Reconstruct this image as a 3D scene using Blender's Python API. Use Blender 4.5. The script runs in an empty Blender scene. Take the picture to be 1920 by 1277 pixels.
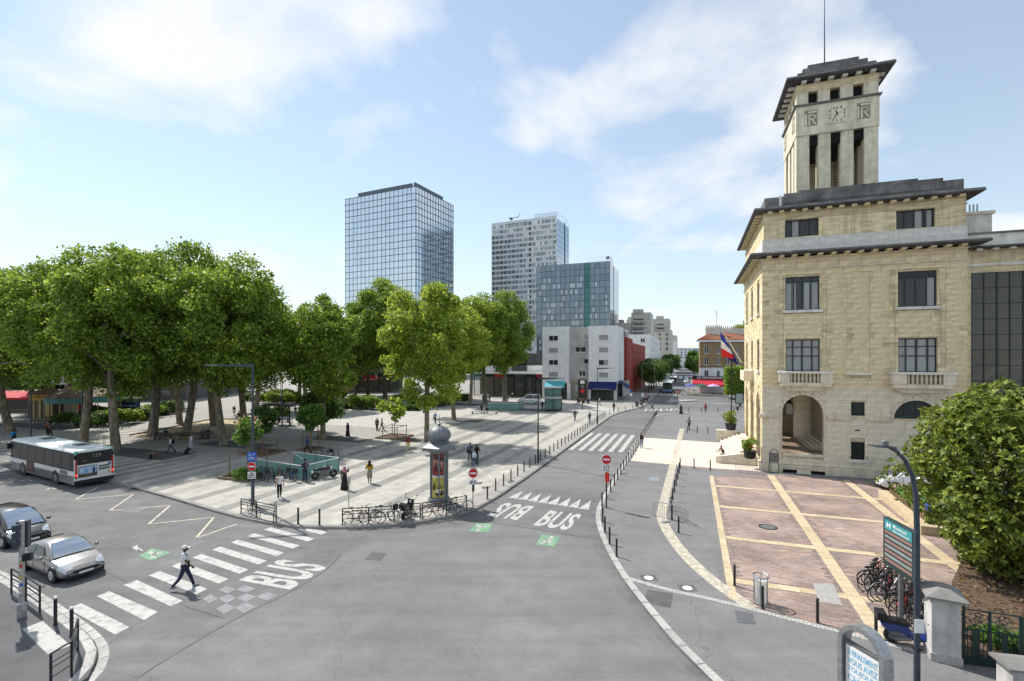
import bpy, bmesh, math, random
import numpy as np
from mathutils import Vector, Matrix
rad = math.radians
random.seed(7); RNG = np.random.default_rng(7)
SC = bpy.context.scene
COL = SC.collection
# ---------------------------------------------------------------- camera
CAM_H = 9.8; FPX = 920.0; HOR = 672.0
cam = bpy.data.cameras.new('camera'); cam_o = bpy.data.objects.new('camera', cam); COL.objects.link(cam_o)
cam_o.location = (0, 0, CAM_H); cam_o.rotation_euler = (rad(90), 0, 0)
cam.sensor_width = 36; cam.sensor_fit = 'HORIZONTAL'; cam.lens = 36 * FPX / 1920
cam.shift_y = (HOR - 638.5) / 1920
cam.clip_start = 0.1; cam.clip_end = 6000
SC.camera = cam_o
# ---------------------------------------------------------------- sky
SUN_EL, SUN_AZ = rad(50), math.atan2(-0.74, 0.67)      # from behind the square, on the left
w = bpy.data.worlds.new('World'); SC.world = w; w.use_nodes = True
nt = w.node_tree; nt.nodes.clear()
def wn(t, **k):
    n = nt.nodes.new(t)
    for a, b in k.items(): setattr(n, a, b)
    return n
out = wn('ShaderNodeOutputWorld'); bg = wn('ShaderNodeBackground'); bg.inputs[1].default_value = 0.127
sky = wn('ShaderNodeTexSky', sky_type='NISHITA'); sky.sun_disc = False
sky.sun_elevation = SUN_EL; sky.sun_rotation = SUN_AZ; sky.altitude = 60; sky.air_density = 1.15; sky.dust_density = 0.12; sky.ozone_density = 1.6
tc = wn('ShaderNodeTexCoord'); sep = wn('ShaderNodeSeparateXYZ'); nt.links.new(tc.outputs['Generated'], sep.inputs[0])
def wmath(op, a, b=None):
    n = wn('ShaderNodeMath', operation=op)
    for i, v in enumerate((a, b)):
        if v is None: continue
        if isinstance(v, (int, float)): n.inputs[i].default_value = v
        else: nt.links.new(v, n.inputs[i])
    return n.outputs[0]
den = wmath('ADD', wmath('MAXIMUM', sep.outputs[2], 0.0), 0.22)
cu = wmath('DIVIDE', sep.outputs[0], den); cv = wmath('DIVIDE', sep.outputs[1], den)
comb = wn('ShaderNodeCombineXYZ'); nt.links.new(cu, comb.inputs[0]); nt.links.new(cv, comb.inputs[1]); comb.inputs[2].default_value = 2.9
noi = wn('ShaderNodeTexNoise'); noi.inputs['Scale'].default_value = 1.25; noi.inputs['Detail'].default_value = 7; noi.inputs['Roughness'].default_value = 0.52; noi.inputs['Distortion'].default_value = 0.25
nt.links.new(comb.outputs[0], noi.inputs['Vector'])
ramp = wn('ShaderNodeValToRGB'); ramp.color_ramp.elements[0].position = 0.50; ramp.color_ramp.elements[1].position = 0.62
nt.links.new(noi.outputs[0], ramp.inputs[0])
# thin white veil towards the horizon, the same all round
veil = wmath('POWER', wmath('SUBTRACT', 1.0, wmath('MAXIMUM', sep.outputs[2], 0.0)), 5.0)
def wmix(fac, a, b, mode='MIX'):
    n = wn('ShaderNodeMix', data_type='RGBA', blend_type=mode)
    for sock, v in ((n.inputs[0], fac), (n.inputs[6], a), (n.inputs[7], b)):
        if isinstance(v, tuple): sock.default_value = (*v, 1)
        elif isinstance(v, (int, float)): sock.default_value = v
        else: nt.links.new(v, sock)
    return n.outputs[2]
blue = wmix(1.0, sky.outputs[0], (0.95, 0.91, 0.84), 'MULTIPLY')
hazy = wmix(wmath('ADD', wmath("MULTIPLY", veil, 0.5), 0.28), blue, (3.95, 4.5, 4.95))
cloudy = wmix(wmath('MULTIPLY', ramp.outputs[0], 0.85), hazy, (5.25, 5.25, 5.25))
nt.links.new(cloudy, bg.inputs[0]); nt.links.new(bg.outputs[0], out.inputs[0])
# ---------------------------------------------------------------- sun
sl = bpy.data.lights.new('sun', 'SUN'); sl.energy = 3.7; sl.angle = rad(1.0); sl.color = (1, 0.95, 0.87)
so = bpy.data.objects.new('sun', sl); COL.objects.link(so)
sdir = Vector((math.sin(SUN_AZ) * math.cos(SUN_EL), math.cos(SUN_AZ) * math.cos(SUN_EL), math.sin(SUN_EL)))
so.rotation_euler = sdir.to_track_quat('Z', 'Y').to_euler(); so.location = (0, 0, 80)
SC.view_settings.view_transform = 'Standard'; SC.view_settings.look = 'None'
SC.view_settings.exposure = 0.66; SC.view_settings.gamma = 1; SC.view_settings.use_curve_mapping = False
SC.cycles.max_bounces = 6; SC.cycles.diffuse_bounces = 3; SC.cycles.transparent_max_bounces = 6; SC.cycles.caustics_reflective = False; SC.cycles.caustics_refractive = False

# ================================================================ helpers
A20 = rad(-20); CA, SA = math.cos(rad(20)), math.sin(rad(20))
def G(u, v, z=0.0):                       # ground point seen at a place of the photograph, in metres
    Y = (CAM_H - z) * FPX / (v - HOR); return Vector(((u - 960) * Y / FPX, Y, z))
def AB(a, b, z=0.0):                      # street frame: a across the street, b along it
    return Vector((a * CA + b * SA, -a * SA + b * CA, z))
def toAB(p): return (p[0] * CA - p[1] * SA, p[0] * SA + p[1] * CA)
def rot2(v, ang): return Vector((v[0] * math.cos(ang) - v[1] * math.sin(ang), v[0] * math.sin(ang) + v[1] * math.cos(ang), 0))

class MB:
    def __init__(s): s.v = []; s.f = []; s.m = []; s.T = None; s.mi = 0
    def add(s, vs, fs):
        o = len(s.v)
        if s.T is not None: vs = [s.T @ Vector(p) for p in vs]
        s.v += [tuple(p) for p in vs]
        s.f += [tuple(i + o for i in f) for f in fs]; s.m += [s.mi] * len(fs)
        return s
    def box(s, x0, x1, y0, y1, z0, z1):
        return s.add([(x0,y0,z0),(x1,y0,z0),(x1,y1,z0),(x0,y1,z0),(x0,y0,z1),(x1,y0,z1),(x1,y1,z1),(x0,y1,z1)],
                     [(3,2,1,0),(4,5,6,7),(0,1,5,4),(1,2,6,5),(2,3,7,6),(3,0,4,7)])
    def cbox(s, x0, x1, y0, y1, z0, z1, c=.02):       # box with chamfered top edge
        s.add([(x0,y0,z0),(x1,y0,z0),(x1,y1,z0),(x0,y1,z0),(x0,y0,z1-c),(x1,y0,z1-c),(x1,y1,z1-c),(x0,y1,z1-c),
               (x0+c,y0+c,z1),(x1-c,y0+c,z1),(x1-c,y1-c,z1),(x0+c,y1-c,z1)],
              [(3,2,1,0),(0,1,5,4),(1,2,6,5),(2,3,7,6),(3,0,4,7),(4,5,9,8),(5,6,10,9),(6,7,11,10),(7,4,8,11),(8,9,10,11)]); return s
    def tube(s, p0, p1, r0, r1=None, n=8, cap=True):
        p0, p1 = Vector(p0), Vector(p1); r1 = r0 if r1 is None else r1
        d = (p1 - p0).normalized(); a = d.orthogonal().normalized(); b = d.cross(a)
        vs = []
        for p, r in ((p0, r0), (p1, r1)):
            for i in range(n):
                t = 2 * math.pi * i / n; vs.append(p + (a * math.cos(t) + b * math.sin(t)) * r)
        fs = [(i, (i + 1) % n, n + (i + 1) % n, n + i) for i in range(n)]
        if cap: fs += [tuple(range(n - 1, -1, -1)), tuple(range(n, 2 * n))]
        return s.add(vs, fs)
    def path(s, pts, rs, n=6, closed=False, cap=True):
        pts = [Vector(p) for p in pts]; k = len(pts)
        if not hasattr(rs, '__len__'): rs = [rs] * k
        vs = []; a = None
        for i, p in enumerate(pts):
            if closed: d = pts[(i + 1) % k] - pts[i - 1]
            else: d = pts[min(i + 1, k - 1)] - pts[max(i - 1, 0)]
            d.normalize()
            if a is None: a = d.orthogonal().normalized()
            else:
                a = a - d * a.dot(d)
                a = a.normalized() if a.length > 1e-5 else d.orthogonal().normalized()
            b = d.cross(a)
            for j in range(n):
                t = 2 * math.pi * j / n; vs.append(p + (a * math.cos(t) + b * math.sin(t)) * rs[i])
        fs = []
        for i in range(k if closed else k - 1):
            i2 = (i + 1) % k
            fs += [(i*n+j, i*n+(j+1)%n, i2*n+(j+1)%n, i2*n+j) for j in range(n)]
        if not closed and cap: fs += [tuple(range(n - 1, -1, -1)), tuple(range((k-1)*n, k*n))]
        return s.add(vs, fs)
    def lathe(s, prof, n=24, c=(0, 0), a0=0.0):
        vs = []; k = len(prof)
        for r, z in prof:
            for j in range(n):
                t = 2 * math.pi * j / n + a0; vs.append((c[0] + r * math.cos(t), c[1] + r * math.sin(t), z))
        fs = [(i*n+j, i*n+(j+1)%n, (i+1)*n+(j+1)%n, (i+1)*n+j) for i in range(k-1) for j in range(n)]
        fs += [tuple(range(n - 1, -1, -1)), tuple(range((k-1)*n, k*n))]
        return s.add(vs, fs)
    def prism(s, poly, z0, z1):
        n = len(poly)
        ar = sum(poly[i][0]*poly[(i+1)%n][1]-poly[(i+1)%n][0]*poly[i][1] for i in range(n))
        if ar < 0: poly = poly[::-1]
        vs = [(p[0], p[1], z0) for p in poly] + [(p[0], p[1], z1) for p in poly]
        return s.add(vs, [tuple(range(n-1,-1,-1)), tuple(range(n, 2*n))] + [(i,(i+1)%n,n+(i+1)%n,n+i) for i in range(n)])
    def ext(s, poly, axis, d0, d1):      # polygon in two axes pulled along the third: 'x': (y,z), 'y': (x,z)
        n = len(poly); f = (lambda p, d: (d, p[0], p[1])) if axis == 'x' else (lambda p, d: (p[0], d, p[1]))
        vs = [f(p, d0) for p in poly] + [f(p, d1) for p in poly]
        return s.add(vs, [tuple(range(n-1,-1,-1)), tuple(range(n, 2*n))] + [(i,(i+1)%n,n+(i+1)%n,n+i) for i in range(n)])
    def sheet(s, poly, z): return s.add([(p[0], p[1], z) for p in poly], [tuple(range(len(poly)))])
    def ball(s, c, r, n=10, k=6, sc=(1, 1, 1)):
        vs = [(c[0], c[1], c[2] - r * sc[2])]
        for i in range(1, k):
            ph = math.pi * i / k - math.pi / 2
            for j in range(n):
                t = 2*math.pi*j/n; vs.append((c[0]+r*sc[0]*math.cos(ph)*math.cos(t), c[1]+r*sc[1]*math.cos(ph)*math.sin(t), c[2]+r*sc[2]*math.sin(ph)))
        vs.append((c[0], c[1], c[2] + r * sc[2])); top = len(vs) - 1
        fs = [(0, 1+(j+1)%n, 1+j) for j in range(n)]
        fs += [(1+i*n+j, 1+i*n+(j+1)%n, 1+(i+1)*n+(j+1)%n, 1+(i+1)*n+j) for i in range(k-2) for j in range(n)]
        fs += [(1+(k-2)*n+j, 1+(k-2)*n+(j+1)%n, top) for j in range(n)]
        return s.add(vs, fs)
    def mesh(s, name, mats, smooth=False, fix=True):
        me = bpy.data.meshes.new(name); me.from_pydata(s.v, [], s.f)
        mats = mats if isinstance(mats, (list, tuple)) else [mats]
        for m in mats: me.materials.append(m)
        if len(mats) > 1: me.polygons.foreach_set('material_index', s.m)
        if fix and len(s.f) > 1:
            bm = bmesh.new(); bm.from_mesh(me); bmesh.ops.recalc_face_normals(bm, faces=bm.faces); bm.to_mesh(me); bm.free()
        if smooth:
            me.polygons.foreach_set('use_smooth', [True] * len(me.polygons))
            if smooth != 'all':
                try: me.set_sharp_from_angle(angle=rad(38))
                except Exception: pass
        me.update(); return me
    def build(s, name, mats, parent=None, smooth=False, **k):
        o = bpy.data.objects.new(name, s.mesh(name, mats, smooth)); COL.objects.link(o)
        if parent is not None: o.parent = parent
        for a, b in k.items(): setattr(o, a, b)
        return o
def linkmesh(name, me, parent=None, loc=(0,0,0), rz=0.0, sc=None):
    o = bpy.data.objects.new(name, me); COL.objects.link(o); o.location = loc; o.rotation_euler = (0, 0, rz)
    if sc: o.scale = sc
    if parent is not None: o.parent = parent
    return o
def tag(o, label=None, cat=None, group=None, kind=None):
    if label: o['label'] = label
    if cat: o['category'] = cat
    if group: o['group'] = group
    if kind: o['kind'] = kind
    return o
def thing(name, loc, label, cat, rz=0.0, group=None):
    o = bpy.data.objects.new(name, None); COL.objects.link(o); o.empty_display_size = .2
    o.location = loc; o.rotation_euler = (0, 0, rz)
    return tag(o, label, cat, group)
KIDS = {}
def kids(o): return [c for c in o.children]
def copy_tree(o, parent=None, **k):
    c = o.copy(); COL.objects.link(c); c.parent = parent
    for ch in o.children: copy_tree(ch, c)
    for a, b in k.items():
        if a in ('label', 'group', 'category'): c[a] = b
        else: setattr(c, a, b)
    return c
def text(name, s, mat, parent=None, loc=(0,0,0), rot=(0,0,0), size=1.0, width=None, height=None, extrude=0.003, bold=0.0, align='LEFT'):
    cu = bpy.data.curves.new(name, 'FONT'); cu.body = s; cu.size = 1.0; cu.extrude = 0; cu.offset = bold; cu.resolution_u = 3; cu.align_x = align
    tmp = bpy.data.objects.new(name, cu); COL.objects.link(tmp)
    dg = bpy.context.evaluated_depsgraph_get(); me = bpy.data.meshes.new_from_object(tmp.evaluated_get(dg))
    bpy.data.objects.remove(tmp); bpy.data.curves.remove(cu)
    n = len(me.vertices); co = np.empty(n*3); me.vertices.foreach_get('co', co); co = co.reshape(-1, 3)
    x0, x1, y0, y1 = co[:,0].min(), co[:,0].max(), co[:,1].min(), co[:,1].max()
    sx = width / (x1 - x0) if width else size
    sy = height / (y1 - y0) if height else size
    if width and not height and size == 1.0: sy = sx
    if align == 'LEFT': co[:,0] -= x0
    elif align == 'CENTER': co[:,0] -= (x0 + x1) / 2
    co[:,1] -= y0
    co[:,0] *= sx; co[:,1] *= sy
    me.vertices.foreach_set('co', co.ravel()); me.materials.clear(); me.materials.append(mat); me.update()
    o = bpy.data.objects.new(name, me); COL.objects.link(o); o.location = loc; o.rotation_euler = rot
    if parent is not None: o.parent = parent
    return o

def marks(parent, x0, x1, y, z0, z1, m, rows=1, seed=1, name='lettering'):    # print too small to read
    r_ = random.Random(seed); b = MB(); h = (z1-z0)/rows
    for k in range(rows):
        x = x0; za = z1 - h*(k+1) + h*.18; zb = z1 - h*k - h*.12
        while x < x1 - h*.1:
            w_ = h*r_.uniform(.22,.5)
            if r_.random() < .84: b.box(x, min(x+w_, x1), y-.004, y, za + (h*.25 if r_.random() < .3 else 0), zb)
            x += w_ + h*.16
    return b.build(name, m, parent)
# ================================================================ materials
def mat(name, col, rough=.75, metal=0.0, var=.12, scale=3.0, detail=5, bump=0.0, bscale=None, island=0.0, spec=.4, col2=None, streak=0.0, obj=0.0, stretch=None, ramp=None, coat=0.0):
    m = bpy.data.materials.new(name); m.use_nodes = True; t = m.node_tree; p = t.nodes['Principled BSDF']
    def N(k): return t.nodes.new(k)
    L = t.links.new
    p.inputs['Roughness'].default_value = rough; p.inputs['Metallic'].default_value = metal
    p.inputs['Specular IOR Level'].default_value = spec; p.inputs['Coat Weight'].default_value = coat
    tcn = N('ShaderNodeTexCoord'); vec = tcn.outputs['Object']
    if stretch:
        mp = N('ShaderNodeMapping'); mp.inputs['Scale'].default_value = stretch; L(vec, mp.inputs[0]); vec = mp.outputs[0]
    n1 = N('ShaderNodeTexNoise'); n1.inputs['Scale'].default_value = scale; n1.inputs['Detail'].default_value = detail; n1.inputs['Roughness'].default_value = .6; L(vec, n1.inputs['Vector'])
    c2 = col2 or tuple(max(0, c * (1 - 2.2 * var)) for c in col)
    c1 = col if col2 else tuple(min(1, c * (1 + var)) for c in col)
    r = N('ShaderNodeValToRGB'); e = r.color_ramp.elements
    e[0].position, e[1].position = (.32, .68) if not ramp else ramp
    e[0].color = (*c2, 1); e[1].color = (*c1, 1); L(n1.outputs[0], r.inputs[0]); cur = r.outputs[0]
    if streak:                                    # weathering runs down the wall
        mp = N('ShaderNodeMapping'); mp.inputs['Scale'].default_value = (2.2, 2.2, .18); L(tcn.outputs['Object'], mp.inputs[0])
        n2 = N('ShaderNodeTexNoise'); n2.inputs['Scale'].default_value = 1.0; n2.inputs['Detail'].default_value = 6; n2.inputs['Roughness'].default_value = .65; L(mp.outputs[0], n2.inputs['Vector'])
        rr = N('ShaderNodeMapRange'); rr.inputs[1].default_value = .45; rr.inputs[2].default_value = .75; rr.inputs[3].default_value = 1; rr.inputs[4].default_value = 1 - streak; L(n2.outputs[0], rr.inputs[0])
        mx = N('ShaderNodeMix'); mx.data_type = 'RGBA'; mx.blend_type = 'MULTIPLY'; mx.inputs[0].default_value = 1; L(cur, mx.inputs[6]); L(rr.outputs[0], mx.inputs[7]); cur = mx.outputs[2]
    for amt, src in ((island, 'i'), (obj, 'o')):
        if amt:
            if src == 'i': s = N('ShaderNodeNewGeometry').outputs['Random Per Island']
            else: s = N('ShaderNodeObjectInfo').outputs['Random']
            rr = N('ShaderNodeMapRange'); rr.inputs[3].default_value = 1 - amt; rr.inputs[4].default_value = 1 + amt * .6; L(s, rr.inputs[0])
            mx = N('ShaderNodeMix'); mx.data_type = 'RGBA'; mx.blend_type = 'MULTIPLY'; mx.inputs[0].default_value = 1; L(cur, mx.inputs[6]); L(rr.outputs[0], mx.inputs[7]); cur = mx.outputs[2]
    L(cur, p.inputs['Base Color'])
    if bump:
        n3 = N('ShaderNodeTexNoise'); n3.inputs['Scale'].default_value = bscale or scale * 8; n3.inputs['Detail'].default_value = 4; L(tcn.outputs['Object'], n3.inputs['Vector'])
        b = N('ShaderNodeBump'); b.inputs['Strength'].default_value = bump; b.inputs['Distance'].default_value = .02; L(n3.outputs[0], b.inputs['Height']); L(b.outputs[0], p.inputs['Normal'])
    return m
def island_ramp(name, cols, rough=.8, bump=.2, grain=.1, gscale=20.0, patch=0.0):
    """each separate piece takes one of several colours of its kind"""
    m = bpy.data.materials.new(name); m.use_nodes = True; t = m.node_tree; p = t.nodes['Principled BSDF']; N = t.nodes.new; L = t.links.new
    p.inputs['Roughness'].default_value = rough; p.inputs['Specular IOR Level'].default_value = .3
    g = N('ShaderNodeNewGeometry'); r = N('ShaderNodeValToRGB'); r.color_ramp.interpolation = 'CONSTANT'
    e = r.color_ramp.elements
    while len(e) < len(cols): e.new(0.5)
    for i, c in enumerate(cols): e[i].position = i / len(cols); e[i].color = (*c, 1)
    L(g.outputs['Random Per Island'], r.inputs[0]); cur = r.outputs[0]
    tcn = N('ShaderNodeTexCoord'); n = N('ShaderNodeTexNoise'); n.inputs['Scale'].default_value = gscale; n.inputs['Detail'].default_value = 5; L(tcn.outputs['Object'], n.inputs['Vector'])
    def mul(cur, fac, lo, hi, amt):
        rr = N('ShaderNodeMapRange'); rr.inputs[1].default_value = lo; rr.inputs[2].default_value = hi; rr.inputs[3].default_value = 1 - amt; rr.inputs[4].default_value = 1 + amt; L(fac, rr.inputs[0])
        mx = N('ShaderNodeMix'); mx.data_type = 'RGBA'; mx.blend_type = 'MULTIPLY'; mx.inputs[0].default_value = 1; L(cur, mx.inputs[6]); L(rr.outputs[0], mx.inputs[7]); return mx.outputs[2]
    cur = mul(cur, n.outputs[0], .3, .7, grain)
    if patch:
        n2 = N('ShaderNodeTexNoise'); n2.inputs['Scale'].default_value = .35; n2.inputs['Detail'].default_value = 6; L(tcn.outputs['Object'], n2.inputs['Vector']); cur = mul(cur, n2.outputs[0], .35, .65, patch)
    L(cur, p.inputs['Base Color'])
    b = N('ShaderNodeBump'); b.inputs['Strength'].default_value = bump; b.inputs['Distance'].default_value = .01; L(n.outputs[0], b.inputs['Height']); L(b.outputs[0], p.inputs['Normal'])
    return m
def glass(name, tint, rough=.04, alpha=.45, spec=.8, metal=0.0, wave=0.0):
    """pane: part sees through, part mirrors"""
    m = bpy.data.materials.new(name); m.use_nodes = True; t = m.node_tree; p = t.nodes['Principled BSDF']
    p.inputs['Base Color'].default_value = (*tint, 1); p.inputs['Roughness'].default_value = rough; p.inputs['Alpha'].default_value = alpha
    p.inputs['Specular IOR Level'].default_value = spec; p.inputs['Metallic'].default_value = metal
    if wave:
        tcn = t.nodes.new('ShaderNodeTexCoord'); n = t.nodes.new('ShaderNodeTexNoise'); n.inputs['Scale'].default_value = .6; t.links.new(tcn.outputs['Object'], n.inputs['Vector'])
        b = t.nodes.new('ShaderNodeBump'); b.inputs['Strength'].default_value = wave; b.inputs['Distance'].default_value = .05; t.links.new(n.outputs[0], b.inputs['Height']); t.links.new(b.outputs[0], p.inputs['Normal'])
    return m
def leafmat(name, c1, c2, trans=.35):
    m = bpy.data.materials.new(name); m.use_nodes = True; t = m.node_tree; N = t.nodes.new; L = t.links.new
    t.nodes.clear(); o = N('ShaderNodeOutputMaterial'); g = N('ShaderNodeNewGeometry'); r = N('ShaderNodeValToRGB')
    r.color_ramp.elements[0].color = (*c1, 1); r.color_ramp.elements[1].color = (*c2, 1); L(g.outputs['Random Per Island'], r.inputs[0])
    d = N('ShaderNodeBsdfPrincipled'); d.inputs['Roughness'].default_value = .5; d.inputs['Specular IOR Level'].default_value = .35; L(r.outputs[0], d.inputs['Base Color'])
    tr = N('ShaderNodeBsdfTranslucent'); hs = N('ShaderNodeHueSaturation'); hs.inputs['Hue'].default_value = .485; hs.inputs['Value'].default_value = 1.5; L(r.outputs[0], hs.inputs['Color']); L(hs.outputs[0], tr.inputs[0])
    mx = N('ShaderNodeMixShader'); mx.inputs[0].default_value = trans; L(d.outputs[0], mx.inputs[1]); L(tr.outputs[0], mx.inputs[2]); L(mx.outputs[0], o.inputs[0])
    return m
def emis(name, col, s=1.0):
    m = bpy.data.materials.new(name); m.use_nodes = True; p = m.node_tree.nodes['Principled BSDF']; p.inputs['Base Color'].default_value = (*col, 1)
    p.inputs['Emission Color'].default_value = (*col, 1); p.inputs['Emission Strength'].default_value = s; return m
X = {}
def asphalt(name, col, crack=.22, patch=.23):
    m = mat(name, col, .88, var=.05, scale=45, detail=4, bump=.3, bscale=70, spec=.3); t = m.node_tree; N = t.nodes.new; L = t.links.new; p = t.nodes['Principled BSDF']
    cur = p.inputs['Base Color'].links[0].from_socket; tcn = N('ShaderNodeTexCoord')
    def mul(cur, fac, lo, hi, a, b):
        rr = N('ShaderNodeMapRange'); rr.inputs[1].default_value = lo; rr.inputs[2].default_value = hi; rr.inputs[3].default_value = a; rr.inputs[4].default_value = b; L(fac, rr.inputs[0])
        mx = N('ShaderNodeMix'); mx.data_type = 'RGBA'; mx.blend_type = 'MULTIPLY'; mx.inputs[0].default_value = 1; L(cur, mx.inputs[6]); L(rr.outputs[0], mx.inputs[7]); return mx.outputs[2]
    for sc, amt, stre in ((.16, patch, (1,1,1)), (.9, patch*.6, (1,1,1)), (.5, patch*.7, (.25,2.2,1)), (7.0, .07, (1,1,1)), (28.0, .10, (1,1,1))):
        mp = N('ShaderNodeMapping'); mp.inputs['Scale'].default_value = stre; mp.inputs['Rotation'].default_value = (0,0,rad(27)); L(tcn.outputs['Object'], mp.inputs[0])
        n = N('ShaderNodeTexNoise'); n.inputs['Scale'].default_value = sc; n.inputs['Detail'].default_value = 8; n.inputs['Roughness'].default_value = .62; L(mp.outputs[0], n.inputs['Vector']); cur = mul(cur, n.outputs[0], .3, .7, 1-amt, 1+amt)
    n = N('ShaderNodeTexNoise'); n.inputs['Scale'].default_value = 1.3; n.inputs['Detail'].default_value = 3; L(tcn.outputs['Object'], n.inputs['Vector'])
    ad = N('ShaderNodeVectorMath'); ad.operation = 'MULTIPLY_ADD'; ad.inputs[1].default_value = (1.2,1.2,0); L(n.outputs['Color'], ad.inputs[0]); L(tcn.outputs['Object'], ad.inputs[2])
    v = N('ShaderNodeTexVoronoi'); v.feature = 'DISTANCE_TO_EDGE'; v.inputs['Scale'].default_value = .11; L(ad.outputs[0], v.inputs['Vector']); cur = mul(cur, v.outputs['Distance'], .0, .0035, 1-crack, 1)
    L(cur, p.inputs['Base Color']); return m
X['asphalt'] = asphalt('asphalt', (.150,.150,.150)); X['asphalt_new'] = asphalt('asphalt_new', (.166,.166,.165), .16, .17)
X['asphalt_dark'] = mat('asphalt_dark', (.11,.11,.115), .9, var=.1, scale=.8, detail=8, bump=.3, bscale=60, spec=.3)
X['pave_grey'] = asphalt('pave_grey', (.185,.181,.183), .3, .13)
X['pave_dark'] = mat('pave_dark', (.235,.23,.215), .88, var=.10, scale=1.2, detail=8, bump=.25, bscale=40)
X['pave_light'] = mat('pave_light', (.40,.385,.34), .88, var=.12, scale=1.0, detail=9, bump=.3, bscale=25)
X['pave_mid'] = mat('pave_mid', (.31,.30,.275), .88, var=.12, scale=1.1, detail=9, bump=.3, bscale=25)
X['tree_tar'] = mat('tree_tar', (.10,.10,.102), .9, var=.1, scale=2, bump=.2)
X['granite'] = mat('granite', (.42,.41,.39), .8, var=.12, scale=9, bump=.15, obj=.18)
X['kerb_dark'] = mat('kerb_dark', (.24,.235,.225), .8, var=.15, scale=6, bump=.15, obj=.2)
X['paint'] = mat('road_paint', (.44,.435,.415), .78, col2=(.25,.25,.245), scale=3.2, detail=12, bump=.1, ramp=(.33,.53))
X['paint_worn'] = mat('road_paint_worn', (.46,.46,.44), .75, col2=(.25,.25,.25), scale=3.5, detail=10, ramp=(.36,.54))
X['paint_yel'] = mat('road_paint_bus', (.52,.47,.36), .75, col2=(.28,.27,.24), scale=3.0, detail=10, ramp=(.33,.55))
X['paint_green'] = mat('road_paint_green', (.14,.34,.17), .8, col2=(.16,.19,.165), scale=3.0, detail=10, ramp=(.36,.6))
X['paint_faint'] = mat('road_paint_faint', (.25,.25,.265), .8, col2=(.18,.18,.185), scale=3.0, detail=10, ramp=(.36,.6))
X['slab_tan'] = mat('slab_tan', (.56,.45,.30), .8, var=.12, scale=4, bump=.1, obj=.15)
X['slab_pink'] = mat('slab_pink', (.66,.57,.49), .8, var=.07, scale=3, bump=.08, obj=.08)
X['tactile'] = mat('tactile_sett', (.50,.46,.37), .8, var=.1, scale=5, island=.2)
X['brick_pave'] = island_ramp('brick_paving', [(.315,.225,.185),(.345,.25,.21),(.285,.215,.19),(.33,.255,.225),(.27,.215,.20),(.36,.27,.225),(.30,.235,.21)], .7, .15, .12, 14, patch=.26)
X['joint'] = mat('joint_sand', (.24,.19,.17), .95, var=.2, scale=6)
X['sand'] = mat('sand', (.46,.37,.24), .95, var=.12, scale=.5, bump=.3, bscale=30)
X['soil'] = mat('soil', (.12,.08,.05), 1, var=.3, scale=5, bump=.6)
X['metal_dark'] = mat('painted_steel_dark', (.022,.026,.03), .45, .2, var=.15, scale=8, obj=.2)
X['steel_blue'] = mat('painted_steel_blue', (.05,.068,.09), .4, .25, var=.12, scale=4)
X['steel'] = mat('galvanised_steel', (.42,.43,.44), .4, .75, var=.12, scale=9)
X['grey_paint'] = mat('grey_paint', (.17,.175,.18), .5, .2, var=.15, scale=5)
X['white'] = mat('white_paint', (.78,.78,.77), .45, var=.04, scale=2)
X['white_card'] = mat('white_plate', (.80,.80,.80), .4, var=.03, scale=4)
X['black'] = mat('black_plastic', (.015,.015,.016), .4, var=.2, scale=6)
X['rubber'] = mat('rubber', (.018,.018,.018), .75, var=.2, scale=9)
X['red_sign'] = mat('sign_red', (.58,.015,.02), .35, var=.05, scale=4)
X['blue_sign'] = mat('sign_blue', (.02,.13,.50), .35, var=.05, scale=4)
X['bark'] = mat('plane_bark', (.27,.23,.165), .9, col2=(.10,.085,.06), scale=3.2, detail=7, bump=.7, bscale=9, stretch=(1,1,.5), ramp=(.36,.62))
X['bark_dark'] = mat('dark_bark', (.12,.09,.065), .9, var=.3, scale=4, bump=.7, bscale=12, stretch=(1,1,.35))
X['wood'] = mat('wood', (.22,.15,.09), .7, var=.25, scale=3, stretch=(6,6,.6), obj=.2)
X['leaf_plane'] = leafmat('plane_leaf', (.045,.115,.014), (.30,.42,.055), .45)
X['leaf_yel'] = leafmat('young_leaf', (.10,.19,.02), (.36,.46,.06), .48)
X['leaf_dark'] = leafmat('dark_leaf', (.045,.10,.02), (.12,.21,.04), .45)
X['leaf_mag'] = leafmat('magnolia_leaf', (.028,.07,.012), (.30,.36,.05), .24)
X['leaf_fresh'] = leafmat('fresh_leaf', (.06,.15,.02), (.13,.25,.04), .4)
X['petal'] = leafmat('petal', (.62,.25,.12), (.75,.50,.36), .3)
# ================================================================ ground, road, square, pavements
PZ = 0.13                                              # top of pavements above the road
def struct(o): o['kind'] = 'structure'; return o
struct(MB().sheet([(-2500,-60),(2500,-60),(2500,4000),(-2500,4000)], 0).build('road', X['asphalt']))
def zz(x, y, ox, oy, s): return (ox + x / s, oy + y / s)
ZJ = lambda x, y: G(*zz(x, y, 260, 960, 4.027)); ZI = lambda x, y: G(*zz(x, y, 0, 780, 2.57)); ZL = lambda x, y: G(*zz(x, y, 740, 760, 4.257))
ZG = lambda x, y: G(*zz(x, y, 1100, 820, 2.795)); ZH = lambda x, y: G(*zz(x, y, 1500, 820, 2.795)); Z2 = lambda x, y: G(*zz(x, y, 0, 820, 3.84))
struct(MB().sheet([G(*p) for p in [(150,1390),(250,1275),(439,1161),(555,1106),(615,1067),(640,1040),(760,1000),(914,979),(1106,1010),(1150,1100),(1240,1205),(1420,1390)]], .004).build('road', X['asphalt_new']))
struct(MB().sheet([AB(a, b) for a, b in [(-12.2,35),(-6,35),(-6,50),(-12.2,50)]], .004).build('road', X['asphalt_new']))

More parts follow.
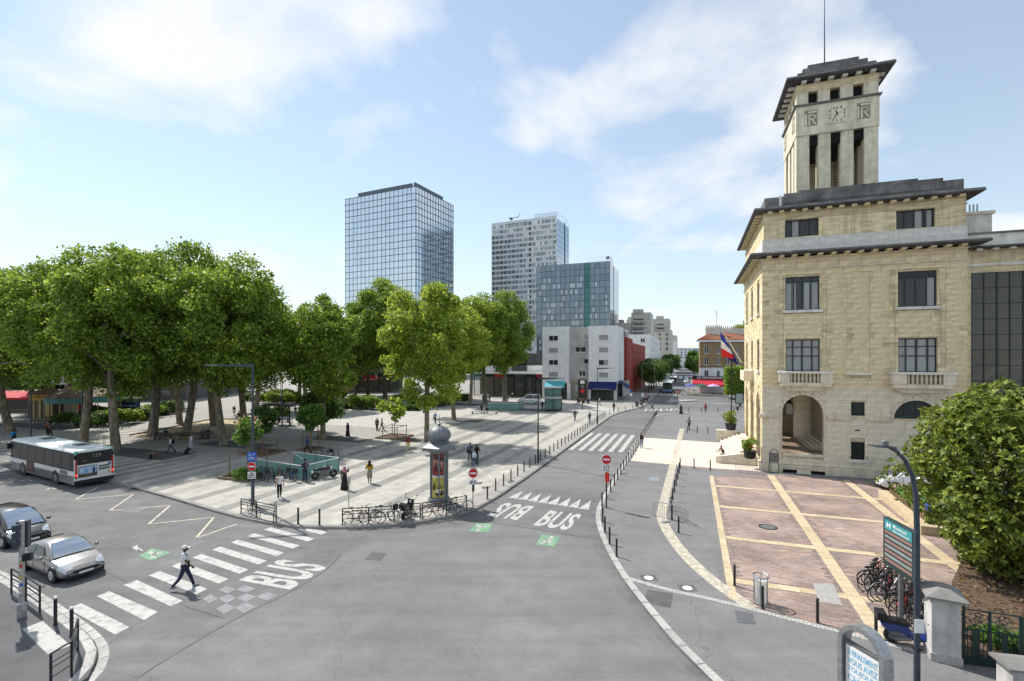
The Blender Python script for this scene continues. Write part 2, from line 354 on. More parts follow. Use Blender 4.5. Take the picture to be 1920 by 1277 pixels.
# ---- the square
KP = [G(*p) for p in [(0,850),(200,904),(300,930),(399,960),(444,972),(508,985),(558,991),(632,992.5),(700,990.5),(740,987),(799,980),(857,968),(893,957),(918,943),(940,930),(956,919)]]
KP = [Vector((-170, 118, 0))] + KP + [AB(-12.55, b) for b in (38, 44, 52, 60, 68, 76, 82)] + [AB(-12.2, 87), AB(-11.3, 92), AB(-9.8, 97), AB(-8.9, 101.5), AB(-8.6, 110), AB(-8.6, 420)]
def clean(ps):                                          # resample a polyline smoothly
    return ps
poly = [tuple(p[:2]) for p in KP] + [tuple(AB(-60, 420)[:2]), (-260, 330), (-320, 118)]
plaza = struct(MB().prism(poly, -.3, PZ).build('square_paving', X['pave_mid']))
# kerbs: one stone a metre where they can be told apart
def kerb_stones(pts, parent, m, wd=.3, z0=-.2, z1=PZ + .012, side=1, L=1.0, far=75, name='kerb_stone', grow=1.0):
    me = MB().cbox(-L/2 + .006, L/2 - .006, 0, wd * side, z0, z1, .025).mesh(name, m) if side > 0 else MB().cbox(-L/2 + .006, L/2 - .006, -wd, 0, z0, z1, .025).mesh(name, m)
    d = 0.0; segs = []
    tot = sum((pts[i+1] - pts[i]).length for i in range(len(pts)-1))
    def at(s):
        for i in range(len(pts)-1):
            l = (pts[i+1] - pts[i]).length
            if s <= l or i == len(pts) - 2: t = (pts[i+1] - pts[i]) / l; return pts[i] + t * s, t
            s -= l
    s = L / 2
    farp = []
    while s < tot:
        p0, _ = at(max(0, s - L/2)); p1, _ = at(min(tot, s + L/2)); c = (p0 + p1) / 2; t = (p1 - p0)
        if c.y < far and abs(c.x) < c.y * 1.25 + 4: linkmesh(name, me, parent, (c.x, c.y, 0), math.atan2(t.y, t.x))
        else:
            farp.append((p0, p1))
        s += L
    if farp:
        b = MB()
        for p0, p1 in farp:
            t = (p1 - p0).normalized(); nrm = Vector((-t.y, t.x, 0)) * wd * side
            b.add([(p0.x,p0.y,z0),(p1.x,p1.y,z0),(p1.x+nrm.x,p1.y+nrm.y,z0),(p0.x+nrm.x,p0.y+nrm.y,z0),(p0.x,p0.y,z1),(p1.x,p1.y,z1),(p1.x+nrm.x,p1.y+nrm.y,z1),(p0.x+nrm.x,p0.y+nrm.y,z1)],
                  [(4,5,6,7),(0,1,5,4),(2,3,7,6)])
        b.build('kerb_run', m, parent)['kind'] = 'stuff'
def smooth_line(ps, n=3):
    for _ in range(n):
        q = [ps[0]]
        for i in range(len(ps)-1): q += [ps[i].lerp(ps[i+1], .25), ps[i].lerp(ps[i+1], .75)]
        ps = q + [ps[-1]]
    return ps
kl = smooth_line([Vector((p[0], p[1], 0)) for p in KP], 2)
kerb_stones(kl, plaza, X['kerb_dark'], .22, side=1)
# paving bands laid along the street direction, up to the kerb
kab = sorted([toAB(p) for p in kl if p.y < 120])
def kerb_b(a):
    best = None
    for i in range(len(kab)-1):
        if kab[i][0] <= a <= kab[i+1][0] and kab[i+1][0] > kab[i][0]:
            t = (a - kab[i][0]) / (kab[i+1][0] - kab[i][0]); return kab[i][1] + t * (kab[i+1][1] - kab[i][1])
    return kab[-1][1]
a = -78.0; rb = random.Random(3); k = 0
while a < -13.2:
    wl = rb.uniform(.75, 1.1) if a < -36 else rb.uniform(1.1, 2.9)
    wd_ = rb.uniform(.75, 1.1) if a < -36 else rb.uniform(.7, 1.7)
    a1 = min(a + wl, -12.95)
    far = (58 + rb.uniform(0, 6)) if a < -36 else (84 + rb.uniform(-3, 3))
    if a < -36: far = kerb_b((a+a1)/2) + rb.choice([5.5, 7, 9, 12, 14]) 
    n = 8; near = [AB(a + (a1-a)*i/n, kerb_b(min(a + (a1-a)*i/n, -13.0)) + .3) for i in range(n+1)]
    ps = near + [AB(a1, far), AB(a, far)]
    MB().sheet(ps, PZ + .004).build('paving_band', X['pave_light'], plaza)
    # darker band next to it
    a2 = min(a1 + wd_, -12.95)
    if a2 - a1 > .2 and rb.random() < .8:
        near = [AB(a1 + (a2-a1)*i/n, kerb_b(min(a1 + (a2-a1)*i/n, -13.0)) + .3) for i in range(n+1)]
        f2 = far if a < -36 else rb.choice([far, 50, 62, 70])
        MB().sheet(near + [AB(a2, f2), AB(a1, f2)], PZ + .004).build('paving_band', X['pave_dark'], plaza)
    a = a1 + wd_
# wide light strip round the crossing corner and across the back of the square
MB().sheet([AB(a_, b_) for a_, b_ in [(-60,58),(-36,58),(-36,84.5),(-12.9,88),(-12.5,93),(-24,108),(-70,108)]], PZ + .003).build('paving_field', mat('pave_field', (.42,.405,.37), .88, var=.10, scale=.8, detail=9, bump=.25, bscale=25), plaza)
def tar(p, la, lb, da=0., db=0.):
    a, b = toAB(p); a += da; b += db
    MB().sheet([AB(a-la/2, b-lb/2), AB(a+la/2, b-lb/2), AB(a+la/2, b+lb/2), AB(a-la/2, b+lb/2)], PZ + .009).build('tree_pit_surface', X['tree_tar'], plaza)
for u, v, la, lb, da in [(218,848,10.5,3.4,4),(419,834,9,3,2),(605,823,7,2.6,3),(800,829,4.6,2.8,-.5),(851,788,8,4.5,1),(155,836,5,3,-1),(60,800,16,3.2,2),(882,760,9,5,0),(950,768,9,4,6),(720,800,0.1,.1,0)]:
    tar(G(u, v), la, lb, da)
# sand island under the plane trees
sa = [G(*p, PZ) for p in [(243,817),(300,806),(365,793),(400,786),(440,787),(472,796),(486,806),(455,818),(390,822),(300,826)]]
sand = struct(MB().sheet(smooth_line(sa + [sa[0]], 2)[:-1], PZ + .012).build('sand_ground', X['sand']))
for i, (p, q) in enumerate(zip(sa, sa[1:])):
    d = (q - p); L = d.length; ang = math.atan2(d.y, d.x)
    MB().cbox(0, L, -.07, .07, 0, .16, .02).build('timber_edge', X['wood'], sand, location=(p.x, p.y, PZ), rotation_euler=(0, 0, ang))
# ---- pavement by the town hall
RK = [G(*p) for p in [(1420,1390),(1329,1277),(1261,1208),(1207,1142),(1166,1088),(1140,1043),(1124,1008),(1116.5,981),(1116.5,958)]] + [AB(-5.85, b) for b in (36, 45, 55, 65, 75, 84)] + [AB(-5.2, 88.5), AB(-3, 92), AB(3, 95.5), AB(12, 99), AB(30, 104)]
RK[0] = Vector((7.6, 8.5, 0)); RK = [Vector((9.6, 2.0, 0))] + RK
rp = [tuple(p[:2]) for p in RK] + [(120, 95), (120, 0), (40, -6), (10, -6)]
pav = struct(MB().prism(rp, -.3, PZ).build('pavement', X['pave_grey']))
kr = smooth_line([Vector((p[0], p[1], 0)) for p in RK], 2)
kerb_stones(kr, pav, X['granite'], .32, side=-1)
# far-left corner pavement
LK = [Vector((-75, 48, 0)), G(-60,1058)] + [G(*p) for p in [(0,1081),(78,1130),(128,1165),(160,1190),(178,1210),(184,1226),(180,1245),(165,1277)]] + [Vector((-13.0, 12.6, 0)), Vector((-14.2, 8, 0))]
pavl = struct(MB().prism([tuple(p[:2]) for p in LK] + [(-80, 5)], -.3, PZ).build('pavement', X['asphalt_dark']))
kll = smooth_line([Vector((p[0], p[1], 0)) for p in LK], 2)
kerb_stones(kll, pavl, X['granite'], .30, side=-1)
off = []
for i, p in enumerate(kll):
    d = kll[min(i+1, len(kll)-1)] - kll[max(i-1, 0)]; d.normalize(); off.append(p + Vector((-d.y, d.x, 0)) * .33)
kerb_stones(off, pavl, X['granite'], .30, z1=.02, side=-1, L=.8, name='gutter_stone')
# tactile pad at the crossing, left corner
MB().prism([ZI(*p) for p in [(107,1045),(205,1005),(340,1125),(230,1168)]], PZ - .02, PZ + .006).build('tactile_pad', X['paint'], pavl)
tp = MB()
q = [ZI(*p) for p in [(107,1045),(205,1005),(340,1125),(230,1168)]]
for i in range(16):
    for j in range(9):
        s_, t_ = (i + .5) / 16, (j + .5) / 9
        p = q[0].lerp(q[3], s_).lerp(q[1].lerp(q[2], s_), t_); tp.lathe([(.022, PZ + .005), (.014, PZ + .012)], 6, (p.x, p.y))
tp.build('tactile_stud', X['paint'], pavl)['kind'] = 'stuff'

# ---- paint on the road
paint = []
def mark(name, ps, m, z=.009, parent=None):
    o = MB().sheet(ps, z).build(name, X[m], parent); return o
def road_thing(name, label, cat, group=None, loc=(0,0,0)): return thing(name, loc, label, cat, 0, group)
cw = road_thing('zebra_crossing', 'white striped zebra crossing on the near left road, walked by the man in white', 'crossing')
for q in [[(1200,128),(1290,126),(1430,152),(1380,172)],[(945,135),(995,117),(1328,203),(1278,224)],[(820,183),(872,162),(1218,255),(1163,278)],[(695,232),(750,210),(1098,308),(1040,335)],[(553,287),(615,262),(968,370),(905,398)],[(405,345),(475,318),(830,437),(760,468)],[(245,410),(325,378),(680,508),(605,543)],[(75,480),(158,447),(520,582),(435,623)]]:
    mark('stripe', [ZJ(*p) for p in q], 'paint', parent=cw)
for q in [[(231.5,1097),(257,1088),(343,1127),(321,1137.5)],[(181.7,1118.5),(204.3,1108.8),(295.7,1147.7),(270.4,1163.3)],[(127.6,1142),(151.8,1131.4),(243,1176),(216,1190.5)]]:
    mark('stripe', [G(*p) for p in q], 'paint', parent=cw)
cw2 = road_thing('zebra_crossing', 'long white zebra crossing on the side street beside the bollards of the square', 'crossing')
for i in range(7):
    a0 = -12.35 + i * 1.04; mark('stripe', [AB(a0, 51.5 + .1*i), AB(a0+.5, 51.5 + .1*i), AB(a0+.5, 64.2), AB(a0, 64.2)], 'paint', parent=cw2)
for bb, lab in [(163, 'farthest zebra crossing of the side street beside the parked buses'), (141, 'zebra crossing on the side street in front of the articulated bus')]:
    c3 = road_thing('zebra_crossing', lab, 'crossing')
    for i in range(7): mark('stripe', [AB(-8 + i*1.05, bb), AB(-7.5 + i*1.05, bb), AB(-7.5 + i*1.05, bb+4), AB(-8 + i*1.05, bb+4)], 'paint', parent=c3)
c4 = road_thing('zebra_crossing', 'faint zebra crossing where the side street bends by the far bollards', 'crossing')
for i in range(7): mark('stripe', [AB(-8.2 + i*.9, 94 + i*.5), AB(-7.75 + i*.9, 94 + i*.5), AB(-7.75 + i*.9, 98 + i*.5), AB(-8.2 + i*.9, 98 + i*.5)], 'paint_worn', parent=c4)
st = road_thing('give_way_teeth', 'row of white triangles painted across the bus street', 'road marking')
for i in range(8):
    a0 = -12.05 + i * .74; mark('triangle', [AB(a0, 32.35 - .11*i), AB(a0 + .68, 32.27 - .11*i), AB(a0 + .42, 34.3 - .09*i)], 'paint', parent=st)
def ground_text(p, ang, w_, h_, label):
    o = text('bus_lettering', 'BUS', X['paint'], None, (p[0], p[1], .010), (0, 0, ang), width=w_, height=h_, bold=.028)
    return tag(o, label, 'road marking')
ground_text(G(998.4,985.5), rad(-24), 2.15, 3.15, 'white word BUS painted on the side street, reading from the junction')
p = G(1003, 949.5); ground_text(p, rad(156), 2.15, 3.1, 'upside-down white word BUS painted on the side street towards the square')
ground_text(G(545.6,1106.5), rad(71.6), 2.45, 2.9, 'white word BUS painted beside the near zebra crossing')
zg = [Z2(*p) for p in [(700,362),(545,447),(960,412),(790,528),(1225,492),(1070,625),(1540,577),(1410,728),(1705,625)]]
zo = road_thing('bus_stop_zigzag', 'worn yellow-white zigzag line of the bus stop behind the bus', 'road marking')
for p, q in zip(zg, zg[1:]):
    d = (q - p).normalized(); n = Vector((-d.y, d.x, 0)) * .065; mark('zigzag_line', [p - n, q - n, q + n, p + n], 'paint_yel', z=.0095 if d.x > 0 else .0125, parent=zo)
zo2 = road_thing('bus_stop_zigzag', 'white bus stop lines beside the front of the bus', 'road marking')
for q in [[(0,163),(60,163)],[(0,185),(75,163)],[(0,262),(120,255)],[(150,318),(190,305)],[(190,305),(235,313)],[(335,378),(370,362)],[(370,362),(405,372)]]:
    p, q = Z2(*q[0]), Z2(*q[1]); d = (q - p).normalized(); n = Vector((-d.y, d.x, 0)) * .07; mark('zigzag_line', [p - n, q - n, q + n, p + n], 'paint_yel', parent=zo2)
mark('stripe', [Z2(*p) for p in [(0,208),(40,215),(90,240),(30,248),(0,248)]], 'paint', parent=zo2)
ln = [Z2(300,685), Z2(400,735)]
dl = road_thing('lane_line', 'white lane line beside the silver car', 'road marking')
p, q = G(80,1003), G(172,1040); d = (q-p).normalized(); n = Vector((-d.y,d.x,0))*.08; mark('line', [p-n,q-n,q+n,p+n], 'paint_worn', parent=dl)
ck = road_thing('checker_marking', 'faint checkered patch painted beside the near zebra crossing', 'road marking')
q = [ZJ(*p) for p in [(480,655),(720,530),(1050,630),(700,815)]]
for i in range(4):
    for j in range(4):
        if (i + j) % 2 == 0:
            f = lambda s, t: q[0].lerp(q[1], s).lerp(q[3].lerp(q[2], s), t)
            mark('square', [f(i/4, j/4), f((i+1)/4, j/4), f((i+1)/4, (j+1)/4), f(i/4, (j+1)/4)], 'paint_faint', parent=ck)
def bike_sign(corners, label, flip=False, worn='paint_green'):
    t = road_thing('cycle_marking', label, 'road marking')
    mark('green_panel', corners, worn, parent=t)
    c = sum(corners, Vector()) / 4; ex = (corners[1] - corners[0]); ey = (corners[0] - corners[3])
    if flip: ex, ey = -ex, -ey
    b = MB()
    def P(x, y): return c + ex * (x * .42) + ey * (y * .42)
    for cx in (-.55, .55):
        n = 16; o0 = len(b.v)
        vs = [P(cx + .36*math.cos(2*math.pi*i/n), -.5 + .36*math.sin(2*math.pi*i/n)) for i in range(n)] + [P(cx + .25*math.cos(2*math.pi*i/n), -.5 + .25*math.sin(2*math.pi*i/n)) for i in range(n)]
        b.add([(v.x, v.y, .013) for v in vs], [(i, (i+1)%n, n+(i+1)%n, n+i) for i in range(n)])
    def bar(p, q, w_=.09):
        p, q = P(*p), P(*q); d = (q-p).normalized(); n = Vector((-d.y, d.x, 0)) * .05; b.add([(v.x, v.y, .0135) for v in (p-n, q-n, q+n, p+n)], [(0,1,2,3)])
    for s_ in [((-.55,-.5),(-.1,.1)),((-.1,.1),(.45,.1)),((.45,.1),(.55,-.5)),((-.1,.1),(.0,-.5)),((.0,-.5),(.45,.1)),((0,.15),(.1,.65)),((.1,.65),(.5,.3))]: bar(*s_)
    cc = P(.18, .85); b.add([(cc.x + .12*math.cos(i*math.pi/4), cc.y + .12*math.sin(i*math.pi/4), .0136) for i in range(8)], [tuple(range(8))])
    b.build('cycle_symbol', X['paint_worn'], t)
bike_sign([G(*p) for p in [(1016,1003),(1050,1006.6),(1039.5,1025.4),(1004,1022)]], 'green painted cycle symbol beside the right-hand word BUS')
bike_sign([G(*p) for p in [(893,981),(925,982),(914,999),(879,996)]], 'faded green cycle symbol near the kerb of the square', True)
bike_sign([ZJ(*p) for p in [(0,335),(100,275),(250,310),(90,370)]], 'green painted cycle symbol before the near zebra crossing')
ar = road_thing('road_arrow', 'small white arrow painted beside the green cycle symbol', 'road marking')
mark('arrow_head', [G(247,1027), G(258,1022), G(258,1033)], 'paint', parent=ar); mark('arrow_shaft', [G(258,1026), G(268,1031), G(268,1034), G(258,1029)], 'paint', parent=ar)
isl = struct(MB().prism([AB(-4.8,113.8), AB(1.4,121), AB(1.2,122.5), AB(-3.9,121)], 0, .14).build('traffic_island', X['granite']))
iw = road_thing('lane_line', 'white line running from the traffic island up the side street', 'road marking')
mark('line', [AB(-4.9,114), AB(-4.6,114), AB(-3.5,140), AB(-3.8,140)], 'paint', parent=iw); mark('line', [AB(-4.6,113.4), AB(14,117), AB(14,117.5), AB(-4.6,113.9)], 'paint', parent=iw)
# far pavement of the side street, right
pr = struct(MB().prism([tuple(AB(*p)[:2]) for p in [(-.4,420),(-.4,140),(.6,136),(9,134.5),(30,141),(60,148),(60,420)]], -.3, PZ).build('pavement', X['pave_grey']))
# ---- forecourt: tan slab bands, brick paving, cream tactile curve, pale entrance paving
BY = lambda a: 21.12 - .245 * (a - 2.3)                      # lower limit of the bricks
fore = struct(MB().prism([tuple(AB(a, b)[:2]) for a, b in [(1.35,21.5),(1.9,43.9),(5.9,45.9),(20,45.9),(20,17.2),(2.3,21.1)]], 0, PZ + .003).build('forecourt', X['joint']))
slab = {}
def slabs(a0, a1, b0, b1, along, m='slab_tan', parent=fore, L=.8, z=PZ + .016, name='slab'):
    n = max(1, round(((b1-b0) if along == 'b' else (a1-a0)) / L)); 
    for i in range(n):
        if along == 'b': l = (b1-b0)/n; x0, x1, y0, y1 = a0, a1, b0 + l*i, b0 + l*(i+1)
        else: l = (a1-a0)/n; x0, x1, y0, y1 = a0 + l*i, a0 + l*(i+1), b0, b1
        key = (round(x1-x0, 3), round(y1-y0, 3), m)
        if key not in slab: slab[key] = MB().cbox(-(x1-x0)/2 + .005, (x1-x0)/2 - .005, -(y1-y0)/2 + .005, (y1-y0)/2 - .005, -.1, 0, .006).mesh(name, X[m])
        p = AB((x0+x1)/2, (y0+y1)/2); linkmesh(name, slab[key], parent, (p.x, p.y, z + random.uniform(-.002, .002)), A20)
VB = [(1.45,1.78),(5.95,6.5),(11.3,11.85)]; HB = [23.1, 28.6, 34.5, 40.0]
for i, (a0, a1) in enumerate(VB): slabs(a0, a1, [21.5,20.3,24][i], [43.6,45.6,45.6][i], 'b')
vx = [1.78, 5.95, 6.5, 11.3, 11.85, 16.8]
for b in HB:
    for a0, a1 in ((1.78,5.95),(6.5,11.3),(11.85,16.8)):
        if b == 23.1 and a0 > 7: continue
        slabs(a0, a1, b, b + .5, 'a')
bb = MB(); rr = random.Random(5); bl, bw = .42, .17
row = 0; b = 17.4
while b < 45.8:
    a = 1.8 + (.5 if row % 2 else 0) * bl + rr.uniform(-.05, .05)
    while a < 19:
        l = bl * rr.uniform(.75, 1.15); a1, b1 = a + l, b + bw; ca, cb = (a+a1)/2, (b+b1)/2
        ok = cb > BY(ca) and a > 1.8
        if ok and (ca < 5.8 and cb > 43.5): ok = False
        for v0, v1 in VB:
            if a1 > v0 - .02 and a < v1 + .02 and cb > (24 if v0 > 11 else 17): ok = False
        for h in HB:
            if b1 > h - .02 and b < h + .52 and not (h == 23.1 and ca > 6.6) and ca < 16.8: ok = False
        if ok:
            g = .006; z = PZ + .013 + rr.uniform(-.004, .003)
            P = [AB(a+g, b+g), AB(a1-g, b+g), AB(a1-g, b1-g), AB(a+g, b1-g)]
            bb.add([(p.x,p.y,PZ-.01) for p in P] + [(p.x,p.y,z) for p in P], [(4,5,6,7),(0,1,5,4),(1,2,6,5),(2,3,7,6),(3,0,4,7)])
        a = a1
    b += bw; row += 1
o = bb.build('brick_paving', X['brick_pave'], fore); o['kind'] = 'stuff'
# pale paving before the entrance
pale = struct(MB().prism([tuple(AB(a, b)[:2]) for a, b in [(-5.3,47.3),(1.8,45.7),(5.7,46.5),(5.7,62.2),(1.5,60.5),(-5.3,61.5)]], 0, PZ + .002).build('entrance_paving', X['joint']))
for i in range(11):
    for j in range(9):
        a0 = -5.3 + i * 1.0; b0 = 47.3 + j * 1.6 - .1 * max(0, min(7, i)) ; slabs(a0, a0 + 1.0, b0, b0 + 1.6, 'a', 'slab_pink', pale, 1.0, PZ + .014)
# cream tactile curve: rows of small setts
tl = smooth_line([ZG(*p) for p in [(500,-40),(445,180),(400,370),(388,430),(430,520),(520,640),(650,760),(760,840),(872,915)]], 2)
ts = MB(); acc = 0
tot = [0.0]
for i in range(len(tl)-1): tot.append(tot[-1] + (tl[i+1]-tl[i]).length)
s = 0; step = .2
while s < tot[-1] - step:
    i = max(k for k in range(len(tot)) if tot[k] <= s); i = min(i, len(tl)-2)
    t = (tl[i+1]-tl[i]).normalized(); n = Vector((-t.y, t.x, 0)); c = tl[i] + t * (s - tot[i])
    for j in range(4):
        o0 = (j - 2) * .15 + .004; o1 = (j - 1) * .15 - .004; z = PZ + .014 + rr.uniform(-.003, .003)
        P = [c + n*o0, c + n*o1, c + n*o1 + t*(step-.008), c + n*o0 + t*(step-.008)]
        ts.add([(p.x,p.y,PZ-.01) for p in P] + [(p.x,p.y,z) for p in P], [(4,5,6,7),(0,1,5,4),(1,2,6,5),(2,3,7,6),(3,0,4,7)])
    s += step
o = ts.build('tactile_setts', X['tactile'], pav); o['kind'] = 'stuff'
# sett row along the lower edge of the forecourt
ts = MB(); ed = smooth_line([ZG(220,755), ZG(420,815), ZG(640,862), ZG(880,920), ZG(1174,1000), ZH(250,1045), ZH(430,1095), ZH(700,1160)], 2); s = 0
tot = [0.0]
for i in range(len(ed)-1): tot.append(tot[-1] + (ed[i+1]-ed[i]).length)
while s < tot[-1] - .13:
    i = min(max(k for k in range(len(tot)) if tot[k] <= s), len(ed)-2); t = (ed[i+1]-ed[i]).normalized(); n = Vector((-t.y,t.x,0)); c = ed[i] + t*(s-tot[i])
    for j in range(2):
        z = PZ + .012 + rr.uniform(-.004, .006); P = [c + n*(j*.13-.13), c + n*(j*.13-.01), c + n*(j*.13-.01) + t*.12, c + n*(j*.13-.13) + t*.12]
        ts.add([(p.x,p.y,PZ-.01) for p in P] + [(p.x,p.y,z) for p in P], [(4,5,6,7),(0,1,5,4),(1,2,6,5),(2,3,7,6),(3,0,4,7)])
    s += .13
ts.build('sett_row', X['granite'], pav)['kind'] = 'stuff'
# covers, gratings and patches
def cover(name, ps, m, label, parent=None, z=PZ + .006, bars=0):
    t = thing(name, (0,0,0), label, 'cover'); MB().prism(ps, z - .03, z).build('plate', X[m], t)
    if bars:
        b = MB()
        for i in range(bars):
            f0, f1 = (i + .2) / bars, (i + .75) / bars; q = [ps[0].lerp(ps[1], f0), ps[0].lerp(ps[1], f1), ps[3].lerp(ps[2], f1), ps[3].lerp(ps[2], f0)]
            b.prism(q, z, z + .006)
        b.build('grating', X['steel'], t)
    return t
cover('drain_grating', [ZG(*p) for p in [(775,925),(870,940),(885,998),(790,990)]], 'black', 'steel grating in the pavement below the tan bands', bars=12)
cover('service_cover', [ZG(*p) for p in [(318,815),(452,835),(440,912),(300,885)]], 'tree_tar', 'dark square service cover with stone setts beside the kerb')
cover('service_cover', [ZG(*p) for p in [(330,215),(383,218),(382,240),(328,235)]], 'steel', 'small rectangular metal cover beside the row of bollards')
cover('service_cover', [ZH(*p) for p in [(68,782),(175,785),(222,900),(100,880)]], 'granite', 'pale stone cover plate among the red bricks', z=PZ + .022)
for (x, y), lab in [((325,752), 'left round blue-white cover in the pavement'), ((528,806), 'right round blue-white cover in the pavement')]:
    p = ZG(x, y); t = thing('round_cover', (p.x, p.y, PZ), lab, 'cover'); MB().lathe([(.2, -.02), (.2, .006), (.17, .01), (.0, .011)], 20).build('lid', X['white_card'], t); MB().prism([(-.35,-.3),(.35,-.3),(.35,.3),(-.35,.3)], -.02, .003).build('frame', X['tree_tar'], t)
p = ZG(950, 483); t = thing('round_cover', (p.x, p.y, PZ + .014), 'round iron cover among the red bricks of the forecourt', 'cover'); MB().lathe([(.5,-.02),(.5,.008),(.42,.008),(.41,.002),(0,.002)], 28).build('rim', X['metal_dark'], t); MB().lathe([(.38,-.01),(.38,.012),(0,.012)], 24).build('lid', X['grey_paint'], t)
for q, lab in [([(1050,258),(1100,257),(1105,265),(1055,268)], 'upper'), ([(1178,270),(1228,268),(1232,276),(1182,279)], 'middle'), ([(1232,247),(1280,243),(1285,251),(1238,254)], 'right')]:
    cover('square_cover', [G(*zz(*p, 740, 760, 4.257), PZ) for p in q], 'pave_dark', lab + ' one of three flat covers near the lamp post on the square')
for q, lab in [([(640,618),(705,612),(690,632),(625,636)], 'left dark cover behind the no entry sign of the square'), ([(700,648),(765,650),(745,668),(690,666)], 'right dark cover behind the no entry sign of the square'), ([(900,605),(950,598),(958,612),(905,622)], 'brownish cover beside the bollards of the square')]:
    cover('square_cover', [G(*zz(*p, 740, 760, 4.257), PZ) for p in q], 'tree_tar', lab)
for q, lab in [([(1560,850),(1600,845),(1600,880),(1570,880)], 'black drain at the end of the granite kerb')]:
    cover('kerb_drain', [G(*zz(*p, 740, 760, 4.257)) for p in q], 'black', lab, z=.012, bars=5)
p = G(705,1043); cover('road_cover', [p + Vector(v) for v in ((-.45,-.4,0),(.35,-.5,0),(.45,.35,0),(-.35,.45,0))], 'asphalt_dark', 'dark square cover in the middle of the junction', z=.012)
p = G(708,1066); cover('road_cover', [p + Vector(v) for v in ((-.2,-.15,0),(.2,-.2,0),(.22,.15,0),(-.18,.2,0))], 'grey_paint', 'small pale cover in the junction', z=.012)
p = G(248,957); cover('road_cover', [p + Vector(v) for v in ((-.9,-.2,0),(.7,-.6,0),(.9,.2,0),(-.7,.6,0))], 'pave_grey', 'pale patch cover beside the bus stop zigzag', z=.012)
# tar seams of the patched asphalt
sm_ = MB(); q = [G(*p) for p in [(170,1360),(250,1275),(345,1217),(439,1161),(555,1106),(615,1067),(640,1040)]]
for pl, w_ in ((q, .05), ([G(914,979), G(1010,993), G(1106,1010)], .04), ([G(90,1010), G(200,1075), G(320,1128), G(420,1160)], .03)):
    ps = smooth_line(pl, 2)
    for i in range(len(ps)-1):
        d = (ps[i+1]-ps[i]).normalized(); n = Vector((-d.y,d.x,0))*w_*random.uniform(.5,1.2); sm_.add([(v.x,v.y,.0075) for v in (ps[i]-n, ps[i+1]-n, ps[i+1]+n, ps[i]+n)], [(0,1,2,3)])
o = sm_.build('tar_seam', X['asphalt_dark']); tag(o, 'dark tar seams between patches of asphalt at the junction', 'road seam', kind='stuff')
# ================================================================ town hall
X['stone'] = mat('limestone', (.80,.67,.43), .85, var=.15, scale=1.6, detail=8, bump=.25, bscale=14, island=.2, streak=.36, stretch=(.5,.5,2.2))
X['stone_low'] = mat('limestone_base', (.76,.69,.54), .85, var=.10, scale=1.5, detail=8, bump=.25, bscale=14, island=.18, streak=.36, stretch=(.5,.5,2))
X['stone_white'] = mat('limestone_pale', (.76,.73,.67), .85, var=.12, scale=1.5, detail=8, bump=.2, island=.08, streak=.22)
X['stone_tower'] = mat('limestone_tower', (.74,.68,.52), .85, var=.10, scale=1.5, detail=8, bump=.2, island=.14, streak=.34)
X['mortar'] = mat('mortar', (.62,.52,.36), .95, var=.15, scale=3)
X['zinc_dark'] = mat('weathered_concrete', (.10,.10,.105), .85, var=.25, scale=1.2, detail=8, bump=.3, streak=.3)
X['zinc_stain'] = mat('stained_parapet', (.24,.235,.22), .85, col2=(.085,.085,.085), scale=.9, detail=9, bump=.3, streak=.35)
X['frame_green'] = mat('window_frame_green', (.012,.035,.035), .4, var=.1, scale=5)
X['frame_dark'] = mat('window_frame_dark', (.02,.022,.024), .4, var=.1, scale=5)
X['pane'] = glass('window_glass', (.10,.13,.14), .03, .22, 1.0)
X['pane_wing'] = glass('hall_glass', (.06,.06,.05), .02, .4, 1.0, wave=.06)
X['curtain'] = mat('net_curtain', (.88,.89,.88), .9, var=.12, scale=6, stretch=(5,5,.2))
X['inside'] = mat('room_wall', (.30,.27,.21), .9, var=.1)
X['shade_black'] = mat('painted_dark', (.01,.01,.01), .95, var=.1)  # near-black colour painted in for the darkness inside openings
TH = thing('town_hall', tuple(AB(5.8, 47.1)), 'beige stone town hall with clock tower and flag on the right', 'town hall', A20)
TW, TD = 14.1, 14.9
def cells(x0, x1, z0, z1, ops):
    xs = sorted({x0, x1, *[min(max(v, x0), x1) for o in ops for v in o[:2]]}); zs = sorted({z0, z1, *[min(max(v, z0), z1) for o in ops for v in o[2:]]})
    for i in range(len(xs)-1):
        for j in range(len(zs)-1):
            cx, cz = (xs[i]+xs[i+1])/2, (zs[j]+zs[j+1])/2
            if not any(o[0] < cx < o[1] and o[2] < cz < o[3] for o in ops): yield xs[i], xs[i+1], zs[j], zs[j+1]
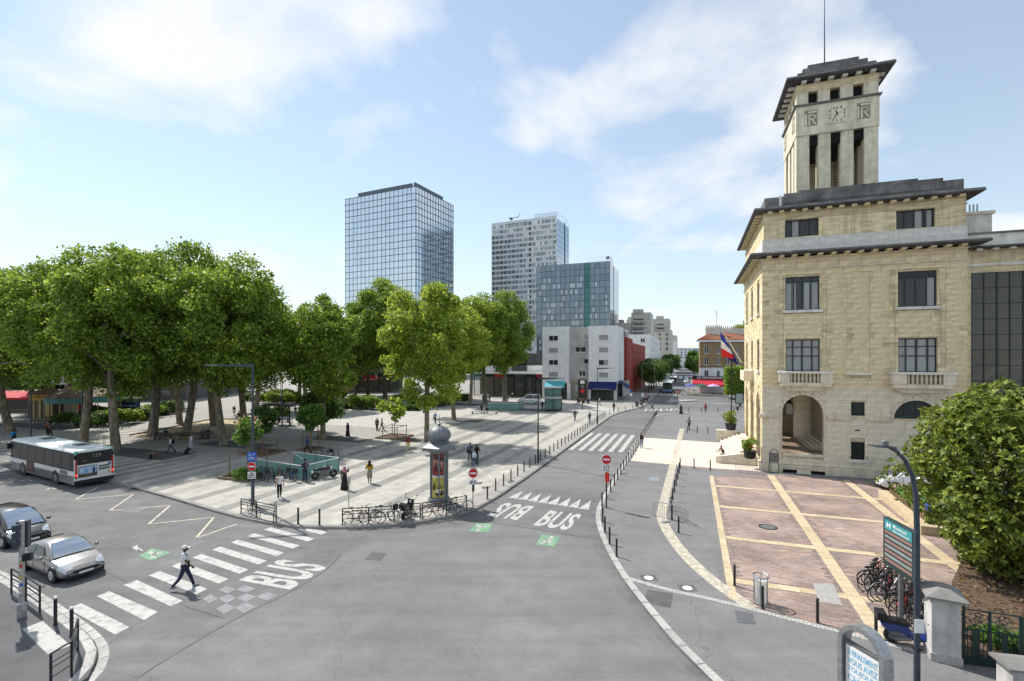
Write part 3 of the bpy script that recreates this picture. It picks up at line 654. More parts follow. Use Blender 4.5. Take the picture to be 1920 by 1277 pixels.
# openings on the south front: rectangles and round arches (cx, r, zspring, zbottom)
RECT = [(1.77,4.28,13.87,16.69),(9.68,12.2,13.87,16.69),(1.80,4.32,8.70,11.40),(9.70,12.22,8.70,11.40),(6.51,7.47,5.13,6.23),(6.51,7.47,1.56,2.99),(1.55,2.6,.02,.42),(3.63,4.67,.02,.42)]
ARCH = [(3.045,1.525,5.2,1.75),(10.88,1.48,5.02,5.02)]
def halfw(c, z, pad=0.0):
    cx, r, zs_, zb = c
    if z < zb: return 0
    if z <= zs_: return r + pad
    d = (r + pad)**2 - (z - zs_)**2
    return math.sqrt(d) if d > 0 else 0
def core_wall(b, x0, x1, z0, z1, rects, arches, y0, y1):
    ops = list(rects)
    for cx, r, zs_, zb in arches: ops.append((cx - r, cx + r, zb, zs_ + r + .02))
    for q in cells(x0, x1, z0, z1, ops): b.box(q[0], q[1], y0, y1, q[2], q[3])
    for cx, r, zs_, zb in arches:
        n = 10
        for sg in (-1, 1):
            ps = [(cx + sg*r, zs_ + r + .02)] + [(cx + sg*r*math.cos(math.pi/2*i/n), zs_ + r*math.sin(math.pi/2*i/n)) for i in range(n+1)] + [(cx, zs_ + r + .02)]
            b.ext(ps, 'y', y0, y1)
def side_xf():   # maps a front drawn in (x = distance from the corner, y = depth) to the west front
    return Matrix(((0,1,0,0),(1,0,0,0),(0,0,1,0),(0,0,0,1)))
core = MB(); core_wall(core, .03, TW - .03, 0, 18.2, RECT, ARCH, .09, .5)
core.box(TW-.5, TW-.03, .5, TD-.5, 0, 18.2); core.box(.03, TW-.03, TD-.5, TD-.03, 0, 18.2)
WR = [(y, y+1.5, 13.87, 16.69) for y in (1.9, 6.7, 11.5)] + [(y, y+1.5, 8.7, 11.4) for y in (1.9, 6.7, 11.5)]
WA = [(y + .75, 1.35, 5.4, .2) for y in (1.9, 6.7, 11.5)]
core.T = side_xf(); core_wall(core, .5, TD - .5, 0, 18.2, WR, WA, .09, .5); core.T = None
core.build('wall_core', X['mortar'], TH)
# stone courses on the south front
blocks = []; rs = random.Random(11)
def courses(x0, x1, z0, z1, rects, arches, hgt=.42, lo=.75, hi=1.45, arch_pad=.34, keep=None):
    n = round((z1 - z0) / hgt); h = (z1 - z0) / n
    for i in range(n):
        za, zb = z0 + i*h, z0 + (i+1)*h; zc = (za + zb)/2
        iv = [(x0, x1)]
        cuts = [(r[0], r[1]) for r in rects if r[2] < zb - .05 and r[3] > za + .05]
        for c in arches:
            hw = max(halfw(c, za + .04, arch_pad), halfw(c, zc, arch_pad)) if zb > c[3] + .05 else 0
            if c[3] < c[2] and zc < c[2]: hw = c[1] if zb > c[3] + .05 else 0
            if hw: cuts.append((c[0] - hw, c[0] + hw))
        for c0, c1 in cuts:
            iv = [p for a, b in iv for p in ((a, min(b, c0)), (max(a, c1), b)) if p[1] - p[0] > .06]
        for a, b in iv:
            x = a; first = rs.uniform(.4, 1) 
            while x < b - .01:
                l = rs.uniform(lo, hi) * (first if x == a else 1)
                if b - (x + l) < .35: l = b - x
                yield x, x + l, za, zb; x += l
def block_mesh(x0, x1, z0, z1, y0=0.0, y1=.12): 
    g = .003; w_, h_ = (x1-x0)/2 - g, (z1-z0)/2 - g; c = .004
    return MB().add([(-w_,y1-y0,-h_),(w_,y1-y0,-h_),(w_,y1-y0,h_),(-w_,y1-y0,h_),(-w_,c,-h_),(w_,c,-h_),(w_,c,h_),(-w_,c,h_),(-w_+c,0,-h_+c),(w_-c,0,-h_+c),(w_-c,0,h_-c),(-w_+c,0,h_-c)],
        [(0,1,5,4),(1,2,6,5),(2,3,7,6),(3,0,4,7),(4,5,9,8),(5,6,10,9),(6,7,11,10),(7,4,8,11),(8,9,10,11)])
PANELS = [(6.2,7.8,8.75,16.75),(1.25,1.62,8.75,16.95),(4.45,4.8,8.75,16.95),(9.15,9.5,8.75,16.95),(12.38,12.75,8.75,16.95)]
allb = []
R2 = RECT + [(1.45,4.6,13.62,13.87),(9.35,12.5,13.62,13.87),(6.1,7.9,8.45,8.62),(.0,TW,17.28,17.42),(6.3,7.7,1.4,1.56)]
for x0, x1, z0, z1 in courses(0, TW, .82, 7.36, R2, ARCH, .5, .8, 1.5): allb.append((x0, x1, z0, z1, 'stone_low'))
for x0, x1, z0, z1 in courses(0, TW, 7.36, 17.28, R2, [], .415, .7, 1.5): allb.append((x0, x1, z0, z1, 'stone'))
for x0, x1, z0, z1 in courses(0, TW, 17.42, 18.2, [], [], .78, 1.0, 1.7): allb.append((x0, x1, z0, z1, 'stone'))
split = []
for x0, x1, z0, z1, m in allb:                         # the sunk strips either side of the windows
    parts = [(x0, x1, 0.0)]; zc = (z0+z1)/2
    for p0, p1, q0, q1 in PANELS:
        if q0 < zc < q1:
            nx = []
            for a, b, d in parts:
                if b <= p0 or a >= p1 or d: nx.append((a, b, d)); continue
                if a < p0 - .05: nx.append((a, p0, 0))
                nx.append((max(a, p0), min(b, p1), .05))
                if b > p1 + .05: nx.append((p1, b, 0))
            parts = nx
    for a, b, d in parts:
        if b - a > .05: split.append((a, b, z0, z1, m, d))
split.sort(key=lambda q: -(q[1]-q[0])*(q[3]-q[2]))
rest = {'stone': MB(), 'stone_low': MB()}
for i, (x0, x1, z0, z1, m, d) in enumerate(split):
    y = d + rs.uniform(-.002, .002); bm_ = block_mesh(x0, x1, z0, z1)
    if i < 300: bm_.build('stone_block', X[m], TH, location=((x0+x1)/2, y, (z0+z1)/2))
    else: rest[m].add([(v[0] + (x0+x1)/2, v[1] + y, v[2] + (z0+z1)/2) for v in bm_.v], bm_.f)
for m, b in rest.items():
    if b.v: b.build('stone_blocks', X[m], TH)['kind'] = 'stuff'
# west front, seen edge-on: its courses in one piece
wb = MB(); wb.T = side_xf()
for z0, z1, hh in ((.82, 7.36, .5), (7.36, 18.2, .415)):
    for x0, x1, za, zb in courses(.14, TD, z0, z1, WR, WA, hh):
        b = block_mesh(x0, x1, za, zb); wb.add([(v[0] + (x0+x1)/2, v[1], v[2] + (za+zb)/2) for v in b.v], b.f)
wb.build('stone_blocks', X['stone'], TH)['kind'] = 'stuff'
# voussoirs
def ring(c, outer, y0, y1, n, m, T=None, key=True):
    cx, r, zs_, zb = c
    for i in range(n):
        t0, t1 = math.pi*i/n + .006, math.pi*(i+1)/n - .006
        b = MB(); b.T = T; o = outer + (.16 if key and i == n//2 else 0)
        ps = [(cx + r*math.cos(t0), zs_ + r*math.sin(t0)), (cx + o*math.cos(t0), zs_ + o*math.sin(t0)), (cx + o*math.cos(t1), zs_ + o*math.sin(t1)), (cx + r*math.cos(t1), zs_ + r*math.sin(t1))]
        b.ext(ps, 'y', y0 - (.05 if key and i == n//2 else 0), y1).build('voussoir', X[m], TH)
for c in ARCH:
    ring(c, c[1] + .2, -.05, .4, 13, 'stone_low'); ring((c[0], c[1] + .205, c[2], c[3]), c[1] + .95, .0, .3, 11, 'stone_low', None, False)
for c in WA: ring(c, c[1] + .4, -.03, .4, 9, 'stone', side_xf())
for x in (1.52 - .0, 4.57): MB().box(x - .2 if x < 3 else x, x if x < 3 else x + .2, -.05, .4, 1.75, 5.19).build('jamb', X['stone_low'], TH)
# plinth, bands, cornices
b = MB(); P0 = -.16
for q in cells(-.16, TW, 0, .8, [(1.55,2.6,.02,.42),(3.63,4.67,.02,.42)]): b.box(q[0], q[1], P0, .1, q[2], q[3])
b.box(-.16, .1, .1, TD, 0, .8); b.build('plinth', X['stone_low'], TH)
for x in (1.55, 3.63):
    MB().box(x, x+1.05, .02, .03, .02, .42).build('vent', X['shade_black'], TH); MB().box(x-.05, x+1.1, -.24, .0, -.1, .015).build('vent_sill', X['granite'], TH)
for x0, x1 in ((-.2,1.3),(4.8,6.3),(7.7,9.2),(12.6,TW)):
    MB().add([(x0,-.1,4.7),(x1,-.1,4.7),(x1,.1,4.7),(x0,.1,4.7),(x0,-.18,4.86),(x1,-.18,4.86),(x1,.1,4.86),(x0,.1,4.86),(x0,-.18,5.05),(x1,-.18,5.05),(x1,.1,5.05),(x0,.1,5.05)],
        [(3,2,1,0),(0,1,5,4),(4,5,9,8),(8,9,10,11),(0,4,7,3),(4,8,11,7),(1,2,6,5),(5,6,10,9)]).build('impost_band', X['stone_low'], TH)
def frame_ring(x0, x1, y0, y1, o, z0, z1, name, m, o2=None):
    """a band round the four sides; o outward reach at its foot, o2 at its top"""
    o2 = o if o2 is None else o2
    b = MB(); inn = .6
    A = [(x0-o, y0-o), (x1+o, y0-o), (x1+o, y1+o), (x0-o, y1+o)]; B = [(x0-o2, y0-o2), (x1+o2, y0-o2), (x1+o2, y1+o2), (x0-o2, y1+o2)]; C = [(x0+inn, y0+inn), (x1-inn, y0+inn), (x1-inn, y1-inn), (x0+inn, y1-inn)]
    vs = [(*p, z0) for p in A] + [(*p, z1) for p in B] + [(*p, z0) for p in C] + [(*p, z1) for p in C]; fs = []
    for i in range(4):
        j = (i+1) % 4; fs += [(i, j, 4+j, 4+i), (4+i, 4+j, 12+j, 12+i), (8+i, 12+i, 12+j, 8+j), (i, 8+i, 8+j, j)]
    return b.add(vs, fs).build(name, X[m], TH)
frame_ring(0, TW, 0, TD, .06, 17.29, 17.36, 'string_course', 'stone'); frame_ring(0, TW, 0, TD, .10, 17.361, 17.41, 'string_course', 'stone_white')
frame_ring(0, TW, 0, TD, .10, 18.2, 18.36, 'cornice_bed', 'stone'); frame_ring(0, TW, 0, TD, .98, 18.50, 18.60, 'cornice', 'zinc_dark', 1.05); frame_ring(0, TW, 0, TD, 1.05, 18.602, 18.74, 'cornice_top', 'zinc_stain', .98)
def modillions(x0, x1, y0, y1, z0, z1, reach, n, nl, m='stone'):
    me = MB().cbox(-.17, .17, 0, reach, z0 - z1, 0, .04).mesh('modillion', X[m])
    for i in range(n): linkmesh('modillion', me, TH, (x0 + (x1-x0)*(i+.5)/n, y0 - reach, z1))
    me2 = MB().cbox(0, reach, -.17, .17, z0 - z1, 0, .04).mesh('modillion', X[m])
    for i in range(nl): linkmesh('modillion', me2, TH, (x0 - reach, y0 + (y1-y0)*(i+.5)/nl, z1))
modillions(0, TW, 0, TD, 18.34, 18.499, .75, 15, 14)
# attic
def slot_wall(name, x0, x1, y0, y1, z0, z1, ops, m, th=.4):
    b = MB()
    for q in cells(x0, x1, z0, z1, ops): b.box(q[0], q[1], y0, y0 + th, q[2], q[3])
    b.box(x0, x0 + th, y0 + th, y1 - th, z0, z1); b.box(x1 - th, x1, y0 + th, y1 - th, z0, z1); b.box(x0, x1, y1 - th, y1, z0, z1)
    return b.build(name, X[m], TH)
AX0, AX1, AY0, AY1 = .12, TW - .06, .12, TD - .12
AT = [(1.75,4.25,20.08,21.55),(9.6,12.12,20.08,21.55)]
slot_wall('attic_wall', AX0, AX1, AY0, AY1, 18.6, 22.3, AT, 'stone')
for i, (z0, z1) in enumerate(((18.74,19.4),(19.405,20.0))):   # pale blocks of the attic base
    n = 9; x = AX0 - .06
    for x0, x1, za, zb in courses(AX0 - .06, AX1 + .06, z0, z1, [], [], z1 - z0, 1.1, 2.0): block_mesh(x0, x1, za, zb).build('stone_block', X['stone_white'], TH, location=((x0+x1)/2, AY0 - .1 + .04*i, (za+zb)/2))
MB().box(AX0 - .1, AX0 + .01, AY0, AY1, 18.7, 20.0).build('attic_base', X['stone_white'], TH)
for x in (1.3, 4.5, 6.05, 6.55, 7.2, 7.7, 9.2, 12.35, 13.0): MB().box(x, x + .28, AY0 - .035, AY0 + .1, 20.02, 21.5).build('attic_pilaster', X['stone'], TH)
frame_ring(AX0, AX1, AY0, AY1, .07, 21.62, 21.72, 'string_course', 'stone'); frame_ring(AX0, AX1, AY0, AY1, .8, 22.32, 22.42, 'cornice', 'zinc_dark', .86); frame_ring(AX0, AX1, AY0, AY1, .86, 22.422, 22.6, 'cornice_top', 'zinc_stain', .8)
modillions(AX0, AX1, AY0, AY1, 22.12, 22.318, .6, 16, 15, 'stone')
slot_wall('parapet', AX0 + .1, AX1 - .1, AY0 + .1, AY1 - .1, 22.55, 23.62, [], 'zinc_stain', .3)
MB().box(AX0 + 1.6, AX1 - 1.4, AY0 + .05, AY0 + .5, 23.0, 23.84).build('parapet_step', X['zinc_stain'], TH); MB().box(AX0 + 2.6, AX1 - 3.0, AY0 + .02, AY0 + .52, 23.05, 23.98).build('parapet_step', X['zinc_stain'], TH)
MB().box(AX0 + 1.2, AX0 + 1.4, AY0 + .06, AY0 + .12, 22.6, 23.7).build('flue', X['stone_white'], TH)
MB().box(.5, TW - .5, .5, TD - .5, 22.3, 22.5).build('roof', X['zinc_dark'], TH)
# floors and dark rooms behind the glass
for z in (7.3, 12.6, 18.0): MB().box(.5, TW - .5, .5, TD - .5, z, z + .25).build('floor_slab', X['inside'], TH)
b = MB(); b.box(.6, TW-.6, 4.2, 4.4, 7.6, 22.2); b.box(7, 7.2, .55, 4.2, 7.6, 18); b.box(5.6, 5.8, .55, 14, .2, 7.2); b.box(9, 9.2, 3, 14, .2, 7.2); b.build('inner_wall', X['inside'], TH)
# windows
def window(x0, x1, z0, z1, cols, rows, y=.26, m='frame_green', curtain=(), blind=None, bar=.07, sill=True, lintel=None):
    fr = MB(); fr.box(x0, x0+bar, y-.05, y+.05, z0, z1); fr.box(x1-bar, x1, y-.05, y+.05, z0, z1); fr.box(x0+bar, x1-bar, y-.05, y+.05, z0, z0+bar); fr.box(x0+bar, x1-bar, y-.05, y+.05, z1-bar, z1)
    for c in cols: fr.box(c-bar*.6, c+bar*.6, y-.045, y+.045, z0+bar, z1-bar)
    for r in rows: fr.box(x0+bar, x1-bar, y-.048, y+.042, r-bar*.5, r+bar*.5)
    f = fr.build('window', X[m], TH)
    xs = [x0, *cols, x1]; zs = [z0, *rows, z1]
    for i in range(len(xs)-1):
        for j in range(len(zs)-1): MB().box(xs[i]+.02, xs[i+1]-.02, y-.008, y+.008, zs[j]+.02, zs[j+1]-.02).build('pane', X['pane'], f)
    for c0, c1, q0, q1 in curtain:
        b = MB(); n = max(6, int((c1-c0)*14)); vs = []
        for i in range(n+1):
            x = c0 + (c1-c0)*i/n; d = y + .07 + (.02 if i % 2 else -.02); vs += [(x, d, q0), (x, d, q1)]
        b.add(vs, [(2*i, 2*i+2, 2*i+3, 2*i+1) for i in range(n)]).build('curtain', X['curtain'], f)
    if blind: MB().box(x0+.05, x1-.05, y-.1, y-.055, blind, z1-.01).build('blind', X['frame_dark'], f)
    if sill: MB().cbox(x0-.22, x1+.22, -.16, .3, z0-.22, z0, .02).build('sill', X['stone_white'], f)
    return f
window(1.77, 4.28, 13.87, 16.69, (2.4,3.05,3.7), (16.25,), curtain=[(1.85,2.25,13.95,16.2),(2.3,2.6,13.95,16.2),(3.2,3.6,13.95,16.2),(3.75,4.2,13.95,16.2)])
window(9.68, 12.2, 13.87, 16.69, (10.2,10.9,11.6), (16.18,), blind=16.2, curtain=[(11.65,12.1,13.95,16.2)])
for x in (1.80, 9.70):
    window(x, x+2.52, 8.70, 11.40, (x+.55, x+1.26, x+1.97), (10.0, 10.75), sill=False, curtain=[(x+.06, x+1.2, 8.75, 11.3), (x+1.3, x+2.46, 8.75, 11.3)])
window(1.75, 4.25, 20.08, 21.55, (2.3,2.9,3.6), (), y=.42, m='frame_dark', sill=False, curtain=[(2.35,2.85,20.1,21.5)])
window(9.6, 12.12, 20.08, 21.55, (10.2,10.85,11.5), (), y=.42, m='frame_dark', sill=False, curtain=[(10.9,11.4,20.1,21.5),(11.7,12.0,20.1,21.5)])
window(6.51, 7.47, 5.13, 6.23, (), (), m='frame_dark', sill=False)
f = window(6.51, 7.47, 1.56, 2.99, (6.99,), (2.3,), m='frame_dark')
b = MB()
for i in range(7): b.tube((6.6+.13*i, .1, 1.56), (6.6+.13*i, .1, 2.99), .014, n=5)
for i in range(5): b.tube((6.51, .1, 1.75+.27*i), (7.47, .1, 1.75+.27*i), .012, n=5)
b.build('grille', X['metal_dark'], f)
for y0, y1, z0, z1 in WR:
    b = MB(); b.T = side_xf(); b.box(y0, y0+.08, .2, .3, z0, z1); b.box(y1-.08, y1, .2, .3, z0, z1); b.box(y0+.7, y0+.78, .2, .3, z0, z1); b.box(y0+.08, y1-.08, .2, .3, z1-.6, z1-.5); f = b.build('window', X['frame_green'], TH)
    b = MB(); b.T = side_xf(); b.box(y0+.02, y1-.02, .24, .25, z0+.02, z1-.02).build('pane', X['pane'], f)
    b = MB(); b.T = side_xf(); b.box(y0-.2, y1+.2, -.16, .3, z0-.22, z0).build('sill', X['stone_white'], f)
MB().cbox(6.1, 7.9, -.14, .2, 8.45, 8.62, .02).build('sill', X['stone_white'], TH); MB().cbox(6.3, 7.7, -.14, .2, 1.38, 1.555, .02).build('sill', X['stone_white'], TH)
# lunette
b = MB(); cx, r, zs_ = 10.88, 1.48, 5.02; n = 14
pts = [(cx + r*math.cos(math.pi*i/n), .2, zs_ + r*math.sin(math.pi*i/n)) for i in range(n+1)]
b.path(pts, .05, 5); b.box(cx-r, cx+r, .15, .25, zs_, zs_+.1)
for xx in (-.72, 0, .72): b.box(cx+xx-.04, cx+xx+.04, .16, .24, zs_+.1, zs_ + math.sqrt(r*r-xx*xx))
lun = b.build('window', X['frame_green'], TH)
for s0, s1 in ((-1.48,-.72),(-.72,0),(0,.72),(.72,1.48)):
    ps = [(cx+s0+.01, zs_+.05)] + [(cx + s0 + .01 + (s1-s0-.02)*i/5, zs_ + math.sqrt(max(.001, r*r - (s0 + .01 + (s1-s0-.02)*i/5)**2))) for i in range(6)] + [(cx+s1-.01, zs_+.05)]
    MB().ext(ps, 'y', .195, .205).build('pane', X['pane'], lun)
# balconies
def balcony(x0, x1, s0, s1):
    t = MB(); t.box(x0+.1, x1-.1, -.75, -.01, 7.48, 7.78); t.box(x0, s0, -.8, -.01, 7.78, 8.55); t.box(s1, x1, -.8, -.01, 7.78, 8.55)
    bo = t.build('balcony', X['stone_low'], TH)
    MB().cbox(x0-.08, x1+.08, -.88, -.012, 8.551, 8.72, .03).build('coping', X['stone_white'], bo)
    me = MB().lathe([(.07,0),(.09,.05),(.06,.12),(.1,.35),(.07,.62),(.09,.7),(.09,.77)], 8).mesh('baluster', X['stone_low'])
    n = int((s1-s0)/.26)
    for i in range(n): linkmesh('baluster', me, bo, (s0 + (s1-s0)*(i+.5)/n, -.62, 7.78))
    MB().ext([(x0+.3,7.479),(x1-.3,7.479),(x1-.7,7.1),(x0+.7,7.1)], 'y', -.4, -.005).build('console', X['stone_low'], bo)
balcony(1.2, 5.07, 1.95, 4.2); balcony(9.07, 13.05, 10.0, 12.3)
# porch behind the arches
pf = MB(); pf.box(.5, 5.6, .5, 14.3, 1.3, 1.6); pf.build('porch_floor', mat('porch_floor', (.33,.24,.18), .4, var=.25, scale=1.2), TH)
for i in range(4): MB().box(4.3 + i*.32, 5.6, 3.5, 9, 1.6 + i*.16, 1.76 + i*.16).build('step', X['stone_low'], TH)
b = MB(); b.lathe([(1.3,1.6),(1.3,7.2)], 24, (5.6, 11.2)); b.build('porch_pier', X['stone_low'], TH, smooth=True)
b = MB(); b.box(.5, 1.0, 12.2, 13.2, 1.6, 7.2); b.box(.5, .9, 4.2, 5.2, 1.6, 7.2); b.build('porch_pier', X['stone_low'], TH)
b = MB(); b.box(1.55, 4.55, -.02, .22, 1.55, 1.76); b.box(1.55, 4.55, .0, .2, 1.0, 1.18)
for i in range(15): b.box(1.62 + i*.2, 1.72 + i*.2, .02, .18, 1.18, 1.55)
b.build('porch_balustrade', X['stone_low'], TH)
b = MB(); b.box(-.0, .1, 0, .1, 0, .1)
lan = thing('hanging_lantern', tuple(TH.matrix_basis @ Vector((2.3, 1.6, 4.9))), 'black hanging lantern inside the left arch of the town hall', 'lantern', A20)
b = MB()
for sx in (-.28, .28):
    for sy in (-.28, .28): b.tube((sx, sy, 0), (sx, sy, .95), .025, n=5)
b.box(-.32,.32,-.32,.32,-.04,.0); b.box(-.32,.32,-.32,.32,.95,1.0); b.lathe([(.3,1.0),(.1,1.25),(.02,1.3)], 8); b.tube((0,0,1.3),(0,0,2.3),.015,n=5)
b.build('cage', X['metal_dark'], lan); MB().box(-.25,.25,-.25,.25,.02,.93).build('glazing', glass('lantern_glass', (.6,.6,.55), .1, .3), lan)
# small plates on the front
MB().box(6.75, 7.1, -.02, .02, 3.9, 4.0).build('vent_slot', X['shade_black'], TH)
b = MB(); b.path([(6.95,-.2,0),(6.95,-.2,.9),(6.95,-.1,1.0)], .05, 6)
# ------------------------------------------------ tower
TX0, TX1, TY0, TY1 = 3.4, 9.75, 4.5, 10.85
MB().box(TX0 - .15, TX1 + .15, TY0 - .15, TY1 + .15, 22.5, 23.7).build('tower_base', X['stone_tower'], TH)
fr_ = [(0,.165),(.275,.44),(.555,.72),(.835,1)]
TW_ = TX1 - TX0
def colm(x0, x1, y0, y1, rnd):
    b = MB()
    if rnd:
        n = 10; w_ = (x1 - x0)/2; cx = (x0+x1)/2
        ps = [(cx + w_*math.cos(math.pi + math.pi*i/n), y0 + .28 + .28*math.sin(math.pi + math.pi*i/n)) for i in range(n+1)] + [(x1, y1), (x0, y1)]
        b.prism(ps, 23.7, 30.3)
    else: b.box(x0, x1, y0, y1, 23.7, 30.3)
    return b.build('tower_column', X['stone_tower'], TH)
for k, (f0, f1) in enumerate(fr_):
    x0, x1 = TX0 + f0*TW_, TX0 + f1*TW_
    colm(x0, x1, TY0 + .06, TY0 + 1.05, 0 < k < 3); MB().box(x0, x1, TY1 - 1.05, TY1, 23.7, 30.3).build('tower_column', X['stone_tower'], TH)
    if 0 < k < 3:
        y0, y1 = TY0 + f0*TW_, TY0 + f1*TW_
        MB().box(TX0 + .06, TX0 + 1.05, y0, y1, 23.7, 30.3).build('tower_column', X['stone_tower'], TH); MB().box(TX1 - 1.05, TX1, y0, y1, 23.7, 30.3).build('tower_column', X['stone_tower'], TH)
MB().box(TX0 + .3, TX1 - .3, TY0 + .3, TY1 - .3, 29.4, 30.29).build('belfry_ceiling', X['shade_black'], TH)  # coloured near-black, like the pier, to paint the dark belfry inside
b = MB(); b.box(TX0 + 4.4, TX0 + 5.0, TY0 + 2.4, TY0 + 3.0, 23.7, 29.4); b.build('belfry_pier', X['shade_black'], TH)
b = MB(); b.lathe([(.05,26.4),(.55,26.0),(.75,25.2),(.9,24.9),(0,24.9)], 16, (TX0 + 3.3, TY0 + 3.4)); b.build('bell', X['metal_dark'], TH)
b = MB()
for i in range(22):
    t = i*.55; b.box(TX0+3.45, TX0+3.75, TY0+1.9, TY0+1.95, 23.8+i*.27, 23.84+i*.27)
b.tube((TX0+3.45,TY0+1.92,23.7),(TX0+3.45,TY0+1.92,29.4),.02,n=5); b.tube((TX0+3.75,TY0+1.92,23.7),(TX0+3.75,TY0+1.92,29.4),.02,n=5); b.build('ladder', X['metal_dark'], TH)
MB().box(TX0 - .05, TX1 + .05, TY0 - .05, TY1 + .05, 30.3, 32.95).build('tower_frieze', X['stone_tower'], TH)
def tring(o, z0, z1, name, m, o2=None): return frame_ring(TX0, TX1, TY0, TY1, o, z0, z1, name, m, o2)
tring(.18, 32.95, 33.1, 'string_course', 'zinc_stain', .24)
for k in range(4):
    f0, f1 = [(0,.15),(.27,.42),(.545,.70),(.825,1)][k]
    MB().box(TX0 + f0*TW_, TX0 + f1*TW_, TY0 + .02, TY0 + .8, 33.1, 34.25).build('attic_post', X['stone_tower'], TH)
    if k: MB().box(TX0 + .02, TX0 + .8, TY0 + f0*TW_, TY0 + f1*TW_, 33.1, 34.25).build('attic_post', X['stone_tower'], TH)
    MB().box(TX0 + f0*TW_, TX0 + f1*TW_, TY1 - .8, TY1 - .02, 33.1, 34.25).build('attic_post', X['stone_tower'], TH)
MB().box(TX0 + .5, TX1 - .1, TY0 + .5, TY1 - .5, 33.0, 34.3).build('attic_dark_block', X['shade_black'], TH)  # solid black block, paints in the shade between the posts
MB().box(TX0 - .02, TX1 + .02, TY0 - .02, TY1 + .02, 34.25, 34.98).build('architrave', X['stone'], TH)
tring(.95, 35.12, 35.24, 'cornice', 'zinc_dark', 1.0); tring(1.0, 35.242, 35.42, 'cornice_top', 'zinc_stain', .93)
me = MB().cbox(-.2, .2, 0, .6, -.2, 0, .05).mesh('modillion', X['stone_white'])
for i in range(6): linkmesh('modillion', me, TH, (TX0 + TW_*(i+.5)/6, TY0 - .6, 35.115))
me = MB().cbox(0, .6, -.2, .2, -.2, 0, .05).mesh('modillion', X['stone_white'])
for i in range(6): linkmesh('modillion', me, TH, (TX0 - .6, TY0 + TW_*(i+.5)/6, 35.115)); linkmesh('modillion', me, TH, (TX1, TY0 + TW_*(i+.5)/6, 35.115))
for i, (ins, z0, z1) in enumerate(((.12,35.3,36.15),(.62,36.15,36.75),(1.15,36.75,37.3))): MB().box(TX0+ins, TX1-ins, TY0+ins, TY1-ins, z0, z1).build('roof_step', X['zinc_stain'], TH)
MB().tube((TX0 + 2.9, TY0 + 3, 37.3), (TX0 + 2.9, TY0 + 3, 46), .06, .02, 6).build('mast', X['metal_dark'], TH)
# clock and monograms
def on_front(b, x, z, T): pass
fcx = TX0 + TW_*.5
clk = MB(); clk.box(fcx-.82, fcx+.82, TY0-.12, TY0-.051, 31.0, 32.6)
ck_ = clk.build('clock', X['stone_tower'], TH)
MB().box(fcx-.72, fcx+.72, TY0-.135, TY0-.119, 31.1, 32.5).build('clock_face', X['stone_low'], ck_)
cz = 31.8
for k in range(12):
    a_ = math.pi/2 - 2*math.pi*(k+1)/12; dx, dz = math.cos(a_), math.sin(a_); sc_ = .56/max(abs(dx), abs(dz))
    text('numeral', str(k+1), X['metal_dark'], ck_, (fcx + dx*sc_, TY0-.139, cz + dz*sc_ - .09), (rad(90), 0, 0), height=.19, width=.2 if k > 8 else .11, bold=.03, align='CENTER')
def hand(ang, L, w_):
    b = MB(); d = Vector((math.sin(ang), 0, math.cos(ang))); n = Vector((d.z, 0, -d.x)); c = Vector((fcx, TY0-.15, cz))
    ps = [c - d*.15 - n*w_, c - d*.15 + n*w_, c + d*L + n*w_*.5, c + d*L - n*w_*.5]
    b.add([tuple(p) for p in ps] + [tuple(p + Vector((0,.01,0))) for p in ps], [(0,1,2,3),(7,6,5,4),(0,4,5,1),(1,5,6,2),(2,6,7,3),(3,7,4,0)]).build('hand', X['black'], ck_)
hand(rad(-12), .42, .055); hand(rad(210), .62, .04)
def mono(cx, face):
    T = None if face == 's' else Matrix(((0,1,0,TX0 - TY0),(1,0,0,TY0 - TX0),(0,0,1,0),(0,0,0,1)))
    def bx(*a): b = MB(); b.T = T; return b.box(*a)
    fr = bx(cx-.52, cx+.52, TY0-.06, TY0-.048, 31.05, 32.5).build('monogram', X['inside'], TH)
    b = MB(); b.T = T; b.box(cx-.56, cx-.5, TY0-.09, TY0-.05, 31.0, 32.5); b.box(cx-.56, cx+.56, TY0-.09, TY0-.05, 32.5, 32.56); b.box(cx-.47, cx-.33, TY0-.085, TY0-.05, 31.1, 32.2); b.box(cx-.2, cx+.47, TY0-.085, TY0-.05, 32.25, 32.4)
    b.box(cx-.2, cx-.06, TY0-.085, TY0-.05, 31.1, 32.1); b.path([(cx-.1,TY0-.07,32.02),(cx+.25,TY0-.07,32.02),(cx+.36,TY0-.07,31.85),(cx+.25,TY0-.07,31.66),(cx-.1,TY0-.07,31.66)], .06, 6); b.path([(cx+.05,TY0-.07,31.66),(cx+.4,TY0-.07,31.15)], .065, 6)
    b.build('monogram_letters', X['stone_tower'], fr)
for q in (.18, .82): mono(TX0 + TW_*q, 's'); mono(TX0 + TW_*q, 'w')
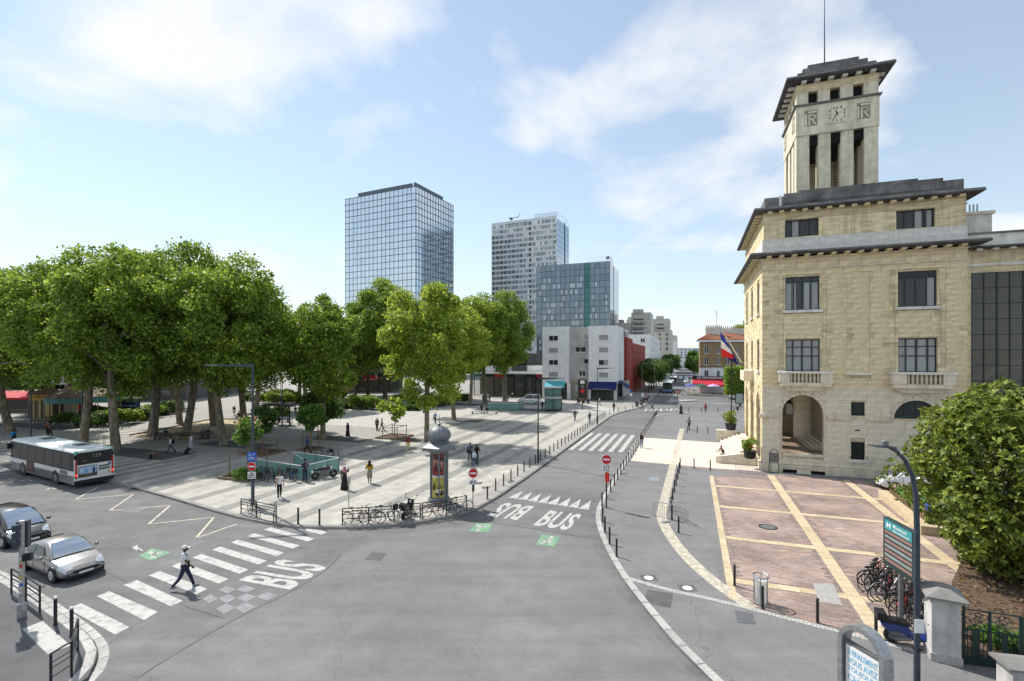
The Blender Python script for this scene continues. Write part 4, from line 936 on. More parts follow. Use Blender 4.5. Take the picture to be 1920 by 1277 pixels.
# ------------------------------------------------ glazed wing on the right
b = MB()
for q in cells(TW + .02, 30, 0, 18.2, [(14.6, 29, 4.5, 16.4)]): b.box(q[0], q[1], .75, 1.2, q[2], q[3])
b.build('wing_wall', X['stone'], TH)
gw = MB(); mx = [14.6 + .78*i for i in range(0, 18)]; mz = [4.5 + 1.19*i for i in range(11)]
for i, x in enumerate(mx): gw.box(x, x + (.1 if i % 2 == 0 else .06), .78, .9, 4.5, 16.4)
for j, z in enumerate(mz): gw.box(14.6, 28.6, .80, .88, z - .03, z + .04)
gwo = gw.build('window', X['frame_green'], TH)
for i in range(9):
    for j in range(10): MB().box(mx[i]+.05, mx[i+1]+.02, .835, .845, mz[j]+.02, mz[j+1]-.02).build('pane', X['pane_wing'], gwo)
MB().ext([(14.7,7.6),(17.2,9.6),(20.5,9.8),(20.5,9.2),(17.3,9.0),(14.7,7.0)], 'y', 2.2, 3.6).build('stair_flight', mat('stair_cream', (.62,.56,.40), .7), TH)
b = MB(); b.box(14.3, 30, 5.5, 5.7, 0, 18); b.box(14.3, 30, 1.2, 14, 17.8, 18.1); b.box(14.3, 30, 1.3, 5.5, 4.0, 4.4); b.build('wing_inside', X['inside'], TH)
MB().box(TW, 30, -.1, 1.3, 18.2, 18.32).build('wing_cornice', X['zinc_dark'], TH); MB().box(TW, 30, .5, 1.3, 18.32, 19.3).build('wing_parapet', X['stone_white'], TH); MB().box(TW, 30, .42, 1.35, 19.3, 19.45).build('wing_coping', X['zinc_stain'], TH)
me = MB().cbox(-.17, .17, 0, .6, -.17, 0, .04).mesh('modillion', X['stone_white'])
for i in range(8): linkmesh('modillion', me, TH, (14.9 + i*1.0, .16, 18.198))
MB().box(TW + .02, 30, .68, .76, 16.9, 17.1).build('string_course', X['stone_white'], TH)
MB().box(14.5, 16.9, 3.0, 6, 19, 21.4).build('chimney', X['stone_white'], TH); MB().box(14.35, 17.05, 2.85, 6.15, 21.4, 21.65).build('chimney_cap', X['stone_low'], TH)
for i in range(3): MB().tube((15.9+.25*i, 4, 21.65), (15.9+.25*i, 4, 22.5), .06, n=6).build('flue', X['steel'], TH)
# entrance steps and low wall on the west side
for i in range(6): MB().box(-2.6 + i*.42, 0, 3.5 + .35*i, 15.0, .12 + i*.2, .32 + i*.2).build('step', X['slab_pink'], TH)
MB().box(-2.9, -.2, 15.1, 15.6, .1, 1.3).build('step_wall', X['stone_low'], TH); MB().box(-3.0, -.15, 15.0, 15.7, 1.3, 1.45).build('step_wall_cap', X['stone_white'], TH)
MB().ext([(-3.6,.1),(-.17,.1),(-.17,1.15),(-1.6,1.1),(-3.6,.75)], 'y', 1.9, 2.35).build('step_wall', X['stone_low'], TH); 
# balcony and flags on the west front
MB().box(-.9, -.01, 6.0, 9.6, 7.6, 8.6).build('balcony', X['stone_low'], TH)
def cloth(b, p, dx, dz, wv):
    n = 10; vs = []
    for i in range(n+1):
        s = i/n; vs += [p + dx*s + Vector((0, wv*math.sin(s*7), 0)), p + dx*s + dz + Vector((0, wv*math.sin(s*7+1), 0))]
    b.add([tuple(v) for v in vs], [(2*i, 2*i+2, 2*i+3, 2*i+1) for i in range(n)])
# ================================================================ other buildings
def pane_island(name, cols, rough=.06, metal=.75):
    m = island_ramp(name, cols, rough, .0, .05, 2.0); p = m.node_tree.nodes['Principled BSDF']; p.inputs['Metallic'].default_value = metal; p.inputs['Specular IOR Level'].default_value = .8; return m
def objrand(m, amt):                       # panes that are objects of their own vary a little
    t = m.node_tree; p = t.nodes['Principled BSDF']; l = p.inputs['Base Color'].links
    oi = t.nodes.new('ShaderNodeObjectInfo'); rr = t.nodes.new('ShaderNodeMapRange'); rr.inputs[3].default_value = 1 - amt; rr.inputs[4].default_value = 1 + amt * .5; t.links.new(oi.outputs['Random'], rr.inputs[0])
    mx = t.nodes.new('ShaderNodeMix'); mx.data_type = 'RGBA'; mx.blend_type = 'MULTIPLY'; mx.inputs[0].default_value = 1
    if l: t.links.new(l[0].from_socket, mx.inputs[6])
    else: mx.inputs[6].default_value = p.inputs['Base Color'].default_value
    t.links.new(rr.outputs[0], mx.inputs[7]); t.links.new(mx.outputs[2], p.inputs['Base Color']); return m
def mirror(name, col, rough=.05, metal=.85, rnd=.1):
    m = bpy.data.materials.new(name); m.use_nodes = True; p = m.node_tree.nodes['Principled BSDF']
    p.inputs['Base Color'].default_value = (*col, 1); p.inputs['Roughness'].default_value = rough; p.inputs['Metallic'].default_value = metal
    return objrand(m, rnd) if rnd else m
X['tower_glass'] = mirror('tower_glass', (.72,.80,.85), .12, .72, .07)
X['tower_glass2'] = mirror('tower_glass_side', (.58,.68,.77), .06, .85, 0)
X['mullion'] = mat('mullion', (.11,.14,.17), .4, .4, var=.1)
X['spandrel'] = mat('spandrel_white', (.70,.73,.75), .4, .1, var=.06, scale=1)
X['grey_glass'] = mirror('grey_glass', (.20,.245,.285), .1, .7, .18)
X['grey_glass_pale'] = mirror('grey_glass_light', (.44,.48,.52), .2, .5, .2)  # paler glass for some of the small windows
X['green_glass'] = mirror('green_glass', (.06,.16,.155), .1, .7, .2)
def frame_thing(name, corner, ang, label, cat='building'): return thing(name, corner, label, cat, ang)
# local frames: corner nearest us at the origin, -x along the left face, +y along the right face
# ---- glass tower
T1 = frame_thing('glass_tower', (-51.5, 263, 0), rad(-25.6), 'pale blue mirror-glass office tower, leftmost and largest of the three', 'tower')
W1, D1, H1, FH = 49.9, 36.9, 102.0, 3.55
MB().box(-W1 + .3, -.3, .3, D1 - .3, 0, H1 - 1.2).build('core', X['mullion'], T1)
nc = 17; cw_ = W1 / nc; nr = 27; ztop = H1
pm = MB().box(-cw_/2 + .1, cw_/2 - .1, -.06, .06, -FH/2 + .1, FH/2 - .1).mesh('pane', X['tower_glass']); rt = random.Random(2)
rest = MB()
for r in range(nr):
    for c in range(nc):
        x, z = -W1 + cw_*(c+.5), ztop - FH*(r+.5)
        if r < 17:
            o = linkmesh('pane', pm, T1, (x, 0, z)); o.rotation_euler = (rad(rt.gauss(0, .35)), 0, rad(rt.gauss(0, .35)))
        else: rest.box(x - cw_/2 + .1, x + cw_/2 - .1, -.06, .06, z - FH/2 + .1, z + FH/2 - .1)
nd = 14; dw = D1 / nd
for r in range(nr):
    for c in range(nd): y, z = dw*(c+.5), ztop - FH*(r+.5); rest.box(-.06, .06, y - dw/2 + .1, y + dw/2 - .1, z - FH/2 + .1, z + FH/2 - .1)
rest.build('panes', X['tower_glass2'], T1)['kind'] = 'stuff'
b = MB()
for c in range(nc + 1): b.box(-W1 + cw_*c - .07, -W1 + cw_*c + .07, -.2, .2, 4, ztop)
for c in range(nd + 1): b.box(-.2, .22, dw*c - .1, dw*c + .1, 4, ztop)
b.build('mullion', X['mullion'], T1)
for r in range(nr + 1):
    z = ztop - FH*r; b = MB(); b.box(-W1 - .5, .3, -.32, .1, z - .1, z + .1); b.box(-.1, .32, -.3, D1 + .4, z - .101, z + .099); b.build('floor_edge', X['mullion'], T1)
b = MB(); b.box(-W1 + 9, -3.3, .5, 1.6, H1, H1 + 2.4); b.box(-1.8, -.6, .4, D1 - 10, H1, H1 + 2.4); b.box(-W1 + 10, -4, 4, 20, H1 - 2, H1 + 1.5); b.build('roof_screen', X['mullion'], T1)
# ---- white-banded tower
T2 = frame_thing('office_tower', (28.3, 310, 0), rad(-24), 'tall office tower with white floor bands behind the grey block', 'tower')
W2, D2, H2, F2 = 45.8, 25.8, 98.5, 3.4
MB().box(-W2 + .4, -.4, .4, D2 - .4, 0, H2).build('core', X['mullion'], T2)
pr_ = MB(); ncol = 32; rt = random.Random(4)
pm_t2 = pane_island('office_panes', [(.16,.20,.22),(.26,.31,.34),(.34,.39,.42),(.22,.27,.30),(.48,.53,.56),(.3,.35,.38),(.6,.64,.66)], .12, .55)
for r in range(28):
    z = H2 - F2*(r+1)
    for c in range(ncol):
        x = -W2 + W2/ncol*c
        if c == 19: continue
        pr_.box(x + .12, x + W2/ncol - .12, .05, .2, z + .95, z + F2 - .15)
    MB().box(-W2, 0, -.1, .3, z - .3, z + 1.0).build('floor_band', X['spandrel'], T2)
pr_.build('window_panes', pm_t2, T2)['kind'] = 'stuff'
b = MB()
for c in range(0, ncol + 1, 2): b.box(-W2 + W2/ncol*c - .1, -W2 + W2/ncol*c + .1, -.14, .2, 3, H2)
b.build('mullion', X['spandrel'], T2)
b = MB()
for r in range(28):
    for c in range(7): b.box(-.06, .06, D2/7*c + .1, D2/7*(c+1) - .1, H2 - F2*(r+1) + .1, H2 - F2*r - .1)
b.build('side_panes', mirror('side_glass', (.42,.52,.62), .06, .9, 0), T2)['kind'] = 'stuff'
MB().box(-.25, .3, 15.5, 16.6, 0, H2 + 1).build('side_slot', X['mullion'], T2)
MB().box(-W2, 0, -.1, .2, H2 + .05, H2 + 1.6).build('roof_band', X['spandrel'], T2)
b = MB()
for i in range(9): b.tube((-15 + 15/8*i, .1, H2 + 1.6), (-15 + 15/8*i, .1, H2 + 4), .12, n=4)
for i in range(6): b.tube((-.1, D2/5*i, H2), (-.1, D2/5*i, H2 + 4), .12, n=4)
b.tube((-15,.1,H2+4),(0,.1,H2+4),.1,n=4); b.tube((-.1,0,H2+4),(-.1,D2,H2+4),.1,n=4); b.build('roof_rail', X['spandrel'], T2)
MB().box(-15, 0, .0, .05, H2 + 1.6, H2 + 3.9).build('glass_parapet', glass('parapet_glass', (.6,.7,.75), .05, .25), T2)
b = MB(); b.box(-38, -22, 3, 8, H2, H2 + 2.6); b.tube((-33,4,H2+2),(-33,4,H2+5),.3,n=6); b.tube((-34,4,H2+4.4),(-28,4,H2+5.2),.25,n=6); b.tube((-28,4,H2+5.2),(-27,4,H2+7.5),.15,n=6); b.box(-34.6,-32.4,3.4,4.6,H2+4,H2+5); b.build('roof_crane', X['mullion'], T2)
# ---- grey glass block
T3 = frame_thing('glass_block', (51.2, 256, 0), rad(-21.4), 'dark grey glass office block in front of the white-banded tower', 'office block')
W3, D3, H3, F3 = 40.3, 27, 60.6, 3.35
MB().box(-W3 + .3, -.3, .3, D3 - .3, 0, H3 - .5).build('core', X['mullion'], T3)
n3 = 15; c3_ = W3/n3
pmG = [MB().box(-c3_/2 + .12, c3_/2 - .12, -.05, .05, -F3/2 + .12, F3/2 - .12).mesh('pane', X[k]) for k in ('grey_glass', 'green_glass')]
pms = MB().box(-c3_*.2, c3_*.2, -.09, .0, -F3*.33, F3*.33).mesh('window_light', X['grey_glass_pale'])
pmd = MB().box(-c3_*.2, c3_*.2, -.09, .0, -F3*.36, F3*.36).mesh('window_dark', X['grey_glass'])
rt = random.Random(9)
for r in range(18):
    for c in range(n3):
        x, z = -W3 + c3_*(c+.5), H3 - F3*(r+.5)
        o = linkmesh('pane', pmG[1 if c == 10 else 0], T3, (x, 0, z)); o.rotation_euler = (rad(rt.gauss(0, .5)), 0, rad(rt.gauss(0, .5)))
        if 1 < r < 14 and c != 10:
            for s_ in (-.25, .25):
                q = rt.random()
                if q < .42: linkmesh('window_light' if q < .17 else 'window_dark', pms if q < .17 else pmd, o, (s_*c3_, -.02, 0))
b = MB()
for c in range(n3+1): b.box(-W3 + c3_*c - .06, -W3 + c3_*c + .06, -.1, .1, 3, H3)
for r in range(19): b.box(-W3, 0, -.098, .1, H3 - F3*r - .07, H3 - F3*r + .07)
b.box(-W3 + c3_*10 - .3, -W3 + c3_*10 - .05, -.2, .1, 3, H3)
b.build('mullion', X['mullion'], T3)
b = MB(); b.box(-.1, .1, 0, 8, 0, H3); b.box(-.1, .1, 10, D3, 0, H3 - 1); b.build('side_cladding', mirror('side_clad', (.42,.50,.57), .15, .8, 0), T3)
MB().box(-2.2, -.2, 8, 10, 0, H3).build('side_slot', X['shade_black'], T3)
b = MB()
for i in range(10): b.tube((-12 + 12/9*i, .1, H3), (-12 + 12/9*i, .1, H3 + 2.6), .08, n=4)
b.tube((-12,.1,H3+2.6),(0,.1,H3+2.6),.07,n=4); b.tube((0,.1,H3+2.6),(0,7.5,H3+2.6),.07,n=4)
for i in range(5): b.tube((0, 1.9*i, H3), (0, 1.9*i, H3+2.6), .08, n=4)
b.build('roof_rail', X['spandrel'], T3); MB().ball((-1.6,2,H3+2.2), 1.0, 10, 6, (1,.4,1)).build('dish', X['grey_paint'], T3)

# ---- generic flat block with real openings
X['render_white'] = mat('white_render', (.84,.84,.85), .85, var=.05, scale=.6, streak=.12)
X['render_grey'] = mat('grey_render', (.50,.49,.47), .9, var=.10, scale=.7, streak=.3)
X['render_beige'] = mat('beige_render', (.70,.67,.60), .9, var=.08, scale=.5, streak=.2)
X['render_red'] = mat('red_render', (.33,.050,.028), .8, var=.12, scale=.7, streak=.15)
X['shutter'] = mat('roller_shutter', (.36,.36,.36), .6, var=.05, scale=20, stretch=(.1,.1,6))
X['far_glass'] = mirror('far_glass', (.05,.06,.07), .08, .3, .3)
X['awn_blue'] = mat('awning_blue', (.010,.018,.12), .8, var=.1); X['awn_turq'] = mat('awning_turquoise', (.10,.48,.56), .7, var=.06); X['awn_red'] = mat('awning_red', (.50,.018,.035), .75, var=.08)
def wall_face(o, T, x0, x1, z0, z1, wins, m, th=.4, y=0.0):
    b = MB(); b.T = T
    for q in cells(x0, x1, z0, z1, [w[:4] for w in wins]): b.box(q[0], q[1], y, y + th, q[2], q[3])
    w_ = b.build('wall', X[m], o)
    for w in wins:
        x, xx, z, zz_ = w[:4]; kind = w[4] if len(w) > 4 else 'two'
        f = MB(); f.T = T; bar = .07; yy = y + .18
        f.box(x, x+bar, yy-.05, yy+.05, z, zz_); f.box(xx-bar, xx, yy-.05, yy+.05, z, zz_); f.box(x+bar, xx-bar, yy-.05, yy+.05, z, z+bar); f.box(x+bar, xx-bar, yy-.05, yy+.05, zz_-bar, zz_)
        if kind == 'two': f.box((x+xx)/2-.05, (x+xx)/2+.05, yy-.05, yy+.05, z+bar, zz_-bar)
        f.box(x-.08, xx+.08, y-.08, y+.1, z-.1, z-.003)
        fo = f.build('window', X['white'], o)
        p = MB(); p.T = T
        if kind == 'shut': p.box(x+bar, xx-bar, yy-.04, yy+.03, z+bar, zz_-bar).build('shutter', X['shutter'], fo)
        elif kind == 'half': p.box((x+xx)/2+.05, xx-bar, yy-.04, yy+.03, z+bar, zz_-bar).build('shutter', X['shutter'], fo); p = MB(); p.T = T; p.box(x+bar, (x+xx)/2+.05, yy-.01, yy+.01, z+bar, zz_-bar).build('pane', X['far_glass'], fo)
        else: p.box(x+bar, xx-bar, yy-.01, yy+.01, z+bar, zz_-bar).build('pane', X['far_glass'], fo)
    return w_
# ---- white flats at the corner of the side street; origin at the right front corner, -x to the left
A = thing('apartment_house', tuple(AB(-15.9, 114)), 'white corner apartment house with blue and turquoise shop awnings', 'apartment house', A20)
ID = Matrix.Identity(4)
def win_rows(xs, zs, kinds): return [(x0, x1, z, z + 1.25, k) for (x0, x1), ks in zip(xs, kinds) for z, k in zip(zs, ks)]
ZS = [5.3, 8.2, 11.1, 14.0]
wl = win_rows([(-4.2,-1.95)], ZS, [('shut','half','shut','shut')])
wm = [(-9.0,-7.5,5.6,6.8,'two'), (-7.9,-6.7,8.5,9.7,'one'), (-9.9,-7.4,11.3,12.5,'two'), (-7.9,-6.7,14.2,15.4,'shut')]
wr_ = win_rows([(-16.2,-13.9)], ZS, [('shut','two','shut','two')])
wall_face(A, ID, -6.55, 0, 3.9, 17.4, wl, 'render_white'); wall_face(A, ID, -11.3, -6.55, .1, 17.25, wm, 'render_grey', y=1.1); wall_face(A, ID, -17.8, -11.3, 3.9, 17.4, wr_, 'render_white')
b = MB(); b.box(-6.55, -6.15, .4, 1.5, 3.9, 17.4); b.box(-11.7, -11.3, .4, 1.5, .1, 17.4); b.build('wall', X['render_white'], A)
b = MB(); b.box(-17.8, -17.4, .4, 22, 0, 17.4); b.box(-17.8, 0, 21.6, 22, 0, 17.4); b.box(-17.4, -.4, 1.6, 21.6, 17, 17.2); b.build('wall', X['render_white'], A)
SX = Matrix(((0,-1,0,0),(1,0,0,0),(0,0,1,0),(0,0,0,1)))    # right flank: x along depth
wall_face(A, SX, .4, 12, 3.9, 17.4, [(5.0,6.6,4.6,11.5,'one'),(7.2,8.6,13.6,15.6,'two')], 'render_white'); wall_face(A, SX, 12, 22, 4.8, 15, [], 'render_white')
b = MB(); b.box(-17.8, -16.9, 0, .4, .1, 3.9); b.box(-11.7, -10.9, 0, .4, .1, 3.9); b.box(-6.6, -6.0, 0, .4, .1, 3.9); b.box(-.7, 0, 0, .5, .1, 3.9); b.build('pier', X['render_white'], A)
b = MB(); b.box(-16.9, -11.7, .9, 1.0, .1, 3.9); b.box(-6.0, -.7, .9, 1.0, .1, 3.9); b.box(-.9, -.8, .9, 16, .1, 3.9); b.build('shop_front', X['pane'], A)
b = MB(); b.box(-17.3, -.95, 4.5, 4.7, 0, 3.9); b.box(-17.3, -.5, 1.0, 21, 3.6, 3.9); b.build('shop_inside', X['inside'], A)
b = MB()
for x in (-15.6, -14.2, -13, -4.6, -3.2, -1.9): b.box(x, x+.08, .86, 1.04, .1, 3.9)
b.build('shop_mullion', X['frame_dark'], A)
MB().box(-11.25, -6.6, 1.0, 1.095, .1, 4.6).build('wall_base', mat('tile_beige', (.42,.35,.26), .8, var=.1), A)
b = MB(); b.box(-10.6, -10.1, .96, .995, .2, 3.0); b.build('notice', mat('grey_door', (.28,.30,.31), .6), A)
for i in range(9): MB().box(-9.9 + (i%5)*.52, -9.5 + (i%5)*.52, .98, .992, 2.1 + (i//5)*.7, 2.7 + (i//5)*.7).build('poster', mat('poster', (.62,.58,.70), .7, var=.2), A)
MB().box(-9.0, -8.1, .97, .99, 1.2, 1.9).build('poster', mat('poster_brown', (.25,.09,.05), .7), A)
def awning(o, x0, x1, z0, z1, y0, y1, m, drop=.25, name='awning'):
    b = MB(); n = 1; vs = [(x0,y0,z1),(x1,y0,z1),(x1,y1,z0),(x0,y1,z0),(x0,y1,z0-drop),(x1,y1,z0-drop),(x0,y0,z1-.05),(x1,y0,z1-.05),(x1,y1+.03,z0-.05),(x0,y1+.03,z0-.05)]
    b.add(vs, [(0,1,2,3),(3,2,5,4),(6,7,8,9),(0,3,9,6),(1,7,8,2)]); return b.build(name, X[m], o)
awning(A, -6.4, .1, 2.9, 4.4, -.01, -1.8, 'awn_blue'); awning(A, -16.9, -12.0, 3.0, 4.4, -.01, -1.6, 'awn_turq')
marks(A, -5.2, -1.0, -1.835, 2.67, 2.85, X['white'], 1, 4)
b = MB(); b.T = SX; b.add([(2,0,4.6),(9,0,4.4),(9,-2.2,2.9),(1.5,-2.2,2.7),(2,0,4.55),(9,0,4.35)], [(0,1,2,3),(4,5,2,3)]); b.build('awning', X['awn_blue'], A)
# potted hedge of the brasserie comes with the plants
# ---- red houses along the street
RA = thing('red_house', tuple(AB(-15.2, 127)), 'dark red rendered house beside the white corner apartment house', 'house', A20)
SXr = SX
def flank(o, d0, d1, z0, z1, wins, m, a=0.0): wall_face(o, Matrix.Translation((a,0,0)) @ SX, d0, d1, z0, z1, wins, m)
flank(RA, 0, 13, 0.1, 4.2, [(1.5,3.5,.6,3.2,'one'),(5,7,.6,3.2,'one'),(9,11.5,.6,3.2,'one')], 'render_beige', -.8); flank(RA, 0, 13, 4.2, 15.2, [(3.2,4.0,6.0,12.8,'one'),(8.0,8.5,11.6,13,'one'),(10.4,10.9,11.6,13,'one')], 'render_red')
MB().box(-9, -.2, -.0, .4, 4.2, 15.2).build('wall', X['render_red'], RA); MB().box(-9, -.4, .4, 13, 14.6, 15).build('roof', X['zinc_dark'], RA); MB().box(-9, -.2, 12.6, 13, 4.2, 15.19).build('wall', X['render_red'], RA)
b = MB()
for i in range(14): b.box(-8 + i*.55, -7.85 + i*.55, .5, .6, 15.2, 16.2 + .7*math.sin(i*1.7))
b.build('roof_fence', X['metal_dark'], RA)
RB = thing('red_house', tuple(AB(-15.4, 143)), 'long dark red rendered house farther up the street, with roof plants', 'house', A20)
flank(RB, 0, 40, .1, 14.2, [(d, d+.6, 10.6, 12.2, 'one') for d in (4, 9, 14, 20, 26, 32)] + [(d, d+1.4, 5, 7, 'two') for d in (6, 17, 28)], 'render_red')
MB().box(-8, -.4, 0, .4, .1, 14.2).build('wall', X['render_red'], RB); MB().box(-8, -.4, .4, 40, 13.6, 14).build('roof', X['zinc_dark'], RB)
# ---- white block and stepped flats beyond
WB = thing('apartment_house', tuple(AB(-16, 215)), 'plain white apartment block with small square windows beyond the red houses', 'apartment house', A20)
flank(WB, 0, 70, .1, 20, [(d, d+1.6, z, z+1.7, 'two') for d in (3, 9, 15, 22, 30, 40, 52) for z in (10, 13.2, 16.4)], 'render_white')
wall_face(WB, ID, -28, -.01, .1, 20, [(x, x+1.8, z, z+1.6, 'two') for x in (-24,-19,-14,-9,-4) for z in (10.2,13.4,16.6)], 'render_white', y=-.4); MB().box(-28, -.4, 0, 70, 19.4, 19.8).build('roof', X['zinc_dark'], WB)
MB().box(-12, -.02, -.46, -.405, 8, 9.8).build('coloured_panel', mat('lilac_panel', (.42,.36,.52), .8), WB)
X['far_beige'] = X['render_beige']
def stepped(a, b, wd, dp, h, label, seed):
    o = thing('stepped_flats', tuple(AB(a, b)), label, 'apartment house', A20); r_ = random.Random(seed); k = max(2, int(wd/9)); w1 = wd/k
    for i in range(k):
        x0 = -wd + i*w1; hh = h - i*0 - r_.choice([0, 3, 6]); 
        ws = [(x0 + 1.2, x0 + w1*.62, z, z + 1.9, 'two') for z in np.arange(hh - 14.4, hh - 2.4, 3.0)]
        wall_face(o, ID, x0 + .02, x0 + w1 - .02, 0, hh, ws, 'render_beige', y=-.6*(i % 2)); MB().box(x0 + .02, x0 + w1 - .02, .5, dp, 0, hh - .2).build('volume', X['render_beige'], o)
        for z in np.arange(hh - 14.4, hh - 2.4, 3.0): MB().box(x0 + .8, x0 + w1*.72, -1.9, -.65, z - .4, z + .75).build('balcony', X['render_beige'], o)
        MB().box(x0 + 1, x0 + w1*.6, -.5, 4, hh, hh + 2.0).build('roof_room', X['render_grey'] if i % 2 else X['render_beige'], o)
    b = MB(); b.tube((-wd*.6, 2, h), (-wd*.6, 2, h+7), .12, n=4); b.build('aerial', X['metal_dark'], o); return o
stepped(-22, 300, 34, 20, 37, 'nearest beige stepped apartment block with balconies above the street', 1); stepped(-14, 365, 30, 20, 38, 'middle beige stepped apartment block with balconies', 2); stepped(-15, 440, 22, 20, 40, 'farthest beige stepped apartment block at the end of the street', 3)
for a, b, wd, h, m, lab in [(-12, 330, 14, 27, 'render_beige', 'narrow beige house closing the left side of the street'), (-11, 420, 16, 24, 'render_white', 'pale house far up the left side of the street'), (2, 620, 60, 22, 'render_white', 'white houses closing the far end of the street'), (-14, 540, 20, 34, 'render_beige', 'tall pale house far up the street')]:
    o = thing('street_house', tuple(AB(a, b)), lab, 'house', A20); wall_face(o, ID, -wd, 0, 0, h, [(x, x+1.5, z, z+1.9, 'two') for x in np.arange(-wd+2, -2, 4.5) for z in np.arange(h-12, h-2, 3.1)], m)
    flank(o, .4, 45, 0, h - .02, [(d, d+1.5, z, z+1.9, 'two') for d in (4, 12, 20, 28, 36) for z in np.arange(h-12, h-2, 3.1)], m); MB().box(-wd, -.4, .4, 45, h-.6, h-.2).build('roof', X['zinc_dark'], o)
hill = struct(MB().add([(-900,2600,-5),(1500,2600,-5),(1500,2650,55),(700,2640,70),(100,2640,46),(-900,2650,40)], [(0,1,2,3,4,5)]).build('hills', mat('far_hills', (.20,.25,.30), 1, var=.1, scale=.01)))
# ---- brick corner cafe
X['brick_tan'] = mat('tan_brick', (.36,.25,.13), .85, var=.16, scale=1.2, detail=8, bump=.4, bscale=10, streak=.15)
X['tile_red'] = mat('roof_tile', (.34,.13,.075), .8, var=.22, scale=1.5, bump=.5, bscale=8, obj=.2)
Cf = thing('corner_cafe_house', tuple(AB(2.4, 147)), 'tan brick corner house with tiled roof and cafe on the ground floor', 'house', A20)
cw1 = [(1.2,2.35,z,z+2.1,'two') for z in (11.2, 8.0)] + [(1.2,2.3,4.6,6.5,'two')]
wall_face(Cf, ID, 0, 3.6, 7.4, 14.4, cw1[:2], 'brick_tan'); wall_face(Cf, ID, 0, 3.6, 0, 7.4, cw1[2:], 'render_white')
RT = Matrix.Translation((3.6,0,0)) @ Matrix.Rotation(rad(24), 4, 'Z')
wall_face(Cf, RT, 0, 18, 7.4, 14.4, [(x, x+1.0, z, z+2.0, 'two') for x in (.9, 3.6, 6.3, 9.0, 12) for z in (8.0, 11.2)], 'brick_tan'); wall_face(Cf, RT, 0, 18, 0, 7.4, [(x, x+.95, 4.6, 6.4, 'two') for x in (.9, 3.7, 6.4, 10)], 'render_white')
b = MB(); b.box(-.15, 3.65, -.2, .3, 7.3, 7.55); b.T = RT; b.box(0, 18, -.2, .3, 7.301, 7.551); b.T = None; b.build('string_course', mat('dark_ledge', (.16,.12,.09), .8), Cf)
b = MB(); b.box(-.5, 3.9, -.6, .3, 14.4, 15.0); b.T = RT; b.box(-.2, 18, -.6, .3, 14.401, 15.001); b.build('cornice', X['render_white'], Cf)
b = MB(); b.box(0, .4, .4, 16, 0, 14.4); b.build('wall', X['brick_tan'], Cf)
R_f = lambda x, y, z: tuple((RT @ Vector((x, y, z))))
b = MB(); p0, p1, p2, p3 = (-.7,-.8,15.0), (3.8,-.8,15.0), R_f(18,-.8,15.0), (-.7,16,15.0); q0, q1 = (3.4,5.5,17.4), R_f(17,5,17.4)
b.add([p0,p1,p2,q1,q0,p3,R_f(18,12,15)], [(0,1,4),(1,2,3,4),(0,4,5),(4,3,6,5),(2,6,3)]); rf = b.build('roof', X['tile_red'], Cf)
tb = MB()
for (A_, B_, C_, D_), n_ in (((p1, p2, q1, q0), 34), ((p0, p1, q0, q0), 10)):
    A_, B_, C_, D_ = map(Vector, (A_, B_, C_, D_))
    for i in range(n_): f = (i + .5)/n_; tb.tube(A_.lerp(B_, f) + Vector((0,0,.03)), D_.lerp(C_, f) + Vector((0,0,.03)), .12, n=5)
tb.build('roof_tiles', X['tile_red'], rf)['kind'] = 'stuff'
def chimney(x, y, w_, d_, h, n):
    c = MB().box(x, x+w_, y, y+d_, 15, h).build('chimney', X['render_beige'], rf)
    b = MB()
    for i in range(n): b.lathe([(.13,h),(.1,h+.55),(.14,h+.6)], 8, (x + w_*(i+.5)/n, y + d_/2))
    b.build('chimney_pots', X['tile_red'], rf)
chimney(1.6, 3.2, 4.4, .9, 18.6, 9); chimney(6.2, 6.5, 6, .9, 18.4, 11); chimney(12.8, 8.5, 3.5, .9, 18.7, 5)
MB().tube((4.6,4,18),(4.6,4,23.5),.05,n=4).build('aerial', X['metal_dark'], rf); 
b = MB(); [b.tube((4.2-.0,4,22+.4*i),(5.0,4,22+.4*i),.025,n=4) for i in range(4)]; b.build('aerial', X['metal_dark'], rf)
# cafe front
b = MB(); b.box(-1.9, 6.6, -1.4, -1.2, 4.0, 4.9); b.build('sign_board', X['black'], Cf); text('lettering', 'LE GEVAUDAN', X['white_card'], Cf, (-.7,-1.42,4.15), (rad(90),0,0), width=6.6, height=.62, bold=.03)
awning(Cf, -1.9, .6, 2.9, 4.1, -1.2, -3.4, 'awn_red', .35); awning(Cf, .7, 6.2, 2.6, 4.0, -1.2, -3.9, 'awn_red', .35); awning(Cf, 6.3, 9.5, 2.8, 4.0, -1.2, -3.4, 'awn_red', .3)
b = MB(); b.box(-1.8, 6.5, -1.2, -.05, 3.95, 4.15); b.build('canopy_roof', X['zinc_dark'], Cf)
MB().box(.05, 18, 3, 3.2, 0, 7.3).build('inner_wall', X['inside'], Cf)
